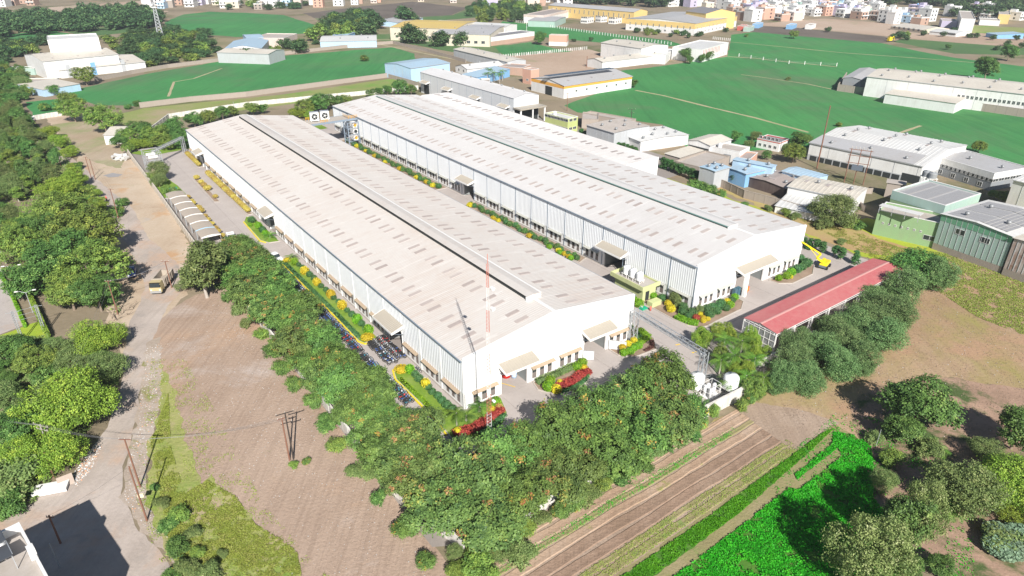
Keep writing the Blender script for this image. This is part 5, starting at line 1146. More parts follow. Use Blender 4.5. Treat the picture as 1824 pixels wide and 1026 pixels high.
f = MB(); f.bar((0, -.5, .33), (0, -.1, .75), .05).bar((0, -.1, .8), (0, .35, .85), .05).bar((0, -.08, .35), (0, .35, .85), .05).bar((0, .5, .33), (0, .35, .95), .05).bar((-.25, .33, .97), (.25, .33, .97), .04).box(-.08, .08, -.25, .0, .82, .88); f.build('frame', M_steeld, bc)

# ---- vehicles
def car(loc, rz, col, label, L=4.3, W=1.72, H=1.5, kind='parked_car'):
    e = empty(kind, loc, rz, label, 'car'); pm_ = flat('car_%s' % str(col), col, .25, spec=.7)
    def loft(secs):
        m = MB(); n = len(secs[0][1])
        for y, pts in secs: m.v += [(x, y, z) for x, z in pts]
        for k in range(len(secs)-1):
            for i in range(n-1): m.f.append((k*n+i, k*n+i+1, (k+1)*n+i+1, (k+1)*n+i)); m.m.append(0); m.sm.append(False)
        for k in (0, len(secs)-1): m.f.append(tuple(range(k*n, k*n+n)) if k else tuple(range(n-1, -1, -1))); m.m.append(0); m.sm.append(False)
        return m
    h2 = W/2
    def sec(w, zt): return [(-w*.94, .22), (-w, .45), (-w*.98, zt-.1), (-w*.88, zt), (w*.88, zt), (w*.98, zt-.1), (w, .45), (w*.94, .22)]
    loft([(-L/2, sec(h2*.86, .72)), (-L/2+.2, sec(h2*.97, .84)), (-L*.2, sec(h2, .92)), (L*.15, sec(h2, .92)), (L*.38, sec(h2*.96, .82)), (L/2, sec(h2*.82, .62))]).build('body', pm_, e)
    def sec2(w, z): return [(-w, .88), (-w*.86, z), (w*.86, z), (w, .88)]
    loft([(-L*.42, sec2(h2*.84, .92)), (-L*.33, sec2(h2*.88, H-.08)), (-L*.02, sec2(h2*.9, H-.03)), (L*.1, sec2(h2*.88, H-.12)), (L*.26, sec2(h2*.86, .9))]).build('window', M_glass, e)
    loft([(-L*.34, [(-h2*.76, H-.08), (h2*.76, H-.08)]+[(h2*.76, H-.13), (-h2*.76, H-.13)]), (-L*.1, [(-h2*.78, H+.01), (h2*.78, H+.01), (h2*.78, H-.06), (-h2*.78, H-.06)]), (L*.09, [(-h2*.76, H-.09), (h2*.76, H-.09), (h2*.76, H-.15), (-h2*.76, H-.15)])]).build('roof', pm_, e)
    for x in (-h2+.1, h2-.1):
        for y in (-L*.3, L*.31): w = MB(); w.tube((x-.1, y, .31), (x+.1, y, .31), .31, n=12, smooth=False); wo = w.build('wheel', flat('tyre', (.025, .025, .025), .8), e); w = MB(); w.tube((x-.11, y, .31), (x+.11, y, .31), .17, n=8); w.build('rim', M_steel, wo)
    for x in (-h2*.66, h2*.66):
        l = MB(); l.box(x-.16, x+.16, L/2-.1, L/2+.01, .52, .68); l.build('headlight', flat('lamp_glass', (.8, .8, .8), .2), e)
        l = MB(); l.box(x-.14, x+.14, -L/2-.02, -L/2+.1, .55, .75); l.build('tail_light', flat('lamp_red', (.5, .03, .02), .3), e)
    return e
cp_ = G(492, 463); car(Vector((cp_.x, cp_.y, .09)), ROT+R(190), (.78, .79, .80), 'white hatchback parked at the start of the yellow kerb', 3.9)
cp_ = G(413, 428); 
def pickup(loc, rz, label):
    e = empty('pickup_truck', loc, rz, label, 'pickup truck'); w = flat('pickup_white', (.76, .76, .74), .35); m = MB()
    m.box(-.85, .85, .3, 2.3, .35, 1.0).box(-.85, .85, .2, 1.4, 1.0, 1.2); m.add([(-.8, .2, 1.2), (.8, .2, 1.2), (.8, 1.5, 1.2), (-.8, 1.5, 1.2), (-.7, .3, 1.8), (.7, .3, 1.8), (.7, 1.0, 1.8), (-.7, 1.0, 1.8)], [(4, 5, 6, 7)]); m.box(-.72, .72, .28, 1.02, 1.76, 1.82); m.build('cab', w, e)
    m = MB(); m.add([(-.8, .2, 1.2), (.8, .2, 1.2), (.8, 1.55, 1.2), (-.8, 1.55, 1.2), (-.7, .3, 1.77), (.7, .3, 1.77), (.7, 1.0, 1.77), (-.7, 1.0, 1.77)], [(0, 1, 5, 4), (1, 2, 6, 5), (2, 3, 7, 6), (3, 0, 4, 7)]); m.build('window', M_glass, e)
    m = MB(); m.box(-.88, .88, -2.3, .1, .65, .75).box(-.88, -.82, -2.3, .1, .75, 1.25).box(.82, .88, -2.3, .1, .75, 1.25).box(-.82, .82, -2.3, -2.24, .75, 1.25).box(-.82, .82, .04, .1, .75, 1.4); m.build('load_bed', w, e)
    m = MB(); m.box(-.6, .5, -1.9, -.4, .76, 1.1); m.build('cargo', flat('cargo_brown', (.30, .20, .13)), e)
    for x in (-.78, .78):
        for y in (-1.5, 1.5): t = MB(); t.tube((x-.1, y, .33), (x+.1, y, .33), .33, n=12, smooth=False); t.build('wheel', flat('tyre', (.025, .025, .025), .8), e)
pickup(Vector((cp_.x, cp_.y, .09)), ROT+R(172), 'small white pickup with open bed parked in the left yard near the gate')
tp = G(291, 512); 
def tipper(loc, rz, label):
    e = empty('dump_truck', loc, rz, label, 'truck'); ye = paint('truck_yellow', (.50, .42, .22), .5, .3, 1.0); du = paint('truck_grey', (.40, .35, .29), .7, .5, 1.0)
    m = MB(); m.box(-1.15, 1.15, 2.0, 3.6, .7, 1.7); m.add([(-1.15, 2.0, 1.7), (1.15, 2.0, 1.7), (1.15, 3.6, 1.7), (-1.15, 3.6, 1.7), (-1.05, 2.1, 2.75), (1.05, 2.1, 2.75), (1.05, 3.35, 2.75), (-1.05, 3.35, 2.75)], [(4, 5, 6, 7), (3, 0, 4, 7), (1, 2, 6, 5), (0, 1, 5, 4)]); m.build('cab', ye, e)
    m = MB(); m.add([(-.98, 3.60, 1.78), (.98, 3.60, 1.78), (.92, 3.40, 2.6), (-.92, 3.40, 2.6)], [(1, 0, 3, 2)]); m.build('windscreen', M_glass, e)
    m = MB(); m.box(-1.05, 1.05, 3.6, 3.75, .55, 1.0); m.build('bumper', flat('bumper_grey', (.3, .3, .3)), e)
    m = MB(); m.box(-.45, .45, -3.6, 2.0, .6, .85); m.build('chassis', M_steeld, e)
    m = MB(); m.box(-1.2, 1.2, -3.7, 1.8, 1.0, 1.12).box(-1.25, -1.15, -3.7, 1.8, 1.12, 2.5).box(1.15, 1.25, -3.7, 1.8, 1.12, 2.5).box(-1.15, 1.15, 1.7, 1.8, 1.12, 2.9).box(-1.15, 1.15, -3.7, -3.6, 1.12, 2.3)
    for k in range(6): y = -3.4+k*.95; m.box(-1.31, -1.25, y, y+.1, 1.0, 2.5).box(1.25, 1.31, y, y+.1, 1.0, 2.5)
    m.build('tipper_body', du, e)
    for x in (-1.0, 1.0):
        for y in (-2.7, -1.5, 2.7): t = MB(); t.tube((x-.16, y, .5), (x+.16, y, .5), .5, n=14, smooth=False); t.build('wheel', flat('tyre', (.025, .025, .025), .8), e)
    for x in (-.85, .85): l = MB(); l.box(x-.15, x+.15, 3.6, 3.64, 1.1, 1.3); l.build('headlight', flat('lamp_glass', (.8, .8, .8), .2), e)
tipper(tp+Vector((0, 0, .03)), R(186), 'dusty yellow and grey tipper truck coming down the dirt road')
bp = G(236, 489); car(bp+Vector((0, 0, .03)), R(205), (.02, .05, .22), 'dark blue car standing in the big tree shadow on the dirt lot', 3.9)
c3 = G(1190, 663); car(Vector((c3.x, c3.y, .09))+Vector((-1.2, 0, 0)), ROT+R(70), (.04, .045, .05), 'dark car half hidden behind the front tree row', 4.2)
# ---- yellow boom lift
bl = empty('boom_lift', K(91.8, -3.6, .09), ROT+R(15), 'yellow articulated boom lift standing right of the second hall', 'boom lift'); YL = flat('machine_yellow', (.80, .62, .02), .4)
m = MB(); m.box(-1.0, 1.9, -.75, .75, .4, .75); m.build('chassis', M_steeld, bl); m = MB(); m.add([(-.6, -.8, .78), (2.4, -.8, .85), (2.4, .8, .85), (-.6, .8, .78), (-.5, -.7, 1.5), (2.2, -.75, 1.35), (2.2, .75, 1.35), (-.5, .7, 1.5)], [(3, 2, 1, 0), (4, 5, 6, 7), (0, 1, 5, 4), (1, 2, 6, 5), (2, 3, 7, 6), (3, 0, 4, 7)]); m.box(.1, 1.6, .2, .7, 1.4, 1.75); m.build('turntable', YL, bl)
m = MB(); m.bar((-.3, 0, 1.4), (-1.1, 1.5, 2.4), .42).bar((-1.1, 1.5, 2.4), (-.5, 1.0, 3.3), .34).bar((-.5, 1.0, 3.3), (-3.2, 5.6, 6.4), .32, .24).bar((-.9, 1.4, 2.5), (-1.9, 3.1, 4.6), .12); m.build('boom', YL, bl)
m = MB(); m.box(-3.9, -2.7, 5.6, 6.5, 5.9, 5.98)
for x in (-3.9, -2.7):
    for y in (5.6, 6.5): m.bar((x, y, 5.95), (x, y, 7.0), .05)
for z in (6.5, 7.0): m.bar((-3.9, 5.6, z), (-2.7, 5.6, z), .05).bar((-3.9, 6.5, z), (-2.7, 6.5, z), .05).bar((-3.9, 5.6, z), (-3.9, 6.5, z), .05).bar((-2.7, 5.6, z), (-2.7, 6.5, z), .05)
m.build('work_basket', M_steeld, bl)
for x in (-.6, 1.5):
    for y in (-.95, .95): t = MB(); t.tube((x, y-.15, .4), (x, y+.15, .4), .4, n=12, smooth=False); t.build('wheel', flat('tyre', (.025, .025, .025), .8), bl)

# ---- red and white antenna mast
mast = empty('antenna_mast', K(-1.8, -9.6), ROT, 'tall thin red and white lattice radio mast at the near hall corner', 'mast'); RD = flat('mast_red', (.58, .20, .15), .5); WH = flat('mast_white', (.75, .74, .73), .5)
Hm = 29.0; nsec = 9
for s in range(nsec):
    z0, z1 = Hm*s/nsec, Hm*(s+1)/nsec; m = MB(); w0 = .44-.30*s/nsec; w1 = .44-.30*(s+1)/nsec; st = 6
    P = lambda k, t: (math.cos(k*2.0944+.5)*(w0+(w1-w0)*t), math.sin(k*2.0944+.5)*(w0+(w1-w0)*t), z0+(z1-z0)*t)
    for k in range(3):
        m.bar(P(k, 0), P(k, 1), .04)
        for q in range(st): m.bar(P(k, q/st), P((k+1) % 3, (q+1)/st), .022); m.bar(P(k, q/st), P((k+1) % 3, q/st), .02)
    m.build('mast_section', RD if s % 2 == 0 else WH, mast)
m = MB(); m.tube((0, 0, Hm), (0, 0, Hm+1.3), .04, n=6); m.build('tip', RD, mast)
for z, r in ((25.8, .26), (22.9, .26), (8.6, .2)): m = MB(); m.tube((.25, -.45, z), (.25, -.85, z), r, n=12); m.build('dish_antenna', WH, mast)
m = MB(); m.box(-.9, .9, -.9, .9, .05, .4); m.build('footing', M_conc, mast)
# ------------------------------------------------------------------ buildings outside the factory
def W_(name, c, **k): return paint(name, c, .6, .22, .25, **k)
mw = dict(white=W_('white_wall', (.74, .74, .73)), cream=W_('cream_wall', (.64, .58, .47)), blue=W_('blue_sheet', (.20, .42, .68)), lblue=W_('light_blue_sheet', (.42, .60, .78)), grey=W_('grey_sheet', (.45, .47, .49)),
          dgrey=W_('dark_grey_wall', (.24, .26, .28)), brick=W_('salmon_brick', (.62, .36, .27)), concrete=paint('old_concrete', (.36, .31, .27), .9, .5, .5), green=W_('pale_green_render', (.27, .42, .22)), lime=W_('lime_render', (.46, .52, .20)),
          brown=W_('maroon_sheet', (.085, .06, .058)), yellow=W_('yellow_sheet', (.72, .52, .20)), orange=W_('orange_sheet', (.76, .38, .06)), sea=W_('sea_green_sheet', (.36, .50, .45)), sgreen=W_('green_sheet', (.13, .36, .22)),
          purple=W_('purple_wall', (.50, .46, .62)), pink=W_('pink_wall', (.62, .52, .47)), red=W_('red_wall', (.50, .10, .08)), rust=paint('rusty_sheet', (.55, .50, .47), .7, .9, .5, dirtc=(.24, .10, .05)), raw=paint('raw_brick', (.46, .30, .23), .9, .4, .5))
mr = dict(grey=paint('grey_roof', (.42, .42, .43), .55, .3, .06, streak=False), white=paint('white_roof', (.62, .62, .61), .5, .25, .06, streak=False), cream=paint('cream_roof', (.60, .56, .49), .55, .35, .07, streak=False), blue=paint('blue_roof', (.36, .50, .62), .5, .25, .06, streak=False),
          brown=paint('brown_roof', (.34, .29, .27), .6, .3, .06, streak=False), concrete=paint('concrete_roof', (.43, .39, .36), .85, .5, .2, streak=False), yellow=paint('yellow_roof', (.60, .44, .13), .6, .3, .06, streak=False), dark=paint('dark_roof', (.20, .20, .22), .6, .3, .06, streak=False))
M_solar = flat('solar_glass', (.33, .325, .33), .45, spec=.5); M_solard = flat('dark_solar_glass', (.03, .035, .06), .2, spec=.8)
sp = MB(); sp.box(0, .96, 0, 1.92, 0, .04); SOLAR = sp.mesh('solar_panel', M_solar); SOLARD = sp.mesh('solar_panel', M_solard)
_wm = {}
def winmesh(w, h):
    k = (round(w, 2), round(h, 2))
    if k not in _wm:
        a = MB(); a.box(-w/2-.06, w/2+.06, -.05, .02, -.06, 0).box(-w/2-.06, w/2+.06, -.05, .02, h, h+.06).box(-w/2-.06, -w/2, -.05, .02, 0, h).box(w/2, w/2+.06, -.05, .02, 0, h).box(-.03, .03, -.045, .02, 0, h)
        b = MB(); b.box(-w/2, w/2, -.02, .02, 0, h); _wm[k] = (a.mesh('window', mw['white']), b.mesh('pane', M_glass))
    return _wm[k]
def bldg(name, label, p0, p1, p2, z=None, top=None, wall='white', roof='white', kind='gable', ridge='a', rise=1.2, cat='building', band=None, base=None, wins=(), doors=(), vents=0, sky=0, solar=None, ribs=None, depth=None, parapet=.6, ov=.3, p1g=False, tank_=0, joints=0, sag=None):
    """rectangular building fixed by its nearest corner p0 (ground pixel with top row `top`, or roof pixel with height z) and the roof pixels p1, p2 of the two neighbouring corners"""
    if top is not None: z = top_height(p0[0], p0[1], top); P0 = G(*p0)
    else: P0 = G(p0[0], p0[1], z)
    P0.z = 0; P1 = G(p1[0], p1[1], 0 if p1g else z); P1.z = 0
    e1 = P1-P0; L1 = e1.length; e1.normalize()
    if depth is None: P2 = G(p2[0], p2[1], z); P2.z = 0; d2 = P2-P0
    else: d2 = Vector((-e1.y, e1.x, 0)); d2 = d2 if d2.y > 0 else -d2; d2 = d2*depth
    n = Vector((-e1.y, e1.x, 0)); s = d2.dot(n)
    e2 = n if s > 0 else -n; L2 = abs(s)
    if s > 0: ex, Lx, Ly = e1, L1, L2; sides = {'a': 0, 'b': 1}; rd = 'x' if ridge == 'a' else 'y'
    else: ex, Lx, Ly = e2, L2, L1; sides = {'a': 1, 'b': 0}; rd = 'y' if ridge == 'a' else 'x'
    r = empty(name, (P0.x, P0.y, 0), math.atan2(ex.y, ex.x), label, cat)
    wmat = mw.get(wall, wall) if isinstance(wall, str) else wall; rmat = mr.get(roof, roof) if isinstance(roof, str) else roof
    m = MB(); t = .2
    def ring(m_, z0, z1, o=0.0):
        m_.box(-o, Lx+o, -o, t, z0, z1).box(-o, Lx+o, Ly-t, Ly+o, z0, z1).box(-o, t, t, Ly-t, z0, z1).box(Lx-t, Lx+o, t, Ly-t, z0, z1)
    z0 = 0
    if base: bm_ = MB(); ring(bm_, 0, base[0]); bm_.build('base_wall', mw[base[1]], r); z0 = base[0]
    zb = z-band[0] if band else z
    ring(m, z0, zb)
    if kind == 'gable':
        if rd == 'x':
            for x in (0, Lx-t): m.add([(x, 0, z), (x+t, 0, z), (x+t, Ly, z), (x, Ly, z), (x, Ly/2, z+rise-.03), (x+t, Ly/2, z+rise-.03)], [(0, 4, 3), (1, 2, 5), (0, 1, 5, 4), (3, 4, 5, 2)])
        else:
            for y in (0, Ly-t): m.add([(0, y, z), (0, y+t, z), (Lx, y+t, z), (Lx, y, z), (Lx/2, y, z+rise-.03), (Lx/2, y+t, z+rise-.03)], [(0, 3, 4), (1, 5, 2), (0, 4, 5, 1), (3, 2, 5, 4)])
    m.build('wall', wmat, r)
    if band: b_ = MB(); ring(b_, z-band[0], z, .04); b_.build('wall_band', mw[band[1]], r)
    D = (P0-Vector((0, 0, CAM_H))).length; rp = .6 if D < 190 else (1.2 if D < 330 else 0)
    R_ = MB()
    def roofpts(prof, L):
        if rp:
            k = int(L/rp); q = []
            for i in range(k): q += [(i*rp, 0), (i*rp+rp*.6, 0), (i*rp+rp*.7, .05), (i*rp+rp*.9, .05)]
            return q+[(L, 0)]
        return [(0, 0), (L, 0)]
    def surf(u, zc, L, swap):
        q = roofpts(None, L+2*ov); mcount = len(u); vs_ = []
        for y, d in q:
            for a, zz in zip(u, zc): vs_.append((y-ov, a, zz+d) if swap else (a, y-ov, zz+d))
        fs = [(k*mcount+j, k*mcount+j+1, (k+1)*mcount+j+1, (k+1)*mcount+j) for k in range(len(q)-1) for j in range(mcount-1)]
        if swap: fs = [tuple(reversed(f)) for f in fs]
        R_.add(vs_, fs)
    cs = None
    if kind == 'gable':
        W = Ly if rd == 'x' else Lx; e_ = ov*rise/(W/2); surf([-ov, W/2, W+ov], [z-e_+.02, z+rise+.02, z-e_+.02], Lx if rd == 'x' else Ly, rd == 'x')
        R_.build('roof', rmat, r); hz = lambda x, y: z+rise*(1-abs((y if rd == 'x' else x)-W/2)/(W/2))
        tr_ = MB(); (tr_.box(-ov-.03, Lx+ov+.03, -ov-.06, -ov+.02, z-e_-.12, z-e_+.04) if rd == 'x' else tr_.box(-ov-.06, -ov+.02, -ov, Ly+ov, z-e_-.12, z-e_+.04)); tr_.build('gutter', mw['grey'], r)
    elif kind == 'mono':
        W = Ly if rd == 'x' else Lx; surf([-ov, W+ov], [z+.03, z+rise+.03], Lx if rd == 'x' else Ly, rd == 'x'); R_.build('roof', rmat, r); hz = lambda x, y: z+rise*((y if rd == 'x' else x)/W)
        w2 = MB()
        if rd == 'x': w2.box(0, Lx, Ly-t, Ly, z, z+rise); w2.add([(0, 0, z), (0, Ly, z), (0, Ly, z+rise)], [(0, 2, 1)]); w2.add([(Lx, 0, z), (Lx, Ly, z), (Lx, Ly, z+rise)], [(0, 1, 2)])
        else: w2.box(Lx-t, Lx, 0, Ly, z, z+rise); w2.add([(0, 0, z), (Lx, 0, z), (Lx, 0, z+rise)], [(0, 1, 2)]); w2.add([(0, Ly, z), (Lx, Ly, z), (Lx, Ly, z+rise)], [(0, 2, 1)])
        w2.build('upper_wall', wmat, r)
    else:
        R_.box(t, Lx-t, t, Ly-t, z-.9-parapet, z-.05-parapet*.5); R_.build('roof', rmat, r); hz = lambda x, y: z-.05-parapet*.5
        pp = MB(); pp.box(-.05, Lx+.05, -.05, t+.02, z, z+.12).box(-.05, Lx+.05, Ly-t-.02, Ly+.05, z, z+.12).box(-.05, t+.02, t+.02, Ly-t-.02, z, z+.12).box(Lx-t-.02, Lx+.05, t+.02, Ly-t-.02, z, z+.12); pp.build('coping', mw['white'] if wall != 'concrete' else mw['concrete'], r)
    def onside(sd, u, out=0.0):
        return ((u, -out, 0), 0.0) if sides[sd] == 0 else ((-out, Ly-u if False else u, 0), R(-90))
    for (sd, n_, w, h, zz, a, b) in wins:
        L = Lx if sides[sd] == 0 else Ly; f_, g_ = winmesh(w, h)
        for i in range(n_):
            u = L*(a+(b-a)*(i+.5)/n_); (p, rz) = onside(sd, u, .02); o = link('window', f_, r, (p[0], p[1], zz), rz); link('pane', g_, o)
    for (sd, u, w, h, colr) in doors:
        L = Lx if sides[sd] == 0 else Ly; (p, rz) = onside(sd, L*u, .05); d = MB(); d.box(-w/2, w/2, -.03, .03, 0, h); link('door', d.mesh('door', mw[colr] if colr in mw else M_dark), r, (p[0], p[1], .02), rz)
    rr = random.Random(int(p0[0]))
    if vents:
        nx = max(1, round(math.sqrt(vents*Lx/Ly))); ny = max(1, round(vents/nx))
        for i in range(nx):
            for j in range(ny): x, y = Lx*(i+.5)/nx, Ly*(j+.3+.25*(i % 2))/ny; link('roof_ventilator', TURB, r, (x, y, hz(x, y)), 0, 1.25)
    if sky:
        sb = MB(); sb.box(-.45, .45, -1.1, 1.1, 0, .1); sbm = sb.mesh('skylight', M_sky)
        nx = max(1, round(math.sqrt(sky*Lx/Ly))); ny = max(1, round(sky/nx))
        for i in range(nx):
            for j in range(ny): x, y = Lx*(i+.5)/nx, Ly*(j+.5)/ny; link('skylight', sbm, r, (x, y, hz(x, y)), 0 if rd == 'x' else R(90))
    if joints:
        jm = MB(); jm.box(-.05, .05, -.05, .0, z0+.1, z-.1); jmm = jm.mesh('wall_joint', mw['grey'])
        for sd in ('a', 'b'):
            L = Lx if sides[sd] == 0 else Ly
            for i in range(1, int(L/joints)+1): (p, rz) = onside(sd, i*joints, .01); link('wall_joint', jmm, r, p, rz)
    if solar:
        me, x0, x1, y0, y1, gapr = solar; nx = int((x1-x0)*Lx/1.0); ny = int((y1-y0)*Ly/1.98); c = 0
        for j in range(ny):
            for i in range(nx):
                if c >= 299: break
                x, y = x0*Lx+i*1.0, y0*Ly+j*1.98+(j//gapr)*.55
                if y > y1*Ly: continue
                zz = max(hz(x, y), hz(x, y+1.9))+.12; link('solar_panel', me, r, (x, y, zz)); c += 1
    for i in range(tank_):
        b = MB(); b.lathe((0, 0, 0), tank_prof(.7, 1.5), 10); link('roof_tank', b.mesh('roof_tank', mw['dgrey'] if i % 2 else M_tank), r, (Lx*(.3+.3*i), Ly*.7, hz(Lx*.4, Ly*.7)))
    r['_dims'] = (Lx, Ly, z); return r
# right neighbours of the factory
bldg('warehouse', 'flat white warehouse with roof ventilators directly behind the second hall wing', (1140, 270.5), (1226.7, 240), (1094.9, 236.2), top=252, wall='white', roof='white', kind='gable', ridge='b', rise=.5, vents=9)
bldg('warehouse', 'grey sided warehouse adjoining the white one behind the wing', (1094.4, 236.5), (1157, 224), (1047.3, 221.8), z=6.2, wall='grey', roof='concrete', kind='gable', ridge='b', rise=.3, vents=6, joints=3)
bldg('yard_building', 'long low flat grey building at the edge of the green crop behind the warehouses', (1121, 216), (1133, 212), (1060, 195.5), z=3.4, wall='concrete', roof='concrete', kind='flat')
bldg('yard_building', 'round ended old concrete tank building beside the lime office block', (1066, 213), (1066.5, 200.5), (1036, 217), z=3.6, wall='concrete', roof='concrete', kind='flat', tank_=0)
bldg('office_block', 'lime green two storey office block with dark window strips', (1010.5, 238), (1029.5, 207.8), (977.6, 200.2), top=211.6, wall='lime', roof='white', kind='flat', cat='office block', wins=[('b', 5, 3.1, .9, 4.4, .02, .98), ('b', 5, 3.1, .9, 1.2, .02, .98), ('a', 2, 1.6, .9, 4.4, .1, .9), ('a', 2, 1.6, .9, 1.2, .1, .9)], tank_=1)
bldg('open_roof', 'low flat cream roof beside the white warehouse', (1211, 281), (1255.6, 267), (1185, 274), z=3.0, wall='concrete', roof='cream', kind='mono', rise=.15)
bldg('flat_building', 'stained flat concrete roof behind the cypress row', (1246, 298), (1300, 278.5), (1206, 286), z=3.4, wall='concrete', roof='concrete', kind='flat')
bldg('small_factory', 'open fronted cream roofed workshop with steel posts behind the concrete roof', (1265, 259), (1303, 248), (1239.5, 246), z=5, wall='white', roof='cream', kind='gable', ridge='a', rise=.8, doors=[('b', .5, 8, 3.6, 'dark')])
bldg('flat_building', 'long white building with railed flat roof between the workshop and the trees', (1318, 271), (1336, 262), (1265.8, 257), z=4.5, wall='white', roof='concrete', kind='flat', doors=[('b', .35, 2.5, 3, 'dgrey')], tank_=1)
bldg('house', 'white two storey house with red trim and grey roof among the trees', (1386, 271), (1407, 247.5), (1347.6, 247), top=254.5, wall='white', roof='dark', kind='flat', band=(.35, 'red'), wins=[('b', 5, 1.0, .9, 3.6, .05, .95), ('b', 4, 1.0, .9, .9, .05, .95)])
bldg('small_building', 'salmon brick shed in front of the long white railed building', (1336, 284), (1350, 272), (1322, 275), z=3.6, wall='brick', roof='red' if False else 'brown', kind='flat')
bldg('workshop', 'bright blue sheet workshop with pale blue roof', (1325, 334.5), (1375, 299.4), (1292, 299.8), top=309.6, wall='blue', roof='blue', kind='gable', ridge='a', rise=.15, vents=4)
bldg('workshop', 'left part of the blue workshop with lattice gable and pale roof', (1273.6, 305), (1300, 297.5), (1247, 297), z=5.6, wall='grey', roof='blue', kind='gable', ridge='a', rise=.15, vents=3)
bldg('workshop', 'pale blue roof strip behind the blue workshop', (1376, 298.5), (1383, 294), (1312, 281.5), z=5.3, wall='lblue', roof='blue', kind='mono', rise=.1, vents=2)
bldg('workshop', 'dark maroon walled workshop with brown roof', (1395, 352), (1443, 320), (1328, 315.5), top=334.5, wall='brown', roof='brown', kind='gable', ridge='a', rise=.5, vents=4, sky=6)
bldg('workshop', 'cream roofed workshop right of the maroon one', (1521, 356), (1545, 335), (1399, 335), z=4.6, wall='white', roof='cream', kind='gable', ridge='b', rise=.5, vents=2, sky=3)
bldg('lean_to', 'low white lean-to roof between the maroon workshop and the round tree', (1462, 384), (1490, 357), (1396, 355), z=1.9, wall='white', roof='white', kind='mono', ridge='b', rise=1.2, vents=2)
bldg('workshop', 'small pale blue roof at the foot of the tall pole', (1450, 320), (1475, 312), (1392, 305), z=4.3, wall='lblue', roof='blue', kind='gable', ridge='b', rise=.4)
wall([G(1243, 318), G(1290, 336), G(1325, 353), G(1400, 373), G(1470, 395), G(1520, 408)], 2.3, .25, 3.2, mw['concrete'], 'old brown brick boundary wall with posts behind the second hall')
wall([G(1552, 345), G(1500, 345), G(1540, 378)], 1.6, .2, 3.0, mw['concrete'], 'grey concrete yard wall beside the green solar roof building')
bf = bldg('factory', 'big white factory with long loading side and cream roof on the right', (1436.8, 284), (1644, 296.3), (1532, 223.5), top=254, wall='white', roof='white', kind='gable', ridge='a', rise=2.0, vents=12, sky=10, base=(1.9, 'grey'), joints=6.8, doors=[('a', .06+.075*i, 2.2, 1.6, 'dark') for i in range(11)]+[('a', .93, 5, 2.6, 'dark')], cat='factory')
bldg('factory', 'front range of the big white factory, lower grey roof', (1437.5, 282.5), (1643, 295), (1478, 240), z=9.2, wall='white', roof='grey', kind='mono', rise=1.3, vents=3, sky=6, cat='factory') if False else None
bx_, by_, bz_ = bf['_dims']; m = MB(); m.add([(-.3, -.34, bz_+.10), (bx_*.93, -.34, bz_+.10), (bx_*.93, by_*.24, bz_+.12+2*.48+.08), (-.3, by_*.24, bz_+.12+2*.48+.08)], [(0, 1, 2, 3)]); m.build('lower_roof', mr['grey'], bf)
zo = top_height(1761, 340, 309)
bldg('office_block', 'modern office front in white, black glass and grey on the big factory', (1761, 340), (1660, 276.5), (1803, 290), top=309, wall='dgrey', roof='grey', kind='flat', band=(1.7, 'white'), parapet=.3, cat='office block', wins=[('a', 14, 2.2, .8, zo-2.6, .01, .99), ('b', 6, 2.2, .8, zo-2.6, .01, .99), ('a', 4, 1.3, 1.2, .6, .05, .9)], vents=2)
bldg('factory', 'white hall with blue stripes at the right edge behind the office front', (1806, 320), (1900, 344), (1812, 285), z=9, wall='white', roof='white', kind='gable', ridge='a', rise=1, joints=2.6)
# green buildings with solar roofs
bldg('green_building', 'pale green rendered building with small square openings facing the grass', (1553, 417), (1661, 442), None, top=374.4, wall='green', roof='concrete', kind='flat', depth=7.5, p1g=True, wins=[('a', 7, .35, .4, 3.2, .08, .8), ('a', 1, 2.6, 1.1, 1.7, .84, .98)], parapet=1.0)
g2 = bldg('green_building', 'taller green building with sheet top and a roof full of solar panels', (1684, 366.5), (1590, 339.3), (1736.5, 342), z=8.6, wall='green', roof='grey', kind='flat', band=(2.2, 'sea'), parapet=.5, solar=(SOLAR, .06, .94, .05, .95, 2), wins=[('a', 2, 1.4, 1.0, 4.6, .1, .5), ('a', 3, 1.2, 1.0, 1.2, .1, .6)])
bldg('green_building', 'sea green corrugated factory with solar panel roof at the right', (1659, 443), (1780, 487), (1738, 349.8), top=381, wall='sea', roof='white', kind='gable', ridge='b', rise=.6, base=(1.6, 'concrete'), band=(1.5, 'sgreen'), p1g=True, solar=(SOLAR, .05, .96, .04, .9, 3), vents=4, wins=[('a', 2, 2.0, 1.2, 5.4, .15, .85)], joints=1.2)
bldg('rusty_shed', 'rust streaked corrugated shed at the right edge of the frame', (1783, 489), (1900, 532), (1838, 406), top=424, wall='rust', roof='cream', kind='gable', ridge='b', rise=.4, base=(1.6, 'concrete'), p1g=True, joints=.9)
aw = [G(1566, 366, 8.0), G(1639, 384, 8.0)]; ad = aw[1]-aw[0]; aL = ad.length; ae = empty('awning_roof', (aw[0].x, aw[0].y, 0), math.atan2(ad.y, ad.x), 'white strip awning over the terrace of the green building', 'awning'); m = MB(); m.box(0, aL, 0, 2.2, 7.9, 8.05); m.build('sheet', mr['white'], ae); m = MB()
for k in range(4): m.bar((.2+k*(aL-.4)/3, .1, 6.2), (.2+k*(aL-.4)/3, .1, 7.9), .12)
m.build('post', M_steel, ae)
for k, (x, y) in enumerate(((1650, 313), (1660, 316))): t_ = G(x, y, 8.6); tank('water_tank', Vector((t_.x, t_.y, 0)), 1.1, 1.6, 8.5, f'{["left", "right"][k]} of two dark grey tanks on the green building', 0, mw['dgrey'])
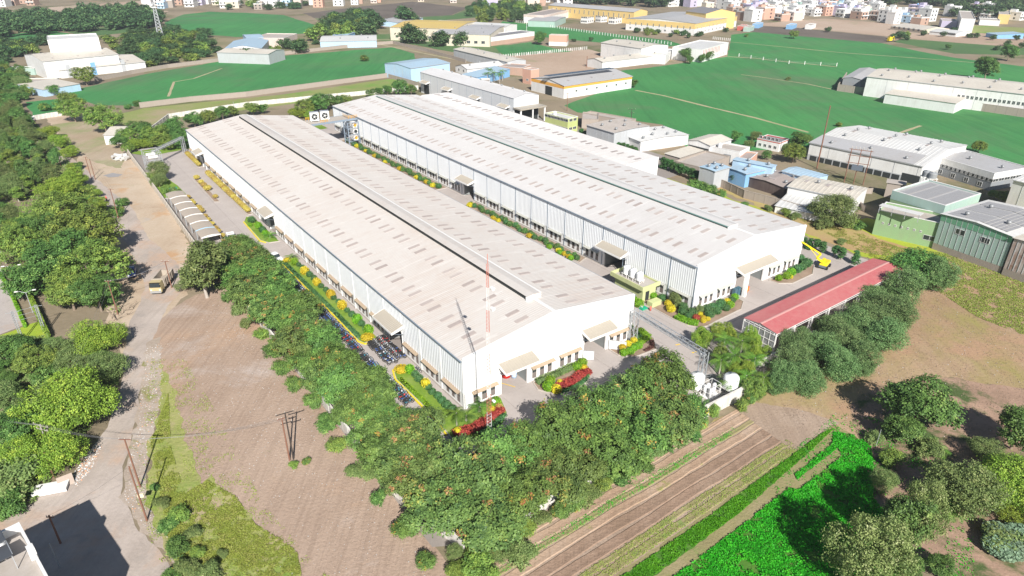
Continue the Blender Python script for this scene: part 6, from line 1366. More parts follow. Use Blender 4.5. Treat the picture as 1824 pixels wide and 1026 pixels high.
# hall beyond the crop at the right edge
bldg('factory', 'long white hall with a row of small square windows beyond the green crop', (1545, 136), (1900, 176), (1572.5, 120.8), z=9, wall='white', roof='cream', kind='gable', ridge='a', rise=1.6, vents=18, joints=9, wins=[('a', 22, 1.0, 1.3, 4.4, .50, .99)], cat='factory')
bldg('lean_to', 'low white lean-to in front of the long hall beyond the crop', (1577, 167), (1703, 184.5), (1583, 157), z=4.2, wall='white', roof='cream', kind='mono', rise=.8)
bldg('shed', 'open grey roofed shed at the left end of the long hall beyond the crop', (1535, 142), (1563, 124), (1505, 137), z=5.5, wall='dgrey', roof='grey', kind='gable', ridge='a', rise=.7)
wall([G(1506, 140), G(1491, 162), G(1577, 174), G(1700, 191), G(1850, 213)], 3.2, .3, 4.0, mw['concrete'], 'tall weathered brick wall round the long hall beyond the crop', 'boundary_wall')
# orange and white warehouse
bldg('warehouse', 'white warehouse with orange eaves and dark solar rows on its far slope', (1004, 176), (1126, 135.6), (956, 138), top=153, wall='white', roof='grey', kind='gable', ridge='a', rise=1.8, band=(1.4, 'orange'), wins=[('a', 6, 1.1, .9, 2.4, .1, .98)], doors=[('b', .45, 5, 4, 'dark')], sky=6)
sr = empty('solar_array', G(1052, 131, 9.2), 0, 'two rows of dark solar panels on the ridge of the orange and white warehouse', 'solar panels')
P_a, P_b = G(972, 134.5, 9.2), G(1094, 120, 9.2); d_ = (P_b-P_a); Ls = d_.length; sr.location = P_a; sr.rotation_euler = (0, 0, math.atan2(d_.y, d_.x))
for j in range(2):
    for i in range(int(Ls/1.05)): link('solar_panel', SOLARD, sr, (i*1.03, -2.3+j*2.3, -.2+.12*(1-j)), 0)
bldg('warehouse', 'plain white warehouse with brown roof left half behind the orange one', (1072.5, 124), (1185, 97.4), (1058, 103.5), top=110.2, wall='white', roof='cream', kind='gable', ridge='a', rise=1.2, vents=6, wins=[('a', 3, .5, 2.4, 1.2, .75, .97)])
bldg('warehouse', 'white warehouse with a bright blue band under the eaves', (1143, 86.2), (1071, 75.6), (1187, 80), z=8.5, wall='white', roof='cream', kind='gable', ridge='a', rise=1.3, vents=6, band=(1.7, 'white'), joints=7)
wb = bldg('annex', 'white annex right of the blue banded warehouse', (1186, 99), (1199, 87.5), (1160, 86), z=5, wall='white', roof='white', kind='flat')
zr = top_height(1297, 97.5, 76)
bldg('warehouse', 'white building with red vertical stripes beside the green crop', (1252, 88.5), (1298, 75.5), (1214, 79.5), z=zr, wall='white', roof='white', kind='flat', wins=[('a', 6, .9, 1.0, 1.2, .2, .9)], joints=0)
rs = MB(); rs.box(-.25, .25, -.06, .0, 3.6, zr-.3)
rsm = rs.mesh('red_stripe', mw['red']); rb = bpy.data.objects[[o.name for o in bpy.data.objects if o.get('label', '').startswith('white building with red')][0]]
for k in range(12): link('red_stripe', rsm, rb, (1.5+k*rb['_dims'][0]*.055, -.02, 0))
bldg('brick_building', 'plain salmon building with a white lower wall at the crop edge', (1008.8, 82.5), (978, 62.3), (1029.3, 62.3), top=63.5, wall='brick', roof='cream', kind='flat', base=(2.6, 'white'), parapet=.2)
bldg('factory', 'large factory with broad yellow band and white base', (1236, 63.4), (1115.7, 33), (1311.6, 28), top=42, wall='white', roof='grey', kind='gable', ridge='b', rise=1.6, band=(4.0, 'yellow'), wins=[('a', 11, .8, 2.2, 4.2, .02, .98), ('a', 9, 1.5, 1.2, 1.4, .05, .98), ('b', 11, .8, 2.2, 4.2, .02, .98), ('b', 11, 1.5, 1.2, 1.4, .02, .98)], cat='factory', sky=8)
bldg('factory', 'long yellow factory shed with dark window slots far behind', (1129.8, 21.5), (977, 9), (1165, 20), z=10, wall='yellow', roof='grey', kind='gable', ridge='a', rise=2, wins=[('a', 17, .9, 3.4, 4.5, .02, .98)], cat='factory')
bldg('factory', 'arched yellow ended shed behind the large yellow banded factory', (1258, 24), (1222, 19.5), (1272, 17), z=13, wall='yellow', roof='dark', kind='gable', ridge='a', rise=3, cat='factory')
bldg('warehouse', 'brown topped white shed left of the long yellow factory', (968, 27.5), (1017, 17), (957, 21), z=7, wall='white', roof='brown', kind='flat', band=(2, 'pink'))
bldg('warehouse', 'pale green low shed at the far crop edge', (988, 38), (1008, 30), (956, 31), z=5, wall='sea', roof='sea' if False else 'grey', kind='gable', ridge='b', rise=.5)
for k, q in enumerate(((1046, 42, 1058, 33), (1070, 40, 1082, 32), (1095, 43, 1108, 34), (1060, 31, 1075, 25), (1088, 33, 1102, 27))):
    bldg('villa', f'white balconied villa, {["leftmost", "second", "third", "fourth", "fifth"][k]} of the group left of the yellow banded factory', (q[0], q[1]), (q[2], q[3]-2), (q[0]-10, q[1]-10), top=q[1]-9, wall='white', roof='concrete', kind='flat', cat='house', wins=[('a', 3, 1.6, 1.4, 4.2, .05, .95), ('b', 3, 1.6, 1.4, 4.2, .05, .95), ('a', 3, 1.6, 1.4, 1, .05, .95), ('b', 3, 1.6, 1.4, 1, .05, .95)])
# centre: blue shed and its neighbours
bldg('shed', 'bright sky blue sheet shed behind the third hall', (733, 147), (801, 111.5), (694.7, 111.5), top=121.6, wall='lblue', roof='blue', kind='gable', ridge='a', rise=1.0, cat='warehouse', joints=7)
bldg('warehouse', 'long grey warehouse lying beside the fenced meadow', (808.5, 103), (904, 110), (835.6, 84), top=87.3, wall='grey', roof='cream', kind='gable', ridge='a', rise=.8, vents=6, joints=4)
bldg('warehouse', 'white roofed hall beside the sky blue shed', (832.6, 134), (898, 116), (813, 117.5), top=123.2, wall='white', roof='white', kind='gable', ridge='a', rise=1.6, vents=4, wins=[('b', 2, 1.5, 1.2, 1.2, .1, .9)])
bldg('lean_to', 'royal blue walled lean-to on the white roofed hall', (850, 138), (908, 123), (836, 131.5), z=4.0, wall='blue', roof='blue', kind='mono', rise=.7)
bldg('brick_building', 'unfinished salmon brick building with two small openings', (931, 147.5), (946, 120), (890, 132.5), top=122, wall='brick', roof='concrete', kind='flat', wins=[('b', 2, .8, .9, 1.6, .45, .75)])
bldg('brick_building', 'lower brick annex with brown roof right of the blue lean-to', (930, 121), (945, 115.5), (903, 113.5), z=4.2, wall='raw', roof='brown', kind='flat')
bldg('guard_room', 'small white flat room with an orange panel beside the white roofed hall', (871, 152), (873, 140), (828, 139), z=3.0, wall='white', roof='concrete', kind='flat', cat='small building', doors=[('b', .1, 2, 2.4, 'orange')])
bldg('warehouse', 'white and blue hall with stained roof beyond the green crop', (671.5, 84), (570, 74), (641, 62.5), top=72, wall='lblue', roof='white', kind='gable', ridge='a', rise=1.2, vents=3, joints=5)
bldg('shed', 'little royal blue roofed shed behind the stained white hall', (618, 63), (632, 57.5), (600, 60), z=4, wall='blue', roof='blue', kind='mono', rise=.4, cat='shed')
bldg('factory', 'white factory with pale blue curved roof left of the stained hall', (402, 105), (465, 86), (366, 73.5), top=87.6, wall='white', roof='blue', kind='gable', ridge='b', rise=1.8, cat='factory', joints=6)
bldg('warehouse', 'second pale blue roof right of the curved one', (478, 96), (506, 88), (455, 76), z=6, wall='grey', roof='cream', kind='gable', ridge='b', rise=1.0)
bldg('shed', 'flat blue roof behind the curved roof factory', (470, 67.5), (440, 69), (468, 60), z=6, wall='lblue', roof='blue', kind='gable', ridge='a', rise=.7, cat='shed')
bldg('brick_building', 'grey brick compound building behind the blue roofs', (505, 68), (529, 60), (470, 61), z=6, wall='pink', roof='concrete', kind='flat')
bldg('warehouse', 'pale blue gabled shed between the dark trees', (707, 48), (753, 31.5), (678, 35), top=40.4, wall='lblue', roof='grey', kind='gable', ridge='a', rise=1.4)
bldg('factory', 'factory range with a yellow roof strip behind big trees', (812, 52), (850, 38), (757, 31), z=9, wall='cream', roof='yellow', kind='gable', ridge='b', rise=1.5, cat='factory', wins=[('b', 9, 2, 1.6, 2, .05, .95)], joints=8)
bldg('factory', 'wide grey roofed factory behind the blue fronted yard', (872, 62), (905, 44), (800, 48), z=8, joints=7, vents=8, wins=[('b', 7, 2.4, 1.8, 2, .05, .95)], wall='cream', roof='grey', kind='gable', ridge='b', rise=1.4, cat='factory')
bldg('factory', 'pale sided hall with brown stains right of the yellow roof', (899, 48), (921, 43), (825, 31), z=8, wall='white', roof='white', kind='gable', ridge='b', rise=1.2, cat='factory')
bldg('warehouse', 'long blue and white panelled shed on a brick base in the meadow corner', (868, 83.3), (952, 56.5), (834, 65.5), top=67.5, wall='white', roof='dark', kind='flat', base=(3.0, 'raw'), joints=5, cat='warehouse')
# left complex
bldg('factory', 'very tall plain white block of the left factory complex', (84, 71.5), (175, 66.5), None, z=17, wall='white', roof='white', kind='flat', depth=22, cat='factory', joints=0, doors=[('a', .22, 1.6, 9, 'grey'), ('a', .45, 1.6, 9, 'grey')])
bldg('factory', 'middle white hall of the left factory complex', (76, 109.5), (210, 96.5), (51, 96.5), z=9, wall='white', roof='cream', kind='gable', ridge='a', rise=1.8, cat='factory', sky=8)
bldg('factory', 'front white hall of the left factory complex with one blue panel', (110, 140), (258, 110), (81, 109.5), top=125.5, wall='white', roof='cream', kind='gable', ridge='a', rise=2.0, cat='factory', sky=10, doors=[('a', .38, 2.4, 6.5, 'blue'), ('a', .1, 2.0, 6.5, 'grey'), ('a', .73, 2.0, 6.5, 'grey')])
bldg('shed', 'low shed with pale blue front at the crop edge of the left complex', (77, 160), (142, 149.5), (66, 147), z=3.2, wall='lblue', roof='cream', kind='mono', rise=.6, cat='shed')
bldg('flat_building', 'flat grey roof cluster in front of the left complex', (78, 148), (105, 139), (54, 132), z=3.4, wall='cream', roof='concrete', kind='flat', tank_=2)
bldg('flat_building', 'small teal fronted room beside the left complex yard', (60, 122), (72, 119), (46, 112), z=3.4, wall='sea', roof='concrete', kind='flat')
bldg('flat_building', 'pale roofed house at the left edge beside the dirt road', (4, 142), (14, 136), (-14, 134), z=3.4, wall='white', roof='yellow', kind='flat')
bldg('shed', 'small white walled shed beside the tree clump at the back wall', (215, 241), (228, 225), (200, 226), z=3.0, wall='white', roof='cream', kind='mono', rise=.4, cat='shed')
wall([G(170, 145), G(235, 132), G(300, 121), G(420, 106), G(520, 96), G(620, 85), G(700, 78), G(712, 80)], 2.0, .3, 5, mw['concrete'], 'long old wall between the far crop and the scrub')
wall([G(250, 192), G(340, 181), G(440, 172), G(520, 161), G(600, 150), G(690, 138)], 2.2, .3, 4, mw['concrete'], 'pale stained wall between the crop and the grass strip behind the halls')
wall([G(693, 139), G(760, 158)], 2.0, .3, 4, mw['concrete'], 'short wall running from the crop corner to the third hall')
wall([G(62, 214), G(85, 210), G(112, 206)], 1.8, .3, 4, M_wallw, 'short whitewashed wall at the end of the small crop')
wall([G(700, 78), G(760, 92), G(830, 112)], 1.8, .3, 5, mw['concrete'], 'old wall along the meadow right of the crop')
wall([G(745, 55), G(800, 66), G(835, 76)], 2.5, .3, 5, mw['concrete'], 'leaning grey wall below the big dark trees')
# far right
bldg('warehouse', 'cream warehouse with green-grey roof on the bare far field', (1642, 60), (1587, 46.5), (1653.6, 46.5), top=53.5, wall='cream', roof='cream', kind='gable', ridge='a', rise=2, wins=[('a', 6, 2, 1.6, 1.5, .05, .95)], cat='warehouse')
bldg('warehouse', 'white low warehouse right of the cream one', (1702, 66), (1656, 55.5), (1717, 55.5), top=60, wall='white', roof='white', kind='gable', ridge='a', rise=1.4, wins=[('a', 4, 2, 1.6, 1.2, .05, .4)], cat='warehouse')
bldg('house', 'small house with a blue roof and blue wall at the far right', (1774, 69), (1757, 58.5), (1783, 55), top=62, wall='blue', roof='blue', kind='mono', rise=1, cat='house')
# nearby roof in the lower left corner
M_tile = flat('terracotta', (.46, .27, .20), .8)
SOLARN = sp.mesh('solar_panel', flat('grey_solar_glass', (.085, .09, .10), .35, spec=.5)); ne = empty('flat_roofed_house', G(84, 1040, 11), 0, 'white parapeted house roof with solar panels and tiled strip in the lower left corner', 'house')
ne.location = (-50.9, 50.5, 0); ne.rotation_euler = (0, 0, math.atan2(-.73, -.68))
m = MB(); m.box(0, 12, 0, 14, 0, 9.4); m.build('wall', mw['white'], ne); m = MB(); m.box(.25, 11.8, .25, 13.8, 9.4, 9.46); m.build('roof_deck', mr['concrete'], ne)
m = MB(); m.box(-.02, 12, -.02, .24, 9.38, 10.5).box(-.02, .24, .24, 5.2, 9.38, 10.5).box(-.02, .24, 5.6, 11.2, 9.38, 10.2).box(-.02, .24, 11.2, 14, 9.38, 9.9); m.build('parapet', mw['white'], ne)
m = MB(); m.box(-.1, .5, 4.6, 5.4, 9.4, 10.9); m.build('parapet_pier', mw['white'], ne)
m = MB(); m.box(.3, 6, 9.8, 11.6, 9.46, 9.62); m.build('tiled_strip', M_tile, ne)
for j in range(3):
    for i in range(2):
        q = link('solar_panel', SOLARN, ne, (1.6+j*2.0, .3+i*2.65, 10.9), 0, (2.0, 1.34, 1)); q.rotation_euler = (R(9), 0, 0)
m = MB()
for x in (1.7, 7.4):
    for y in (.5, 5.4): m.bar((x, y, 9.4), (x, y, 11.2), .07)
m.bar((1.6, .3, 10.85), (1.6, 5.6, 11.6), .06).bar((7.5, .3, 10.85), (7.5, 5.6, 11.6), .06); m.build('panel_stand', M_steel, ne)
tank('water_tank', ne.matrix_basis @ Vector((2.2, 1.4, 9.46)), .55, 1.2, .1, 'small white tank on the corner house roof behind its parapet')
for k, (x, y) in enumerate(((2.4, 8.4), (1.6, 10.8))): m = MB(); m.tube((0, 0, 0), (0, 0, .9), .06, n=6); m.box(-.3, .3, -.05, .05, .85, .95); tag(m.build('vent_pipe', M_cap, None, ne.matrix_basis @ Vector((x, y, 9.46))), f'{["farther", "nearer"][k]} short vent pipe standing on the corner house roof', 'pipe')
# ------------------------------------------------------------------ vegetation around the site
def in_poly(x, y, P):
    c = False; j = len(P)-1
    for i in range(len(P)):
        if ((P[i][1] > y) != (P[j][1] > y)) and x < (P[j][0]-P[i][0])*(y-P[i][1])/(P[j][1]-P[i][1]+1e-9)+P[i][0]: c = not c
        j = i
    return c
def scatter(polypx, spacing, fn, seed, jitter=.45, avoid=()):
    """spread points over the ground region drawn by photo pixels"""
    W = PW(polypx); xs = [p.x for p in W]; ys = [p.y for p in W]; P = [(p.x, p.y) for p in W]; rr = random.Random(seed); n = 0
    y = min(ys)
    while y < max(ys):
        x = min(xs)+(spacing/2 if int(y/spacing) % 2 else 0)
        while x < max(xs):
            a, b = x+rr.uniform(-1, 1)*spacing*jitter, y+rr.uniform(-1, 1)*spacing*jitter
            if in_poly(a, b, P) and not any((a-q[0])**2+(b-q[1])**2 < q[2]**2 for q in avoid): fn(Vector((a, b, 0)), rr); n += 1
            x += spacing
        y += spacing
    return n
# --- left of the dirt road: single big crowns first
big = [('broad', 150, 412, 62, 'large leafy tree leaning over the dirt lot, topmost of the big clump'), ('broad', 118, 372, 50, 'leafy tree behind the big clump left of the dirt lot'), ('broad', 165, 470, 60, 'broad tree whose shadow covers the blue car'), ('broad', 105, 452, 55, 'dense tree in the left middle of the big clump'),
       ('broad', 170, 520, 42, 'lower right tree of the big clump beside the road'), ('broad', 120, 515, 45, 'lower left tree of the big clump beside bare red soil'), ('dark', 45, 500, 42, 'dark tree between the street lamps and the big clump'), ('acacia', 168, 598, 55, 'bright green feathery acacia at the road bend'),
       ('acacia', 126, 716, 86, 'huge bright green acacia nearest the road on the left'), ('acacia', 78, 800, 68, 'darker green acacia just below the huge bright one'), ('grey', 185, 652, 38, 'dull olive bushy tree between the two acacias'), ('broad', 28, 760, 48, 'dark leafy tree at the left edge beside the huge acacia'),
       ('scrub', 25, 850, 50, 'rambling olive bush at the left edge above the corner house'), ('grey', 15, 700, 34, 'grey-green tree at the left edge'), ('broad', 60, 640, 36, 'dark bushy tree below the yellow lawn'), ('dark', 25, 625, 36, 'dark tree at the left edge below the yellow lawn'), ('grey', 120, 625, 34, 'olive bushy tree left of the road acacia'),
       ('broad', 35, 430, 44, 'mid green tree left of the big clump'), ('broad', 70, 410, 40, 'olive tree between the plantation and the big clump'), ('acacia', 100, 335, 36, 'yellow-green thorny bush mass above the big clump'), ('acacia', 128, 318, 30, 'yellow-green thorny bush at the bend of the dirt road'),
       ('scrub', 205, 375, 15, 'little bush at the foot of the leaning pole on the lot'), ('scrub', 218, 360, 12, 'small bush left of the leaning pole'), ('broad', 75, 385, 30, 'mid green tree above the small bare gap'), ('grey', 140, 655, 36, 'olive thorn tree above the huge acacia'),
       ('tall', 352, 455, 52, 'tall light barked tree at the factory gate beside the dirt lot'), ('scrub', 385, 478, 22, 'bush behind the tall gate tree'), ('grey', 330, 500, 22, 'pale bush at the gate corner beside the road'), ('broad', 182, 207, 32, 'big round tree in the small field left of the halls'),
       ('broad', 150, 133, 20, 'round dark tree at the near corner of the left factory complex'), ('scrub', 648, 103, 9, 'lone round tree standing in the green crop'), ('scrub', 243, 184, 8, 'lone small tree at the left end of the stained wall'), ('scrub', 228, 190, 7, 'small bush beside the lone tree at the stained wall'),
       ('broad', 128, 193, 26, 'dark tree left of the big round tree'), ('scrub', 118, 175, 16, 'dull bush at the corner of the small crop'), ('scrub', 78, 190, 12, 'thin bush standing in the small crop'), ('acacia', 85, 236, 20, 'elongated bush, farthest of three along the dirt road'), ('acacia', 103, 251, 20, 'elongated bush, middle of three along the dirt road'), ('acacia', 124, 269, 18, 'round bush, nearest of three along the dirt road'),
       ('scrub', 140, 295, 10, 'small bush beside the twin poles'), ('scrub', 95, 160, 13, 'bush in front of the low blue fronted shed')]
for kd, x, y, r, l in big: tree_px(kd, x, y, r, l, cat='tree' if kd != 'scrub' else 'bush', name={'broad': 'broadleaf_tree', 'acacia': 'acacia_tree', 'scrub': 'bush', 'tall': 'tall_tree'}.get(kd, 'tree'))
AV = [(G(168, 640).x, G(168, 640).y, 3)]
def fill(poly, sp, kinds, R, H, label, group, seed, cat='tree', name='tree'):
    scatter(poly, sp, lambda p, rr: plant(rr.choice(kinds), p, rr.uniform(*R), rr.uniform(*H), label, cat, name, group), seed)
fill([(-40, 205), (40, 210), (85, 262), (110, 300), (105, 340), (60, 365), (-40, 378)], 5.6, ['tall', 'grey', 'tall', 'dark'], (1.9, 3.0), (4.5, 7.5), 'slim grey-green tree of the young plantation left of the dirt road', 'plantation trees left of the dirt road', 3, name='plantation_tree')
fill([(-60, 395), (55, 395), (100, 480), (60, 500), (8, 440), (-60, 440)], 5.2, ['broad', 'grey', 'dark'], (2.6, 4.0), (4, 6.5), 'mixed green tree in the thicket behind the street lamps', 'thicket trees behind the street lamps', 4)
fill([(-60, 640), (50, 620), (110, 615), (190, 640), (200, 690), (120, 660), (60, 700), (-60, 760)], 3.8, ['scrub', 'grey', 'scrub', 'dark'], (1.6, 2.7), (1.6, 3.2), 'low tangled bush in the rough ground between the lawn and the huge acacia', 'tangled bushes left of the road', 5, 'bush', 'bush')
fill([(-60, 780), (40, 800), (75, 870), (40, 905), (-60, 960)], 3.4, ['scrub', 'scrub', 'acacia'], (1.5, 2.4), (1.5, 3.0), 'low bush in the rough ground above the corner house', 'bushes above the corner house', 6, 'bush', 'bush')
fill([(-40, 95), (60, 150), (30, 190), (60, 240), (0, 260), (-60, 200)], 6.5, ['broad', 'dark', 'grey'], (2.6, 4.2), (4, 7), 'dark tree crowding the far end of the dirt road', 'trees at the far end of the dirt road', 7)
fill([(30, 125), (48, 130), (60, 180), (45, 185), (25, 150)], 6, ['broad', 'dark'], (2, 3.2), (3, 5), 'dark tree beside the left factory complex road', 'trees beside the left factory road', 8)
fill([(130, 300), (150, 330), (175, 345), (200, 385), (190, 400), (150, 360), (118, 330)], 4.5, ['acacia', 'scrub'], (1.6, 2.6), (1.6, 2.6), 'yellow-green thorny bush along the edge of the dirt road', 'thorny bushes along the dirt road', 9, 'bush', 'bush')
# --- verge bushes, bottom left of the fallow field
for k, (x, y, r, kd) in enumerate([(318, 918, 20, 'dark'), (300, 935, 18, 'scrub'), (340, 950, 16, 'dark'), (312, 975, 22, 'scrub'), (350, 985, 14, 'dark'), (330, 1010, 22, 'scrub'), (285, 895, 14, 'scrub'), (372, 1020, 24, 'scrub'), (275, 868, 9, 'scrub'), (300, 1030, 20, 'scrub'), (395, 985, 10, 'scrub')]):
    tree_px('scrub', x, y, r, 'dark green weedy bush on the verge between the road and the fallow field', cat='bush', name='bush', group='bushes on the verge of the fallow field')
for k, (x, y) in enumerate(((522, 828), (546, 821))): tree_px('scrub', x, y, 9, f'{["left", "right"][k]} one of two small bushes at the foot of the poles in the fallow field', cat='bush', name='bush')
# --- front corner undergrowth
for x, y, r, kd, l in [(890, 968, 40, 'grey', 'pale flowering bush spilling over the wall at the belt corner'), (850, 1005, 30, 'scrub', 'bright green bush at the belt corner beside the fallow field'), (810, 985, 16, 'grey', 'grey-green tuft at the foot of the corner wall'), (935, 985, 26, 'scrub', 'low bush between the corner and the planting beds'), (870, 1030, 26, 'scrub', 'green bush at the bottom edge below the belt corner')]:
    tree_px(kd, x, y, r, l, H=2.2, cat='bush', name='bush')
# --- feathery trees beside the red shed
for k, (x, y, r) in enumerate([(1640, 478, 48), (1605, 505, 36), (1672, 488, 30), (1580, 545, 40), (1535, 560, 38), (1575, 595, 42), (1500, 600, 42), (1540, 640, 30), (1455, 612, 36), (1490, 640, 38), (1415, 640, 36), (1440, 668, 32), (1395, 670, 28), (1600, 560, 34), (1560, 530, 32), (1520, 575, 34), (1420, 610, 28), (1475, 580, 28)]):
    tree_px('dark' if k == 0 else 'feathery', x, y, r, 'big dark leafy tree at the far end of the red roofed shed' if k == 0 else f'feathery olive green tree, {ordn(k-1).replace("nearest", "first")} in the rows behind the red roofed shed', H=(7.2 if k < 3 else 5.6), name='leafy_tree' if k == 0 else 'feathery_tree', group=None if k == 0 else 'feathery trees behind the red roofed shed')
# palms and bananas beside the shed's near end
for k, (x, y, v_, s) in enumerate([(1290, 612, 1, 1.0), (1322, 610, 0, 1.15), (1345, 640, 0, 1.1), (1308, 640, 1, 1.0), (1285, 640, 0, 1.0), (1330, 668, 0, 1.0), (1362, 668, 0, .9), (1300, 672, 0, .9)]):
    p = G(x, y, 3.2); palm(p, f'green palm, {ordn(k).replace("nearest", "first")} in the clump between the tanks and the red roofed shed', v_, s*.95, group='palms beside the red roofed shed')
for k, (x, y, r, kd) in enumerate([(1250, 600, 20, 'acacia'), (1290, 592, 24, 'acacia'), (1335, 600, 22, 'acacia'), (1350, 625, 22, 'acacia'), (1285, 630, 18, 'broad'), (1318, 655, 24, 'acacia'), (1345, 690, 20, 'broad')]): tree_px(kd, x, y, r, 'bright leafy small tree among the palms near the tanks', H=4.6, group='leafy trees among the palms')
for k, (x, y) in enumerate(((1338, 708), (1322, 722), (1272, 732), (1352, 698))): tree_px('scrub', x, y, 12, f'{["second", "third", "fourth", "first"][k]} bright creeper clump on the white wall counted from its right end', H=2.2, cat='bush', name='bush')
# --- bottom right orchard
for kd, x, y, r, l in [('dark', 1640, 722, 62, 'glossy dark tree standing alone on the brown field edge'), ('dark', 1815, 765, 48, 'dark tree at the right edge beside its own shadow'), ('grey', 1712, 855, 66, 'olive grey-green tree in the middle of the orchard'), ('acacia', 1800, 860, 74, 'soft bright green tree at the right edge'),
                       ('olive', 1545, 985, 78, 'pale tipped yellow-green tree at the bottom edge right of the crop'), ('olive', 1635, 915, 50, 'thin twiggy tree with brown branches beside the banana plants'), ('grey', 1580, 858, 26, 'small grey bush at the crop end'), ('dark', 1605, 765, 36, 'lower left limb mass beside the glossy dark tree'),
                       ('acacia', 1815, 905, 42, 'bright green tree below the soft one at the right edge'), ('dark', 1612, 930, 42, 'tall dark tree added beside the crop end to cast shade on it'), ('scrub', 1590, 815, 22, 'grey-green bush at the right tip of the crop'), ('scrub', 1560, 780, 16, 'small bush beside the stick pole'), ('grey', 1760, 800, 30, 'grey-green tree behind the soft bright one'), ('dark', 1680, 1010, 24, 'dark bush at the bottom edge right of the pale tree'),  # the tall dark tree is an extra, added to throw shade on the crop
                       ('scrub', 1660, 800, 24, 'shaded bush under the glossy tree'), ('dark', 1620, 1010, 30, 'dark bush at the bottom edge beside the pale tree')]:
    tree_px(kd, x, y, r, l, H=9.0 if y > 900 and kd in ('olive', 'dark') and r > 40 else None, name='tree' if kd != 'scrub' else 'bush', cat='tree' if kd != 'scrub' else 'bush')
for k, (x, y) in enumerate(((1690, 905), (1672, 895), (1665, 800), (1705, 895))): palm(G(x, y, .8), ['broad yellow-green banana plant in the orchard', 'second banana plant left of the yellow-green one', 'banana plant in the shade of the glossy tree', 'banana plant right of the yellow-green one'][k], 2, 1.5, name='banana_plant', cat='plant')
for k in range(5): 
    p = G(1770+16*(k % 3), 960+12*(k//2)+8*(k % 2)); ball('grey', p, 1.5, 'grey-green succulent thicket on brown soil at the lower right', 0, .7, group='succulent thicket at the lower right') ; 
TE = [ball_mesh('foliage', 50, L_teal, .7, 700, .2)]
for k in range(7): e = empty('succulent_bush', G(1772+14*(k % 4), 958+22*(k//4)+(k*7 % 9)), k, 'teal grey succulent bush heaped at the lower right corner', 'bush', 'teal succulent bushes at the lower right'); e.scale = (2.2, 2.2, 1.5); link('foliage', TE[0], e)
# --- behind the halls
for k, (x, y, r, kd) in enumerate([(225, 240, 16, 'broad'), (212, 252, 12, 'dark'), (228, 262, 10, 'broad'), (320, 252, 13, 'dark'), (283, 250, 14, 'broad'), (262, 240, 15, 'dark'), (250, 232, 18, 'dark'), (278, 238, 20, 'broad'), (305, 228, 20, 'dark'), (325, 240, 16, 'broad'), (265, 252, 14, 'acacia'), (240, 256, 13, 'acacia'), (300, 252, 14, 'broad'), (345, 214, 14, 'dark'), (370, 207, 14, 'broad'), (395, 201, 12, 'dark'), (415, 197, 10, 'broad'), (450, 192, 12, 'broad'), (468, 193, 9, 'dark'),
                                   (545, 190, 16, 'broad'), (570, 182, 16, 'dark'), (595, 180, 14, 'broad'), (530, 200, 14, 'acacia'), (553, 205, 11, 'acacia'), (560, 185, 12, 'dark'), (615, 176, 10, 'broad'), (660, 165, 8, 'broad'), (690, 160, 9, 'dark'), (712, 155, 14, 'broad'), (732, 160, 9, 'dark'), (675, 163, 8, 'dark')]):
    tree_px(kd, x, y, r*1.2, f'small leafy tree, {ordn(k).replace("nearest", "first")} of the strip at the back of the factory', H=None, group='trees at the back of the factory')
for k, (x, y, r, kd) in enumerate([(1488, 370, 42, 'grey'), (1452, 375, 18, 'scrub'), (1510, 395, 18, 'scrub'), (1530, 400, 12, 'scrub'), (1470, 398, 16, 'scrub'), (1400, 378, 10, 'scrub'), (1418, 385, 10, 'scrub'), (1500, 430, 8, 'scrub'), (1368, 370, 8, 'scrub'), (1240, 330, 18, 'scrub'), (1262, 338, 16, 'scrub'), (1285, 345, 12, 'scrub'), (1325, 365, 9, 'scrub')]):
    tree_px(kd, x, y, r, ['large round grey-green tree by the dark yard', 'bush left of the round grey-green tree', 'bush right below the round tree', 'last bush before the green building', 'bush at the foot of the round tree', 'bush at the brown wall, left of two', 'bush at the brown wall, right of two', 'single grey bush with its shadow on dry grass', 'small bush beside the brown wall posts', 'dark bush mass behind the second hall roof', 'bush behind the second hall near the blue workshop', 'bright bush below the blue workshop', 'small bush below the maroon wall'][k], cat='tree' if k == 0 else 'bush', name='round_tree' if k == 0 else 'bush')
for k, (x, y, r, kd) in enumerate([(1415, 270, 22, 'broad'), (1425, 250, 20, 'dark'), (1310, 243, 12, 'dark'), (1345, 240, 12, 'grey'), (1335, 255, 10, 'grey'), (1365, 275, 10, 'broad'), (1400, 262, 10, 'grey'), (1745, 260, 14, 'broad'), (1495, 222, 6, 'scrub'), (1760, 120, 26, 'dark'), (1790, 350, 14, 'broad'), (1815, 352, 12, 'broad'), (1770, 345, 10, 'broad'), (1130, 148, 9, 'dark'), (960, 67, 13, 'dark'), (1690, 83, 6, 'broad'), (1800, 92, 18, 'dark'), (1415, 60, 9, 'broad'), (1405, 140, 5, 'scrub'), (1330, 63, 4, 'scrub')]):
    tree_px(kd, x, y, r, ['round dark tree left of the big white factory', 'upper greyish tree left of the big white factory', 'dark tree beside the open fronted workshop', 'grey tree behind the railed white building', 'smaller grey tree behind the railed white building', 'low tree beside the red trimmed house', 'thin tree in front of the red trimmed house', 'low spreading tree on the far side of the big white factory roof', 'tiny tree at the crop edge behind the big factory', 'lone big dark tree beyond the long hall at the right', 'bushy tree left of three behind the office front', 'bushy tree right of three behind the office front', 'bushy tree in front of the office', 'dark tree at the end of the orange and white warehouse', 'round dark tree beside the salmon building', 'small tree casting a shadow on the far crop', 'wide dark tree group at the right edge', 'round tree on the dark tilled field', 'tiny lone tree in the middle of the large crop', 'tiny bush at the tilled field'][k])
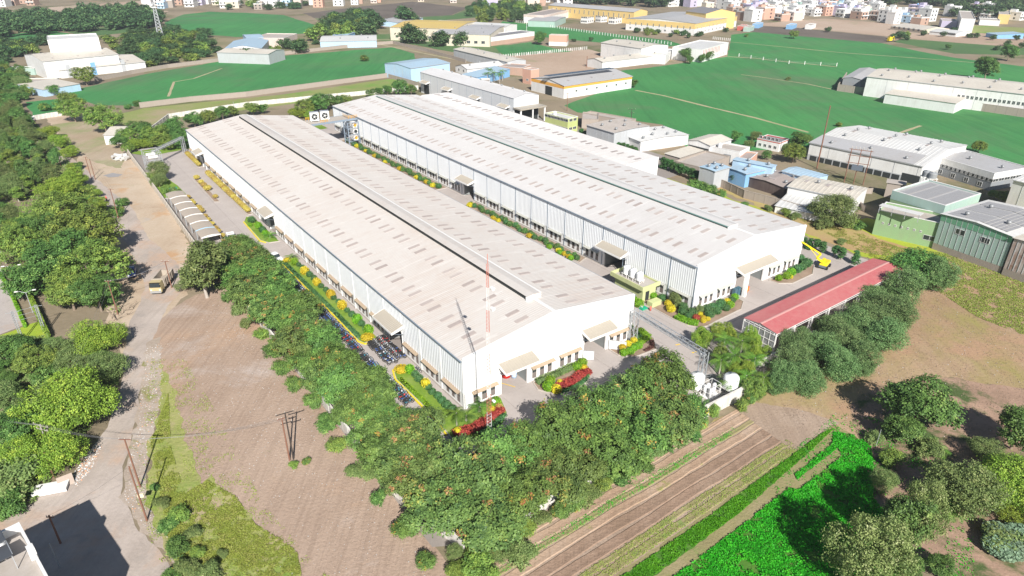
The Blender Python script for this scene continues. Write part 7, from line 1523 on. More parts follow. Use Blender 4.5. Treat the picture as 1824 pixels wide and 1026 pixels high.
for k, (x, y, r) in enumerate([(1205, 92, 9), (1222, 97, 13), (1240, 97, 10), (1262, 99, 10), (1228, 106, 8), (1250, 103, 9)]): tree_px('dark', x, y, r, 'dark scrub tree in front of the red striped building', group='scrub in front of the red striped building')
for j in range(10): plant('cone', G(1180+6.5*j, 300+2.6*j), 1.3, 4.4, f'narrow green cypress, {ordn(j).replace("nearest", "first")} from the left behind the second hall wing', 'tree', 'cypress', 'cypresses behind the wing')
for j in range(14): plant('cone', G(1035+7.4*j, 243+2.6*j), 1.3, 3.4, f'narrow green cypress, {ordn(j).replace("nearest", "first")} from the left peeping over the second hall roof', 'tree', 'cypress', 'cypresses behind the roof')
for k, (x, y) in enumerate(((1296, 318), (1305, 326), (1322, 320), (1330, 325))): plant('cone', G(x, y), 1.3, 3.4, 'slim green shrub below the blue workshop', 'shrub', 'columnar_shrub', 'slim shrubs below the blue workshop')
for k, (x, y) in enumerate([(868, 137), (880, 136), (890, 139), (895, 133), (872, 130)]): palm(G(x, y, 3), 'palm in the little grove beside the unfinished brick building', 1, 1.1, group='palms beside the brick building')
# --- far woods
def farmass(poly, sp, R, H, label, seed):
    V = []; T = []; rng = np.random.default_rng(seed); L_, R0, H0 = TV['low']
    src = []
    for tr_, me in L_:
        c = np.empty(len(me.vertices)*3, np.float32); me.vertices.foreach_get('co', c); t = np.empty(len(me.vertices), np.float32); me.attributes['tone'].data.foreach_get('value', t); src.append((c.reshape(-1, 3), t[::4]))
    def put(p, rr):
        c, t = src[rr.randrange(len(src))]; a = rr.uniform(0, 6.28); r = rr.uniform(*R)/R0; h = rr.uniform(*H)/H0; ca, sa = math.cos(a), math.sin(a)
        V.append(np.stack([(c[:, 0]*ca-c[:, 1]*sa)*r+p.x, (c[:, 0]*sa+c[:, 1]*ca)*r+p.y, c[:, 2]*h], 1)); T.append(np.clip(t+rr.uniform(-.2, .25), 0, 1))
    scatter(poly, sp, put, seed); tag(link('distant_wood', leaf_mesh('distant_wood', np.concatenate(V), np.concatenate(T), L_far)), label, None, None, 'stuff')
def far(poly, sp, R, H, label, group, seed, kinds=('far', 'far', 'farlight')):
    scatter(poly, sp, lambda p, rr: plant(rr.choice(kinds), p, rr.uniform(*R), rr.uniform(*H), label, 'tree', 'far_tree', group), seed)
farmass([(-40, 36), (80, 33), (230, 20), (285, 32), (290, 50), (180, 55), (100, 62), (-40, 70)], 12, (5, 8), (7, 11), 'dense dark wood beyond the left fields', 1)
far([(-40, 85), (30, 80), (85, 74), (80, 88), (50, 100), (-40, 112)], 10, (4, 6), (5, 8), 'olive tree in the belt behind the left factory complex', 'tree belt behind the left factory complex', 2)
far([(185, 72), (300, 55), (370, 62), (372, 80), (420, 104), (330, 112), (262, 122), (215, 100)], 10.5, (3.5, 6), (4, 7), 'grey-green scrub tree between the left complex and the blue roofs', 'scrub trees left of the blue roofs', 3)
far([(575, 62), (600, 38), (660, 34), (680, 58), (640, 66), (560, 78)], 11, (5, 8), (8, 12), 'dark tree in the clump left of the pale blue shed', 'clump left of the pale blue shed', 4)
for k, (x, y, r) in enumerate([(660, 27, 18), (655, 42, 18), (714, 20, 20), (728, 52, 22), (745, 58, 17), (783, 62, 18), (818, 64, 15), (624, 42, 16), (530, 76, 16), (484, 92, 13), (445, 92, 14), (505, 72, 12), (735, 26, 12)]):
    tree_px('far', x, y+4, r, ['large dark tree behind the far hedge', 'dark tree just in front of the far hedge tree', 'wide dark tree beyond the pale blue shed', 'biggest dark tree in front of the pale blue shed', 'dark tree right of the biggest one', 'pale crowned tree before the yellow roof', 'tree right of the pale crowned one', 'dark tree at the left of the clump', 'grey-green tree behind the crop wall', 'round dark tree right of the curved blue roof', 'tall dark tree in front of the curved blue roof', 'tree behind the crop wall near the brick compound', 'far tree right of the wide dark one'][k])
far([(830, 28), (850, 10), (905, 8), (960, 20), (940, 42), (900, 40), (860, 44)], 15, (4, 7), (7, 11), 'dark tree among the houses beyond the far factory', 'trees among the far houses', 5)
far([(0, 100), (12, 110), (30, 145), (14, 160), (-20, 120)], 8, (3, 5), (4, 6), 'dark tree at the left edge beyond the dirt road', 'trees at the left edge beyond the road', 6)
farmass([(1000, -6), (1250, -4), (1250, 8), (1180, 14), (1060, 10), (1000, 8)], 17, (7, 10), (9, 13), 'dark mass of trees at the edge of the town', 7)
farmass([(1450, 2), (1560, -6), (1840, -6), (1840, 32), (1760, 36), (1700, 30), (1680, 12), (1560, 8), (1480, 14)], 17, (6, 10), (8, 12), 'dark wood beyond the town', 8)
far([(380, 10), (520, 4), (560, 14), (480, 20), (400, 18)], 22, (5, 8), (6, 10), 'dark tree among the far left houses', 'trees among the far left houses', 9)
far([(1590, 68), (1640, 62), (1600, 75)], 10, (3, 5), (4, 6), 'small bush on the bare far field', 'bushes on the bare far field', 10)
for k, (x, y) in enumerate([(1475, 52), (1590, 64), (1615, 66), (1680, 60), (1727, 62), (1645, 58), (1740, 62), (1812, 66), (1770, 66), (1832, 72), (1700, 52), (1655, 50), (1795, 76), (1820, 80), (1775, 84)]): tree_px('far', x, y, 6, 'small dark tree dotted over the bare far fields', group='small trees on the bare far fields')
far([(470, 86), (560, 72), (572, 80), (500, 96)], 12, (2.5, 4), (3, 5), 'low bush along the crop wall', 'bushes along the crop wall', 12)
far([(905, 54), (1110, 80), (1195, 84), (1195, 90), (1100, 85), (905, 60)], 14, (1.5, 2.5), (2, 3.4), 'small bush along the fenced crop', 'bushes along the fenced crop', 13)
far([(1110, 55), (1290, 62), (1300, 55), (1225, 70), (1120, 60)], 12, (2, 3.4), (3, 4.6), 'bush at the foot of the yellow banded factory', 'bushes below the yellow banded factory', 14)
# --- ground cover
tufts('crop_plants', KW(CROP2), 150000, .24, .40, L_crop, 3, .25, .05, 'bright green leafy crop filling the lower right field', .12)
tufts('crop_plants', KW(CROP1), 24000, .2, .26, L_crop, 4, .25, .05, 'narrow bright green crop strip beside the planting beds', .22)
tufts('weeds', PW([(300, 700), (305, 800), (330, 880), (370, 856), (420, 885), (455, 935), (500, 960), (530, 985), (545, 1060), (345, 1060), (300, 960), (268, 790)]), 60000, .16, .26, L_weed, 5, .1, .03, 'yellow-green weeds and grass on the verge', .25)
tufts('weeds', PW([(1590, 440), (1690, 452), (1824, 492), (1880, 620), (1740, 565), (1650, 505), (1560, 465)]), 42000, .2, .2, L_weed, 6, .1, .03, 'bright lime grass beside the green buildings', .12)
tufts('dry_weeds', PW([(1330, 345), (1440, 378), (1556, 425), (1600, 440), (1560, 462), (1490, 425), (1440, 400)]), 9000, .2, .2, L_weed, 16, .1, .03, 'thin dry grass behind the second hall', .35)
tufts('dry_litter', KW([(46, -24), (104, -20), (112, -8), (150, -20), (120, -60), (60, -60), (38, -40), (38, -26)]), 14000, .16, .10, L_dry, 7, .5, .02, 'dry stubble scattered over the brown field', .15)
tufts('undergrowth', PW([(-40, 600), (90, 600), (215, 640), (210, 700), (60, 900), (-60, 960)]), 52000, .26, .6, L_grey, 8, .2, .02, 'tangled undergrowth below the acacias left of the road', .18)
tufts('undergrowth', PW([(-60, 210), (60, 215), (200, 380), (215, 560), (60, 520), (-60, 440)]), 60000, .34, .7, L_broad, 9, .2, .02, 'undergrowth beneath the trees left of the dirt lot', .22)
tufts('seedlings', KW([(-14, -26.8), (30, -26.8), (30, -28.1), (-14, -28.1)]), 2600, .14, .1, L_crop, 10, .4, .1, 'sparse seedlings on the planting beds', .2); tufts('seedlings', KW([(-10, -33.2), (34, -33.2), (34, -35.6), (-10, -35.6)]), 6000, .14, .12, L_weed, 11, .4, .1, 'olive seedlings on the lower planting beds', .1)
tufts('stray_weeds', PW([(270, 640), (330, 640), (400, 760), (470, 900), (560, 1000), (620, 1060), (300, 1060), (240, 880)]), 9000, .16, .16, L_weed, 21, .2, .03, 'stray weeds thinning out into the fallow field', .42)
tufts('stray_weeds', KW([(24, -36), (46, -34), (52, -42), (44, -54), (30, -60), (20, -50)]), 6000, .2, .2, L_crop, 22, .2, .03, 'stray green plants at the ragged end of the crop', .38)
# stones and rubbish
def stones(name, poly, n, lo, hi, cols, seed, label):
    rr = random.Random(seed); P = [(p.x, p.y) for p in poly]; xs = [p[0] for p in P]; ys = [p[1] for p in P]; mb = MB(); c = 0
    while c < n:
        x, y = rr.uniform(min(xs), max(xs)), rr.uniform(min(ys), max(ys))
        if not in_poly(x, y, P): continue
        s = rr.uniform(lo, hi)**1.0; mb.slot(rr.randrange(len(cols))); a = rr.uniform(0, 3)
        ca, sa = math.cos(a), math.sin(a); q = [(-1, -1, 0), (1, -.8, 0), (.9, 1, 0), (-.8, .9, 0), (-.5, -.4, .9), (.5, -.5, .7), (.4, .5, .8)]
        mb.add([(x+(u*ca-v*sa)*s*.5, y+(u*sa+v*ca)*s*.5, w*s*.5+.03) for u, v, w in q], [(0, 1, 5, 4), (1, 2, 6, 5), (2, 3, 6), (3, 0, 4), (3, 4, 6), (4, 5, 6)]); c += 1
    tag(mb.build(name, cols), label, None, None, 'stuff')
cs = [flat('pale_stone', (.52, .49, .46)), flat('grey_stone', (.40, .38, .36)), flat('earth_clod', (.33, .25, .19)), flat('white_scrap', (.66, .66, .68)), flat('orange_scrap', (.62, .30, .15))]
stones('rubble', PW([(262, 620), (288, 610), (292, 700), (268, 790), (258, 850), (268, 905), (300, 960), (250, 935), (222, 885), (228, 830), (245, 760), (252, 690)]), 1000, .05, .15, cs+[cs[1], cs[2], cs[2], cs[0]], 1, 'pale rubble and scraps tipped along the road verge')
stones('rubble', PW([(128, 845), (150, 818), (170, 790), (182, 795), (160, 840), (135, 868)]), 450, .06, .22, cs+[cs[0]], 2, 'heap of rubble and scraps below the acacias')
stones('clods', KW([(-36, 44), (-20, 60), (-19, -20), (-12, -60), (-34, -60), (-36, 0)]), 2600, .05, .16, cs[1:3], 3, 'clods scattered over the fallow field')
stones('clods', KW([(46, -24), (104, -20), (150, -20), (120, -60), (60, -60), (40, -30)]), 900, .05, .18, cs[1:3], 4, 'clods scattered over the brown field')
# ------------------------------------------------------------------ poles, wires, lamps and small things
M_rustp = flat('rusty_pole', (.22, .11, .075), .8); M_wire = flat('wire', (.25, .25, .26), .5); M_wired = flat('dark_wire', (.08, .08, .08), .6); M_ins = flat('insulator', (.55, .5, .45), .3)
def pole(bx, by, ty, label, tx=None, mat=M_rustp, arms=((.0, 1.6),), r=.11, yaw=0.0, group=None, name='utility_pole'):
    """upright (or leaning, when tx is given) pole; arms = (metres below top, width)"""
    P = G(bx, by); h = top_height(bx, by, ty); e = empty(name, (P.x, P.y, 0), yaw, label, 'pole', group); m = MB(); m.tube((0, 0, -.2), (0, 0, h), r*1.15, r*.8, 7); m.build('shaft', mat, e)
    for d, w in arms:
        a = MB(); a.bar((-w/2, .08, h-d-.15), (w/2, .08, h-d-.15), .1)
        a.build('crossarm', mat, e)
        for x in (-w/2+.08, 0, w/2-.08): i = MB(); i.lathe((x, .08, h-d-.1), [(.01, 0), (.06, .02), (.04, .12), (.06, .18), (.01, .24)], 6); i.build('insulator', M_ins, e)
    return Vector((P.x, P.y, h))
T1 = pole(250, 868, 782, 'rusty pole with one crossarm on the rubble verge, taller and left of the pair'); T2 = pole(262, 928, 831, 'rusty pole without arms on the verge, nearer of the pair', arms=())
m = MB(); bx = G(257, 903); m.box(-.35, .35, -.05, .05, 1.6, 2.2); tag(m.build('notice_board', flat('cream_board', (.72, .66, .45)), None, (bx.x, bx.y, 0), .3), 'small cream board fixed low on the nearer rusty pole', 'board')
T3 = pole(523, 818, 735, 'dark pole with two crossarms in the fallow field', mat=flat('dark_pole', (.06, .05, .045)), arms=((.0, 2.4), (1.6, 1.5)), yaw=.5)
T4 = pole(516, 820, 745, 'reddish pole beside the dark one in the fallow field', arms=((0, 1.2),), yaw=.5)
T5 = pole(163, 318, 279, 'left rusty pole of the pair beside the small field'); T6 = pole(170, 320, 283, 'right rusty pole of the pair beside the small field', arms=())
T7 = pole(211, 389, 336, 'rusty pole on the dirt lot with one crossarm'); T8 = pole(306, 513, 465, 'rusty pole behind the tipper truck')
T9 = pole(61, 249, 228, 'rusty pole at the far bend of the dirt road'); T10 = pole(109, 297, 277, 'rusty pole half way up the dirt road')
T11 = pole(93, 812, 757, 'grey pole with wide crossarm above the darker acacia', mat=flat('grey_pole', (.40, .37, .34)), arms=((0, 2.6), (.7, 2.0)), yaw=-.3); T12 = pole(96, 850, 806, 'slanting stub pole below the wide crossarm pole', arms=())
T13 = pole(108, 968, 918, 'rusty pole standing in the corner house shadow', arms=((.2, .9),)); T14 = pole(107, 1012, 968, 'thin grey lamp pole in the corner house shadow', mat=M_steel, arms=(), r=.06)
T15 = pole(1455, 300, 188, 'very tall thin rusty pole between the blue workshop and the big factory', arms=(), r=.2)
T16 = pole(1124, 214, 194, 'black pole with crossarms on the low grey building', mat=flat('dark_pole', (.06, .05, .045)), arms=((0, 3), (1.5, 2)), r=.14)
T17 = pole(1010, 198, 166, 'pole beside the lime office block', arms=((0, 1.5),), r=.12); T18 = pole(418, 197, 181, 'thin lamp pole on the grass strip', mat=M_steel, arms=(), r=.1)
T19 = pole(1560, 795, 765, 'thin stick pole beside the glossy tree', mat=M_steel, arms=(), r=.05); T20 = pole(1045, 120, 100, 'rusty stack pole beside the white warehouse', arms=(), r=.22); T21 = pole(938, 55, 28, 'slim white mast in the far crop', mat=M_cap, arms=(), r=.15)
T22 = pole(210, 560, 500, 'rusty pole among the dead branches at the road bend', arms=((0, 1.2),))
def wire(a, b, sag, label, mat=M_wire, r=.012, off=(0, 0, 0)):
    m = MB(); n = 14; o = Vector(off); pts = [a.lerp(b, i/n)+o-Vector((0, 0, sag*4*(i/n)*(1-i/n))) for i in range(n+1)]
    for p, q in zip(pts, pts[1:]): m.tube(p, q, r, n=4, caps=False)
    tag(m.build('overhead_wire', mat), label, 'wire', 'overhead wires along the dirt road')
LFT = G(-120, 800); LFT.z = 8
lw = 'thin overhead wire strung between the roadside poles'
for k in (-.7, 0, .7):
    o = (k, 0, 0)
    wire(T11, T1, .5, lw, off=o); wire(T11, Vector((LFT.x, LFT.y, 8.5)), .6, lw, off=o); wire(T1, T4, .9, lw, off=o); wire(T7, T6, .6, lw, M_wired, off=o); wire(T10, T9, .4, lw, M_wired, off=o)
    wire(T4, Vector((T4.x+60, T4.y-12, 8)), .8, lw, off=o) if k == 9 else None
wire(T22, T8, .8, lw, r=.04); wire(T7, T10, .8, lw, M_wired); wire(T22, T7, .8, lw, M_wired); wire(T22, T11, 1.0, lw, off=(.5, 0, 0)); wire(T22, T11, 1.1, lw); wire(T2, T13, .4, lw, M_wired)
# H frame transformer station near the big factory
hf = empty('transformer_station', G(1520, 327), R(-30), 'double pole transformer station in front of the big white factory', 'transformer station'); m = MB()
for x in (-2.6, 0, 2.6): m.tube((x, 0, 0), (x, 0, 10.5), .16, .12, 6)
for z in (10.2, 8.4, 6.2): m.bar((-3.2, 0, z), (3.2, 0, z), .16)
m.build('pole_frame', M_rustp, hf); m = MB(); m.box(-1.5, 1.5, -.6, .6, 4.2, 5.6); m.build('transformer', M_steeld, hf)
for k in range(6): i = MB(); i.lathe((-2.6+k*1.04, 0, 10.3), [(.01, 0), (.12, .1), (.06, .5), (.12, .7), (.01, .8)], 6); i.build('insulator', M_ins, hf)
tb = empty('switch_hut', G(1590, 350), R(-30), 'small grey switch hut on legs with a round dish beside the green building', 'hut'); m = MB(); m.box(-2.2, 2.2, -1.6, 1.6, 0, 4.2); m.build('wall', mw['concrete'], tb); m = MB(); m.box(-2.5, 2.5, -1.9, 1.9, 4.2, 4.4); m.build('roof', mr['concrete'], tb)
# lattice transmission tower
tw = empty('lattice_tower', G(288, 73), .4, 'tall grey lattice tower among the trees beyond the left complex', 'tower'); m = MB(); H_ = top_height(288, 73, 4); n = 12
def tp_(k, c): w = 4.2*(1-k/n)+1.3*k/n; return Vector((c[0]*w, c[1]*w, H_*k/n))
cc = ((-.5, -.5), (.5, -.5), (.5, .5), (-.5, .5))
for k in range(n):
    for i in range(4): m.bar(tp_(k, cc[i]), tp_(k+1, cc[i]), .34); m.bar(tp_(k, cc[i]), tp_(k+1, cc[(i+1) % 4]), .22); m.bar(tp_(k+1, cc[i]), tp_(k, cc[(i+1) % 4]), .22)
m.build('lattice', M_steel, tw); m = MB(); m.box(-1.6, 1.6, -1.6, 1.6, H_*.86, H_*.88).tube((-1, -1, H_*.93), (-1.8, -1.2, H_*.93), .9, n=8); m.build('platform', M_cap, tw)
# neighbouring paved yard at the left edge
sheet('neighbour_yard', PW([(-60, 462), (0, 474), (20, 512), (46, 578), (0, 596), (-80, 625)]), .03, S_pave, 1, 0); sheet('neighbour_lawn', PW([(-60, 612), (0, 598), (46, 580), (72, 572), (84, 600), (60, 612), (20, 625), (-60, 650)]), .034, S_lime, 1, .2)
hedge('hedge', [G(0, 488), G(20, 522), G(46, 584)], .5, .7, L_lime, 'thin clipped green hedge along the neighbouring yard', seed=31); hedge('hedge', [G(48, 520), G(66, 556), G(88, 606)], .7, 1.6, L_acac, 'tall green hedge inside the left roadside plot', seed=32)
def lamp(bx, by, ty, yaw, label):
    P = G(bx, by); h = top_height(bx, by, ty); e = empty('street_lamp', (P.x, P.y, 0), yaw, label, 'street lamp'); m = MB(); m.tube((0, 0, 0), (0, 0, h-.4), .09, .06, 6); m.build('post', M_steel, e)
    for s in (-1, 1): a = MB(); a.tube((0, 0, h-.45), (s*.9, 0, h-.02), .045, .035, 5); a.tube((s*.9, 0, h-.02), (s*1.5, 0, h+.02), .035, .035, 5); a.build('arm', M_steel, e); l = MB(); l.box(s*1.5-.3, s*1.5+.3, -.12, .12, h-.05, h+.08); l.build('lamp_head', M_cap, e)
lamp(11, 470, 446, .3, 'twin armed street lamp, farthest of three at the left edge'); lamp(31, 503, 473, .3, 'twin armed street lamp, middle one at the left edge'); lamp(59, 557, 518, .3, 'twin armed street lamp, nearest at the left edge')
def lattice_post(bx, by, ty, label):
    P = G(bx, by); h = top_height(bx, by, ty); m = MB(); w = .22
    for c in cc: m.bar((c[0]*w*2, c[1]*w*2, 0), (c[0]*w, c[1]*w, h), .05)
    k = 0
    while k*.45 < h-.5: m.bar((-w, -w, k*.45), (w, -w, k*.45+.45), .03).bar((w, -w, k*.45), (w, w, k*.45+.45), .03).bar((-w, w, k*.45), (-w, -w, k*.45+.45), .03).bar((w, w, k*.45), (-w, w, k*.45+.45), .03); k += 1
    m.bar((-1, 0, h-.3), (1, 0, h-.3), .06); tag(m.build('lattice_post', M_steel, None, (P.x, P.y, 0), .4), label, 'lattice post'); return Vector((P.x, P.y, h))
q1 = lattice_post(81, 594, 543, 'slim steel lattice post beside the tall hedge'); q2 = lattice_post(41, 608, 554, 'slim steel lattice post on the yellow lawn')
m = MB(); 
for k in range(3): m.tube(q1-Vector((0, 0, .3+k*.9)), q2-Vector((0, 0, .3+k*.9)), .03, n=4)
tag(m.build('busbar', M_steel), 'parallel steel bars between the two lattice posts', 'bars')
# concrete pipes on the lot
cp = MB(); n = 14
for (r0, r1, x0, x1) in ((.62, .62, -.9, .9),):
    vs_ = [(x, r*math.cos(i/n*6.2832), .62+r*math.sin(i/n*6.2832)) for x, r in ((-.9, .62), (.9, .62), (.9, .5), (-.9, .5)) for i in range(n)]
    cp.add(vs_, [(k*n+i, k*n+(i+1) % n, ((k+1) % 4)*n+(i+1) % n, ((k+1) % 4)*n+i) for k in range(4) for i in range(n)])
cpm = cp.mesh('concrete_pipe', mw['concrete'] if False else flat('new_concrete', (.55, .54, .52)))
for k, (x, y) in enumerate(((203, 284), (209, 280), (215, 281), (222, 280), (212, 286), (220, 286), (226, 285))):
    p = G(x, y); tag(link('concrete_pipe', cpm, None, (p.x, p.y, .03), R(-50+k*23)), 'short pale concrete pipe ring lying on the dirt lot', 'pipe', 'concrete pipe rings on the lot')
sheet('ash_patch', PW([(183, 313), (200, 308), (218, 311), (212, 315), (195, 316)]), .05, flat('ash', (.30, .29, .29), .95), .6, .3, 5)
# rubbish at the lower left
p = G(92, 873); m = MB(); m.box(-2.0, 2.0, -.9, .9, .5, .58).box(-1.9, -1.7, -.8, .8, 0, .5).box(1.7, 1.9, -.8, .8, 0, .5).box(-2.0, 2.0, -.93, -.9, .1, .58); tag(m.build('market_table', M_cap, None, p, R(18)), 'low white table like stall lying at the roadside below the acacias', 'stall')
p = G(119, 862); m = MB(); m.add([(-.9, -.5, 0), (.9, -.5, 0), (.9, .5, 1.1), (-.9, .5, 1.1), (-.9, -.45, 0), (.9, -.45, 0), (.9, .56, 1.08), (-.9, .56, 1.08)], [(0, 1, 2, 3), (7, 6, 5, 4), (0, 3, 7, 4), (1, 5, 6, 2), (3, 2, 6, 7)]); tag(m.build('leaning_board', flat('brown_board', (.36, .29, .24)), None, p, R(40)), 'brown board leaning beside the white stall', 'board')
# yellow digger far off, small white posts of the crop fences
p = G(1584, 74); e = empty('digger', p, .4, 'small yellow digger at the edge of the dark tilled field', 'digger'); m = MB(); m.box(-1.5, 1.5, -1.1, 1.1, .4, 2.2).box(-1.0, .6, -.9, .9, 2.2, 3.4); m.build('body', YL, e); m = MB(); m.bar((1.2, 0, 1.6), (3.4, 0, 3.6), .4).bar((3.4, 0, 3.6), (4.8, 0, .8), .3); m.build('arm', YL, e); m = MB(); m.box(-1.8, 1.8, -1.3, -.9, 0, .7).box(-1.8, 1.8, .9, 1.3, 0, .7); m.build('track', M_dark, e)
pk = MB(); pk.box(-.16, .16, -.16, .16, 0, 2.0); pkm = pk.mesh('post', M_cap); pk = MB(); pk.bar((0, 0, 1.9), (-1.1, 0, 0), .16).bar((0, 0, 1.9), (1.1, 0, 0), .16); bram = pk.mesh('brace', M_cap)
def postfence(pts, n, label, brace=0):
    a, b = G(*pts[0]), G(*pts[1]); d = b-a; r = empty('post_fence', a, math.atan2(d.y, d.x), label, 'fence'); L = d.length
    for i in range(n+1):
        link('post', pkm, r, (L*i/n, 0, 0)); 
        if brace and i % brace == brace//2: link('brace', bram, r, (L*i/n+L/n*.0, .0, 0))
    w_ = MB(); 
    for z in (.8, 1.5): w_.bar((0, 0, z), (L, 0, z), .05)
    w_.build('fence_wire', M_steel, r)
postfence(((893, 103), (1045, 88)), 40, 'white post fence with braced posts round the fallow meadow', 5); postfence(((905, 38), (1195, 80)), 64, 'far white post fence between the crop and the bare track')
postfence(((1270, 70), (1300, 73)), 9, 'short white post fence right of the yellow banded factory'); postfence(((1316, 101), (1405, 114)), 4, 'row of far apart white boundary stones in the large crop'); postfence(((1405, 114), (1490, 118)), 3, 'right continuation of the white boundary stones in the crop')
# motorbike riders on the dirt road
def person(loc, rz, top, legs, label, sit=True):
    e = bpy.data.meshes.new('person'); V = [(0, 0, .86), (0, -.02, 1.12), (0, 0, 1.36), (0, .02, 1.5), (0, .04, 1.62), (-.19, .0, 1.36), (-.26, .16, 1.12), (-.24, .42, 1.08), (.19, 0, 1.36), (.26, .16, 1.12), (.24, .42, 1.08),
        (-.11, .02, .84), (-.17, .42, .80), (-.17, .34, .36), (-.17, .48, .30), (.11, .02, .84), (.17, .42, .80), (.17, .34, .36), (.17, .48, .30), (0, .05, 1.76)]
    E = [(0, 1), (1, 2), (2, 3), (3, 4), (4, 19), (2, 5), (5, 6), (6, 7), (2, 8), (8, 9), (9, 10), (0, 11), (11, 12), (12, 13), (13, 14), (0, 15), (15, 16), (16, 17), (17, 18)]
    e.from_pydata(V, E, []); o = bpy.data.objects.new('person', e); COL.objects.link(o); sk_ = o.modifiers.new('skin', 'SKIN'); rad = [.15, .14, .15, .06, .10, .075, .05, .035, .075, .05, .035, .1, .075, .05, .045, .1, .075, .05, .045, .085]
    for v_, r_ in zip(e.skin_vertices[0].data, rad): v_.radius = (r_, r_)
    e.skin_vertices[0].data[0].use_root = True; o.modifiers.new('sub', 'SUBSURF').levels = 1; e.materials.append(top); o.location = loc; o.rotation_euler = (0, 0, rz); tag(o, label, 'person')
for (x, y, rz, c, t) in ((83, 266, R(225), (.75, .75, .76), 'person in a white shirt riding a motorbike on the dirt road'), (191, 360, R(30), (.62, .12, .10), 'person in a red top riding a motorbike across the lot')):
    p = G(x, y); b = copy_tree(BIK[0], Vector((p.x, p.y, .05)), rz, 1.1, label='black motorbike under the rider '+('far up the dirt road' if x == 83 else 'crossing the lot')); 
    if 'group' in b: del b['group']
    person(Vector((p.x, p.y, .08)), rz, flat('shirt_%d' % x, c), None, t)
p = G(58, 214); car(p, R(40), (.75, .75, .74), 'small white car at the far corner of the dirt road', 4.2)
p = G(62, 250); m = MB(); m.box(-.5, .5, -.4, .4, 0, 1.7).box(-.6, .6, -.5, .5, 1.7, 1.8); tag(m.build('roadside_box', M_cap, None, p, .5), 'white roadside box at the foot of the far pole', 'box')
# dead branches heap at the road bend
rr = random.Random(3); p = G(212, 560); m = MB()
for k in range(26): a = Vector((rr.uniform(-2, 2), rr.uniform(-2.6, 2.6), .1)); m.bar(a, a+Vector((rr.uniform(-1.6, 1.6), rr.uniform(-1.6, 1.6), rr.uniform(.1, 1.6))), .09, .04)
tag(m.build('brushwood', M_bark, None, p), 'heap of dead branches at the road bend under the wires', 'branches', None, 'stuff')
# ------------------------------------------------------------------ the town beyond the fields
pal = [('white', 11), ('cream', 3), ('pink', 2), ('raw', 3), ('lblue', 1), ('purple', 1), ('sea', 1), ('concrete', 4), ('brick', 1)]
names = {'white': 'white', 'cream': 'cream', 'pink': 'pinkish', 'raw': 'bare brick', 'lblue': 'pale blue', 'purple': 'lilac', 'sea': 'sea green', 'yellow': 'yellow', 'concrete': 'grey', 'brick': 'salmon'}
HV = {}
def house_variant(i, colr):
    rr = random.Random(i*31+len(colr)); w, d, f = rr.uniform(7, 11), rr.uniform(8, 13), rr.choice((1, 2, 2, 3, 3)); h = f*3.1
    a = MB(); a.box(0, w, 0, d, 0, h); parts = [('wall', a.mesh('wall', mw[colr]), (0, 0, 0), None)]
    a = MB(); a.box(-.15, w+.15, -.15, .15, h, h+.9).box(-.15, w+.15, d-.15, d+.15, h, h+.9).box(-.15, .15, .15, d-.15, h, h+.9).box(w-.15, w+.15, .15, d-.15, h, h+.9); parts.append(('parapet', a.mesh('parapet', mw[rr.choice(('white', colr, 'pink'))]), (0, 0, 0), None))
    a = MB(); a.box(w*.55, w*.9, d*.5, d*.9, h, h+2.6); parts.append(('stair_room', a.mesh('stair_room', mw[colr]), (0, 0, 0), None))
    if rr.random() < .5: a = MB(); a.box(0, w, -1.2, -.01, 3.0, 3.2).box(0, w, -1.25, -1.15, 3.2, 4.0); parts.append(('balcony', a.mesh('balcony', mw['white']), (0, 0, 0), None))
    if rr.random() < .6: a = MB(); a.lathe((w*.25, d*.7, h), [(.01, 0), (.8, 0), (.8, 1.4), (.3, 1.8), (.01, 1.8)], 8); parts.append(('roof_tank', a.mesh('roof_tank', mw[rr.choice(('dgrey', 'white', 'blue'))]), (0, 0, 0), None))
    a = MB(); a.box(-.7, .7, -.06, .05, 0, 1.5); wm_ = a.mesh('window', M_glass)
    for k in range(f):
        for u in (.25, .72): parts.append(('window', wm_, (w*u, 0, k*3.1+1.0), 0))
        parts.append(('window', wm_, (0, d*.35, k*3.1+1.0), R(-90)))
    return parts, w, d
for c, n_ in pal: HV[c] = [house_variant(i, c) for i in range(2)]
wl = [c for c, n_ in pal for _ in range(n_)]; cnt = 0
def house(p, rz, colr, rr, group, where):
    parts, w, d = rr.choice(HV[colr]); s = rr.uniform(.85, 1.25)
    e = empty('town_house', (p.x, p.y, 0), rz, f'{names[colr]} flat roofed town house {where}', 'house', f'{names[colr]} houses {group}'); e.scale = (s, s, rr.uniform(.85, 1.2))
    for nm, me, loc, rz_ in parts: link(nm, me, e, loc, rz_ or 0)
def town(poly, sp, ang, seed, group, where, keep=1.0):
    W = PW(poly); P = [(p.x, p.y) for p in W]; cx = sum(p[0] for p in P)/len(P); cy = sum(p[1] for p in P)/len(P); rr = random.Random(seed); k = 0
    ca, sa = math.cos(ang), math.sin(ang); D = 700
    u_ = -D
    while u_ < D:
        v_ = -D
        while v_ < D:
            x, y = cx+u_*ca-v_*sa, cy+u_*sa+v_*ca
            if in_poly(x, y, P) and rr.random() < keep: house(Vector((x+rr.uniform(-1, 1), y+rr.uniform(-1, 1), 0)), ang+rr.choice((0, 0, math.pi/2, -math.pi/2)), rr.choice(wl), rr, group, where); k += 1
            v_ += sp*(1.0 if int(v_/sp) % 3 else 1.35)
        u_ += sp*1.12
    return k
n1 = town([(1318, 38), (1330, 44), (1480, 30), (1585, 42), (1655, 46), (1660, 34), (1500, 14), (1450, 2), (1250, -1), (1150, -1), (1180, 12), (1250, 14), (1318, 22)], 12.6, R(28), 2, 'in the dense town', 'in the dense town behind the tilled field', .86)
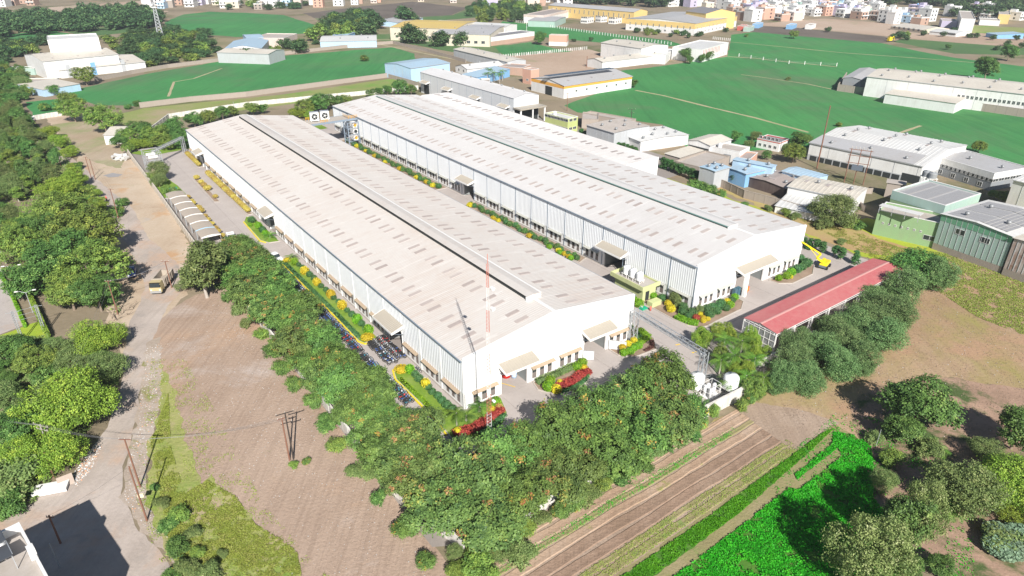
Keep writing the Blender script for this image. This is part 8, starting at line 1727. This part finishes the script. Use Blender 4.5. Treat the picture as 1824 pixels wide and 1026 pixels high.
n2 = town([(850, 3), (1000, 2), (1010, 10), (960, 12), (900, 9), (880, 18), (835, 12)], 15, R(12), 3, 'beyond the far factories', 'beyond the far factories', .75)
n3 = town([(470, 8), (620, 2), (850, 1), (840, 8), (700, 2), (560, 16), (470, 17)], 17, R(5), 4, 'at the far left', 'above the far left fields', .75)
n4 = town([(180, 6), (300, 2), (470, 1), (470, 18), (400, 17), (350, 18), (290, 16), (200, 14)], 19, R(5), 5, 'of the farthest quarter', 'in the farthest quarter at the left', .5)
n5 = town([(1700, 20), (1840, 22), (1840, 48), (1780, 44), (1700, 36)], 24, R(30), 6, 'at the right edge', 'among trees at the far right edge', .5)
n6 = town([(-20, 6), (60, 4), (60, 10), (-20, 14)], 19, R(5), 7, 'at the far left corner', 'at the far left corner', .6)
print('TOWN', n1, n2, n3, n4, n5, n6)
bldg('tall_house', 'tall windowless white block standing above the far right trees', (1724, 43), (1738, 34), (1715, 40), top=20, wall='white', roof='concrete', kind='flat', cat='house'); bldg('house', 'long white house with a row of dark windows at the far right', (1776, 42), (1782, 37), (1748, 39), top=33, wall='white', roof='concrete', kind='flat', cat='house', wins=[('b', 7, 1.4, 1.6, 4.0, .02, .98), ('b', 7, 1.4, 1.6, .9, .02, .98)])
bldg('house', 'cream yellow three storey house at the far right', (1793, 34), (1800, 26), (1780, 30), top=18, wall='yellow', roof='concrete', kind='flat', cat='house')
bldg('house', 'lilac and white balconied house at the right end of the town', (1698, 47), (1706, 38), (1682, 41), top=34, wall='purple', roof='concrete', kind='flat', cat='house', wins=[('a', 2, 1.6, 1.4, 1, .1, .9), ('b', 3, 1.6, 1.4, 1, .1, .9), ('a', 2, 1.6, 1.4, 4.2, .1, .9), ('b', 3, 1.6, 1.4, 4.2, .1, .9)])
for k, (x, y, c) in enumerate(((1325, 44, 'red'), (1336, 46, 'sea'), (1352, 40, 'blue'), (1412, 42, 'blue'), (1446, 42, 'white'))): bldg('kiosk', f'{["red", "sea green", "bright blue", "small blue", "tiny white"][k]} kiosk at the foot of the town, {["leftmost", "second", "third", "fourth", "last"][k]} of five', (x, y+3), (x+8, y), (x-5, y), z=3.4, wall=c, roof='blue' if c == 'blue' else 'concrete', kind='flat', cat='kiosk')

# ------------------------------------------------------------------ air
hz_ = MB(); hz_.box(-3600, 3600, -500, 3600, -1, 70)
hm = bpy.data.materials.new('haze'); hm.use_nodes = True; hn = hm.node_tree; hn.nodes.remove(hn.nodes['Principled BSDF']); pv = hn.nodes.new('ShaderNodeVolumePrincipled')
pv.inputs['Color'].default_value = (.86, .92, 1, 1); pv.inputs['Density'].default_value = .00018; pv.inputs['Anisotropy'].default_value = .2; hn.links.new(pv.outputs[0], hn.nodes['Material Output'].inputs['Volume'])
tag(hz_.build('haze', hm), kind='stuff'); bpy.data.objects['haze']['label'] = 'thin pale haze over the fields'
scene.cycles.volume_bounces = 0
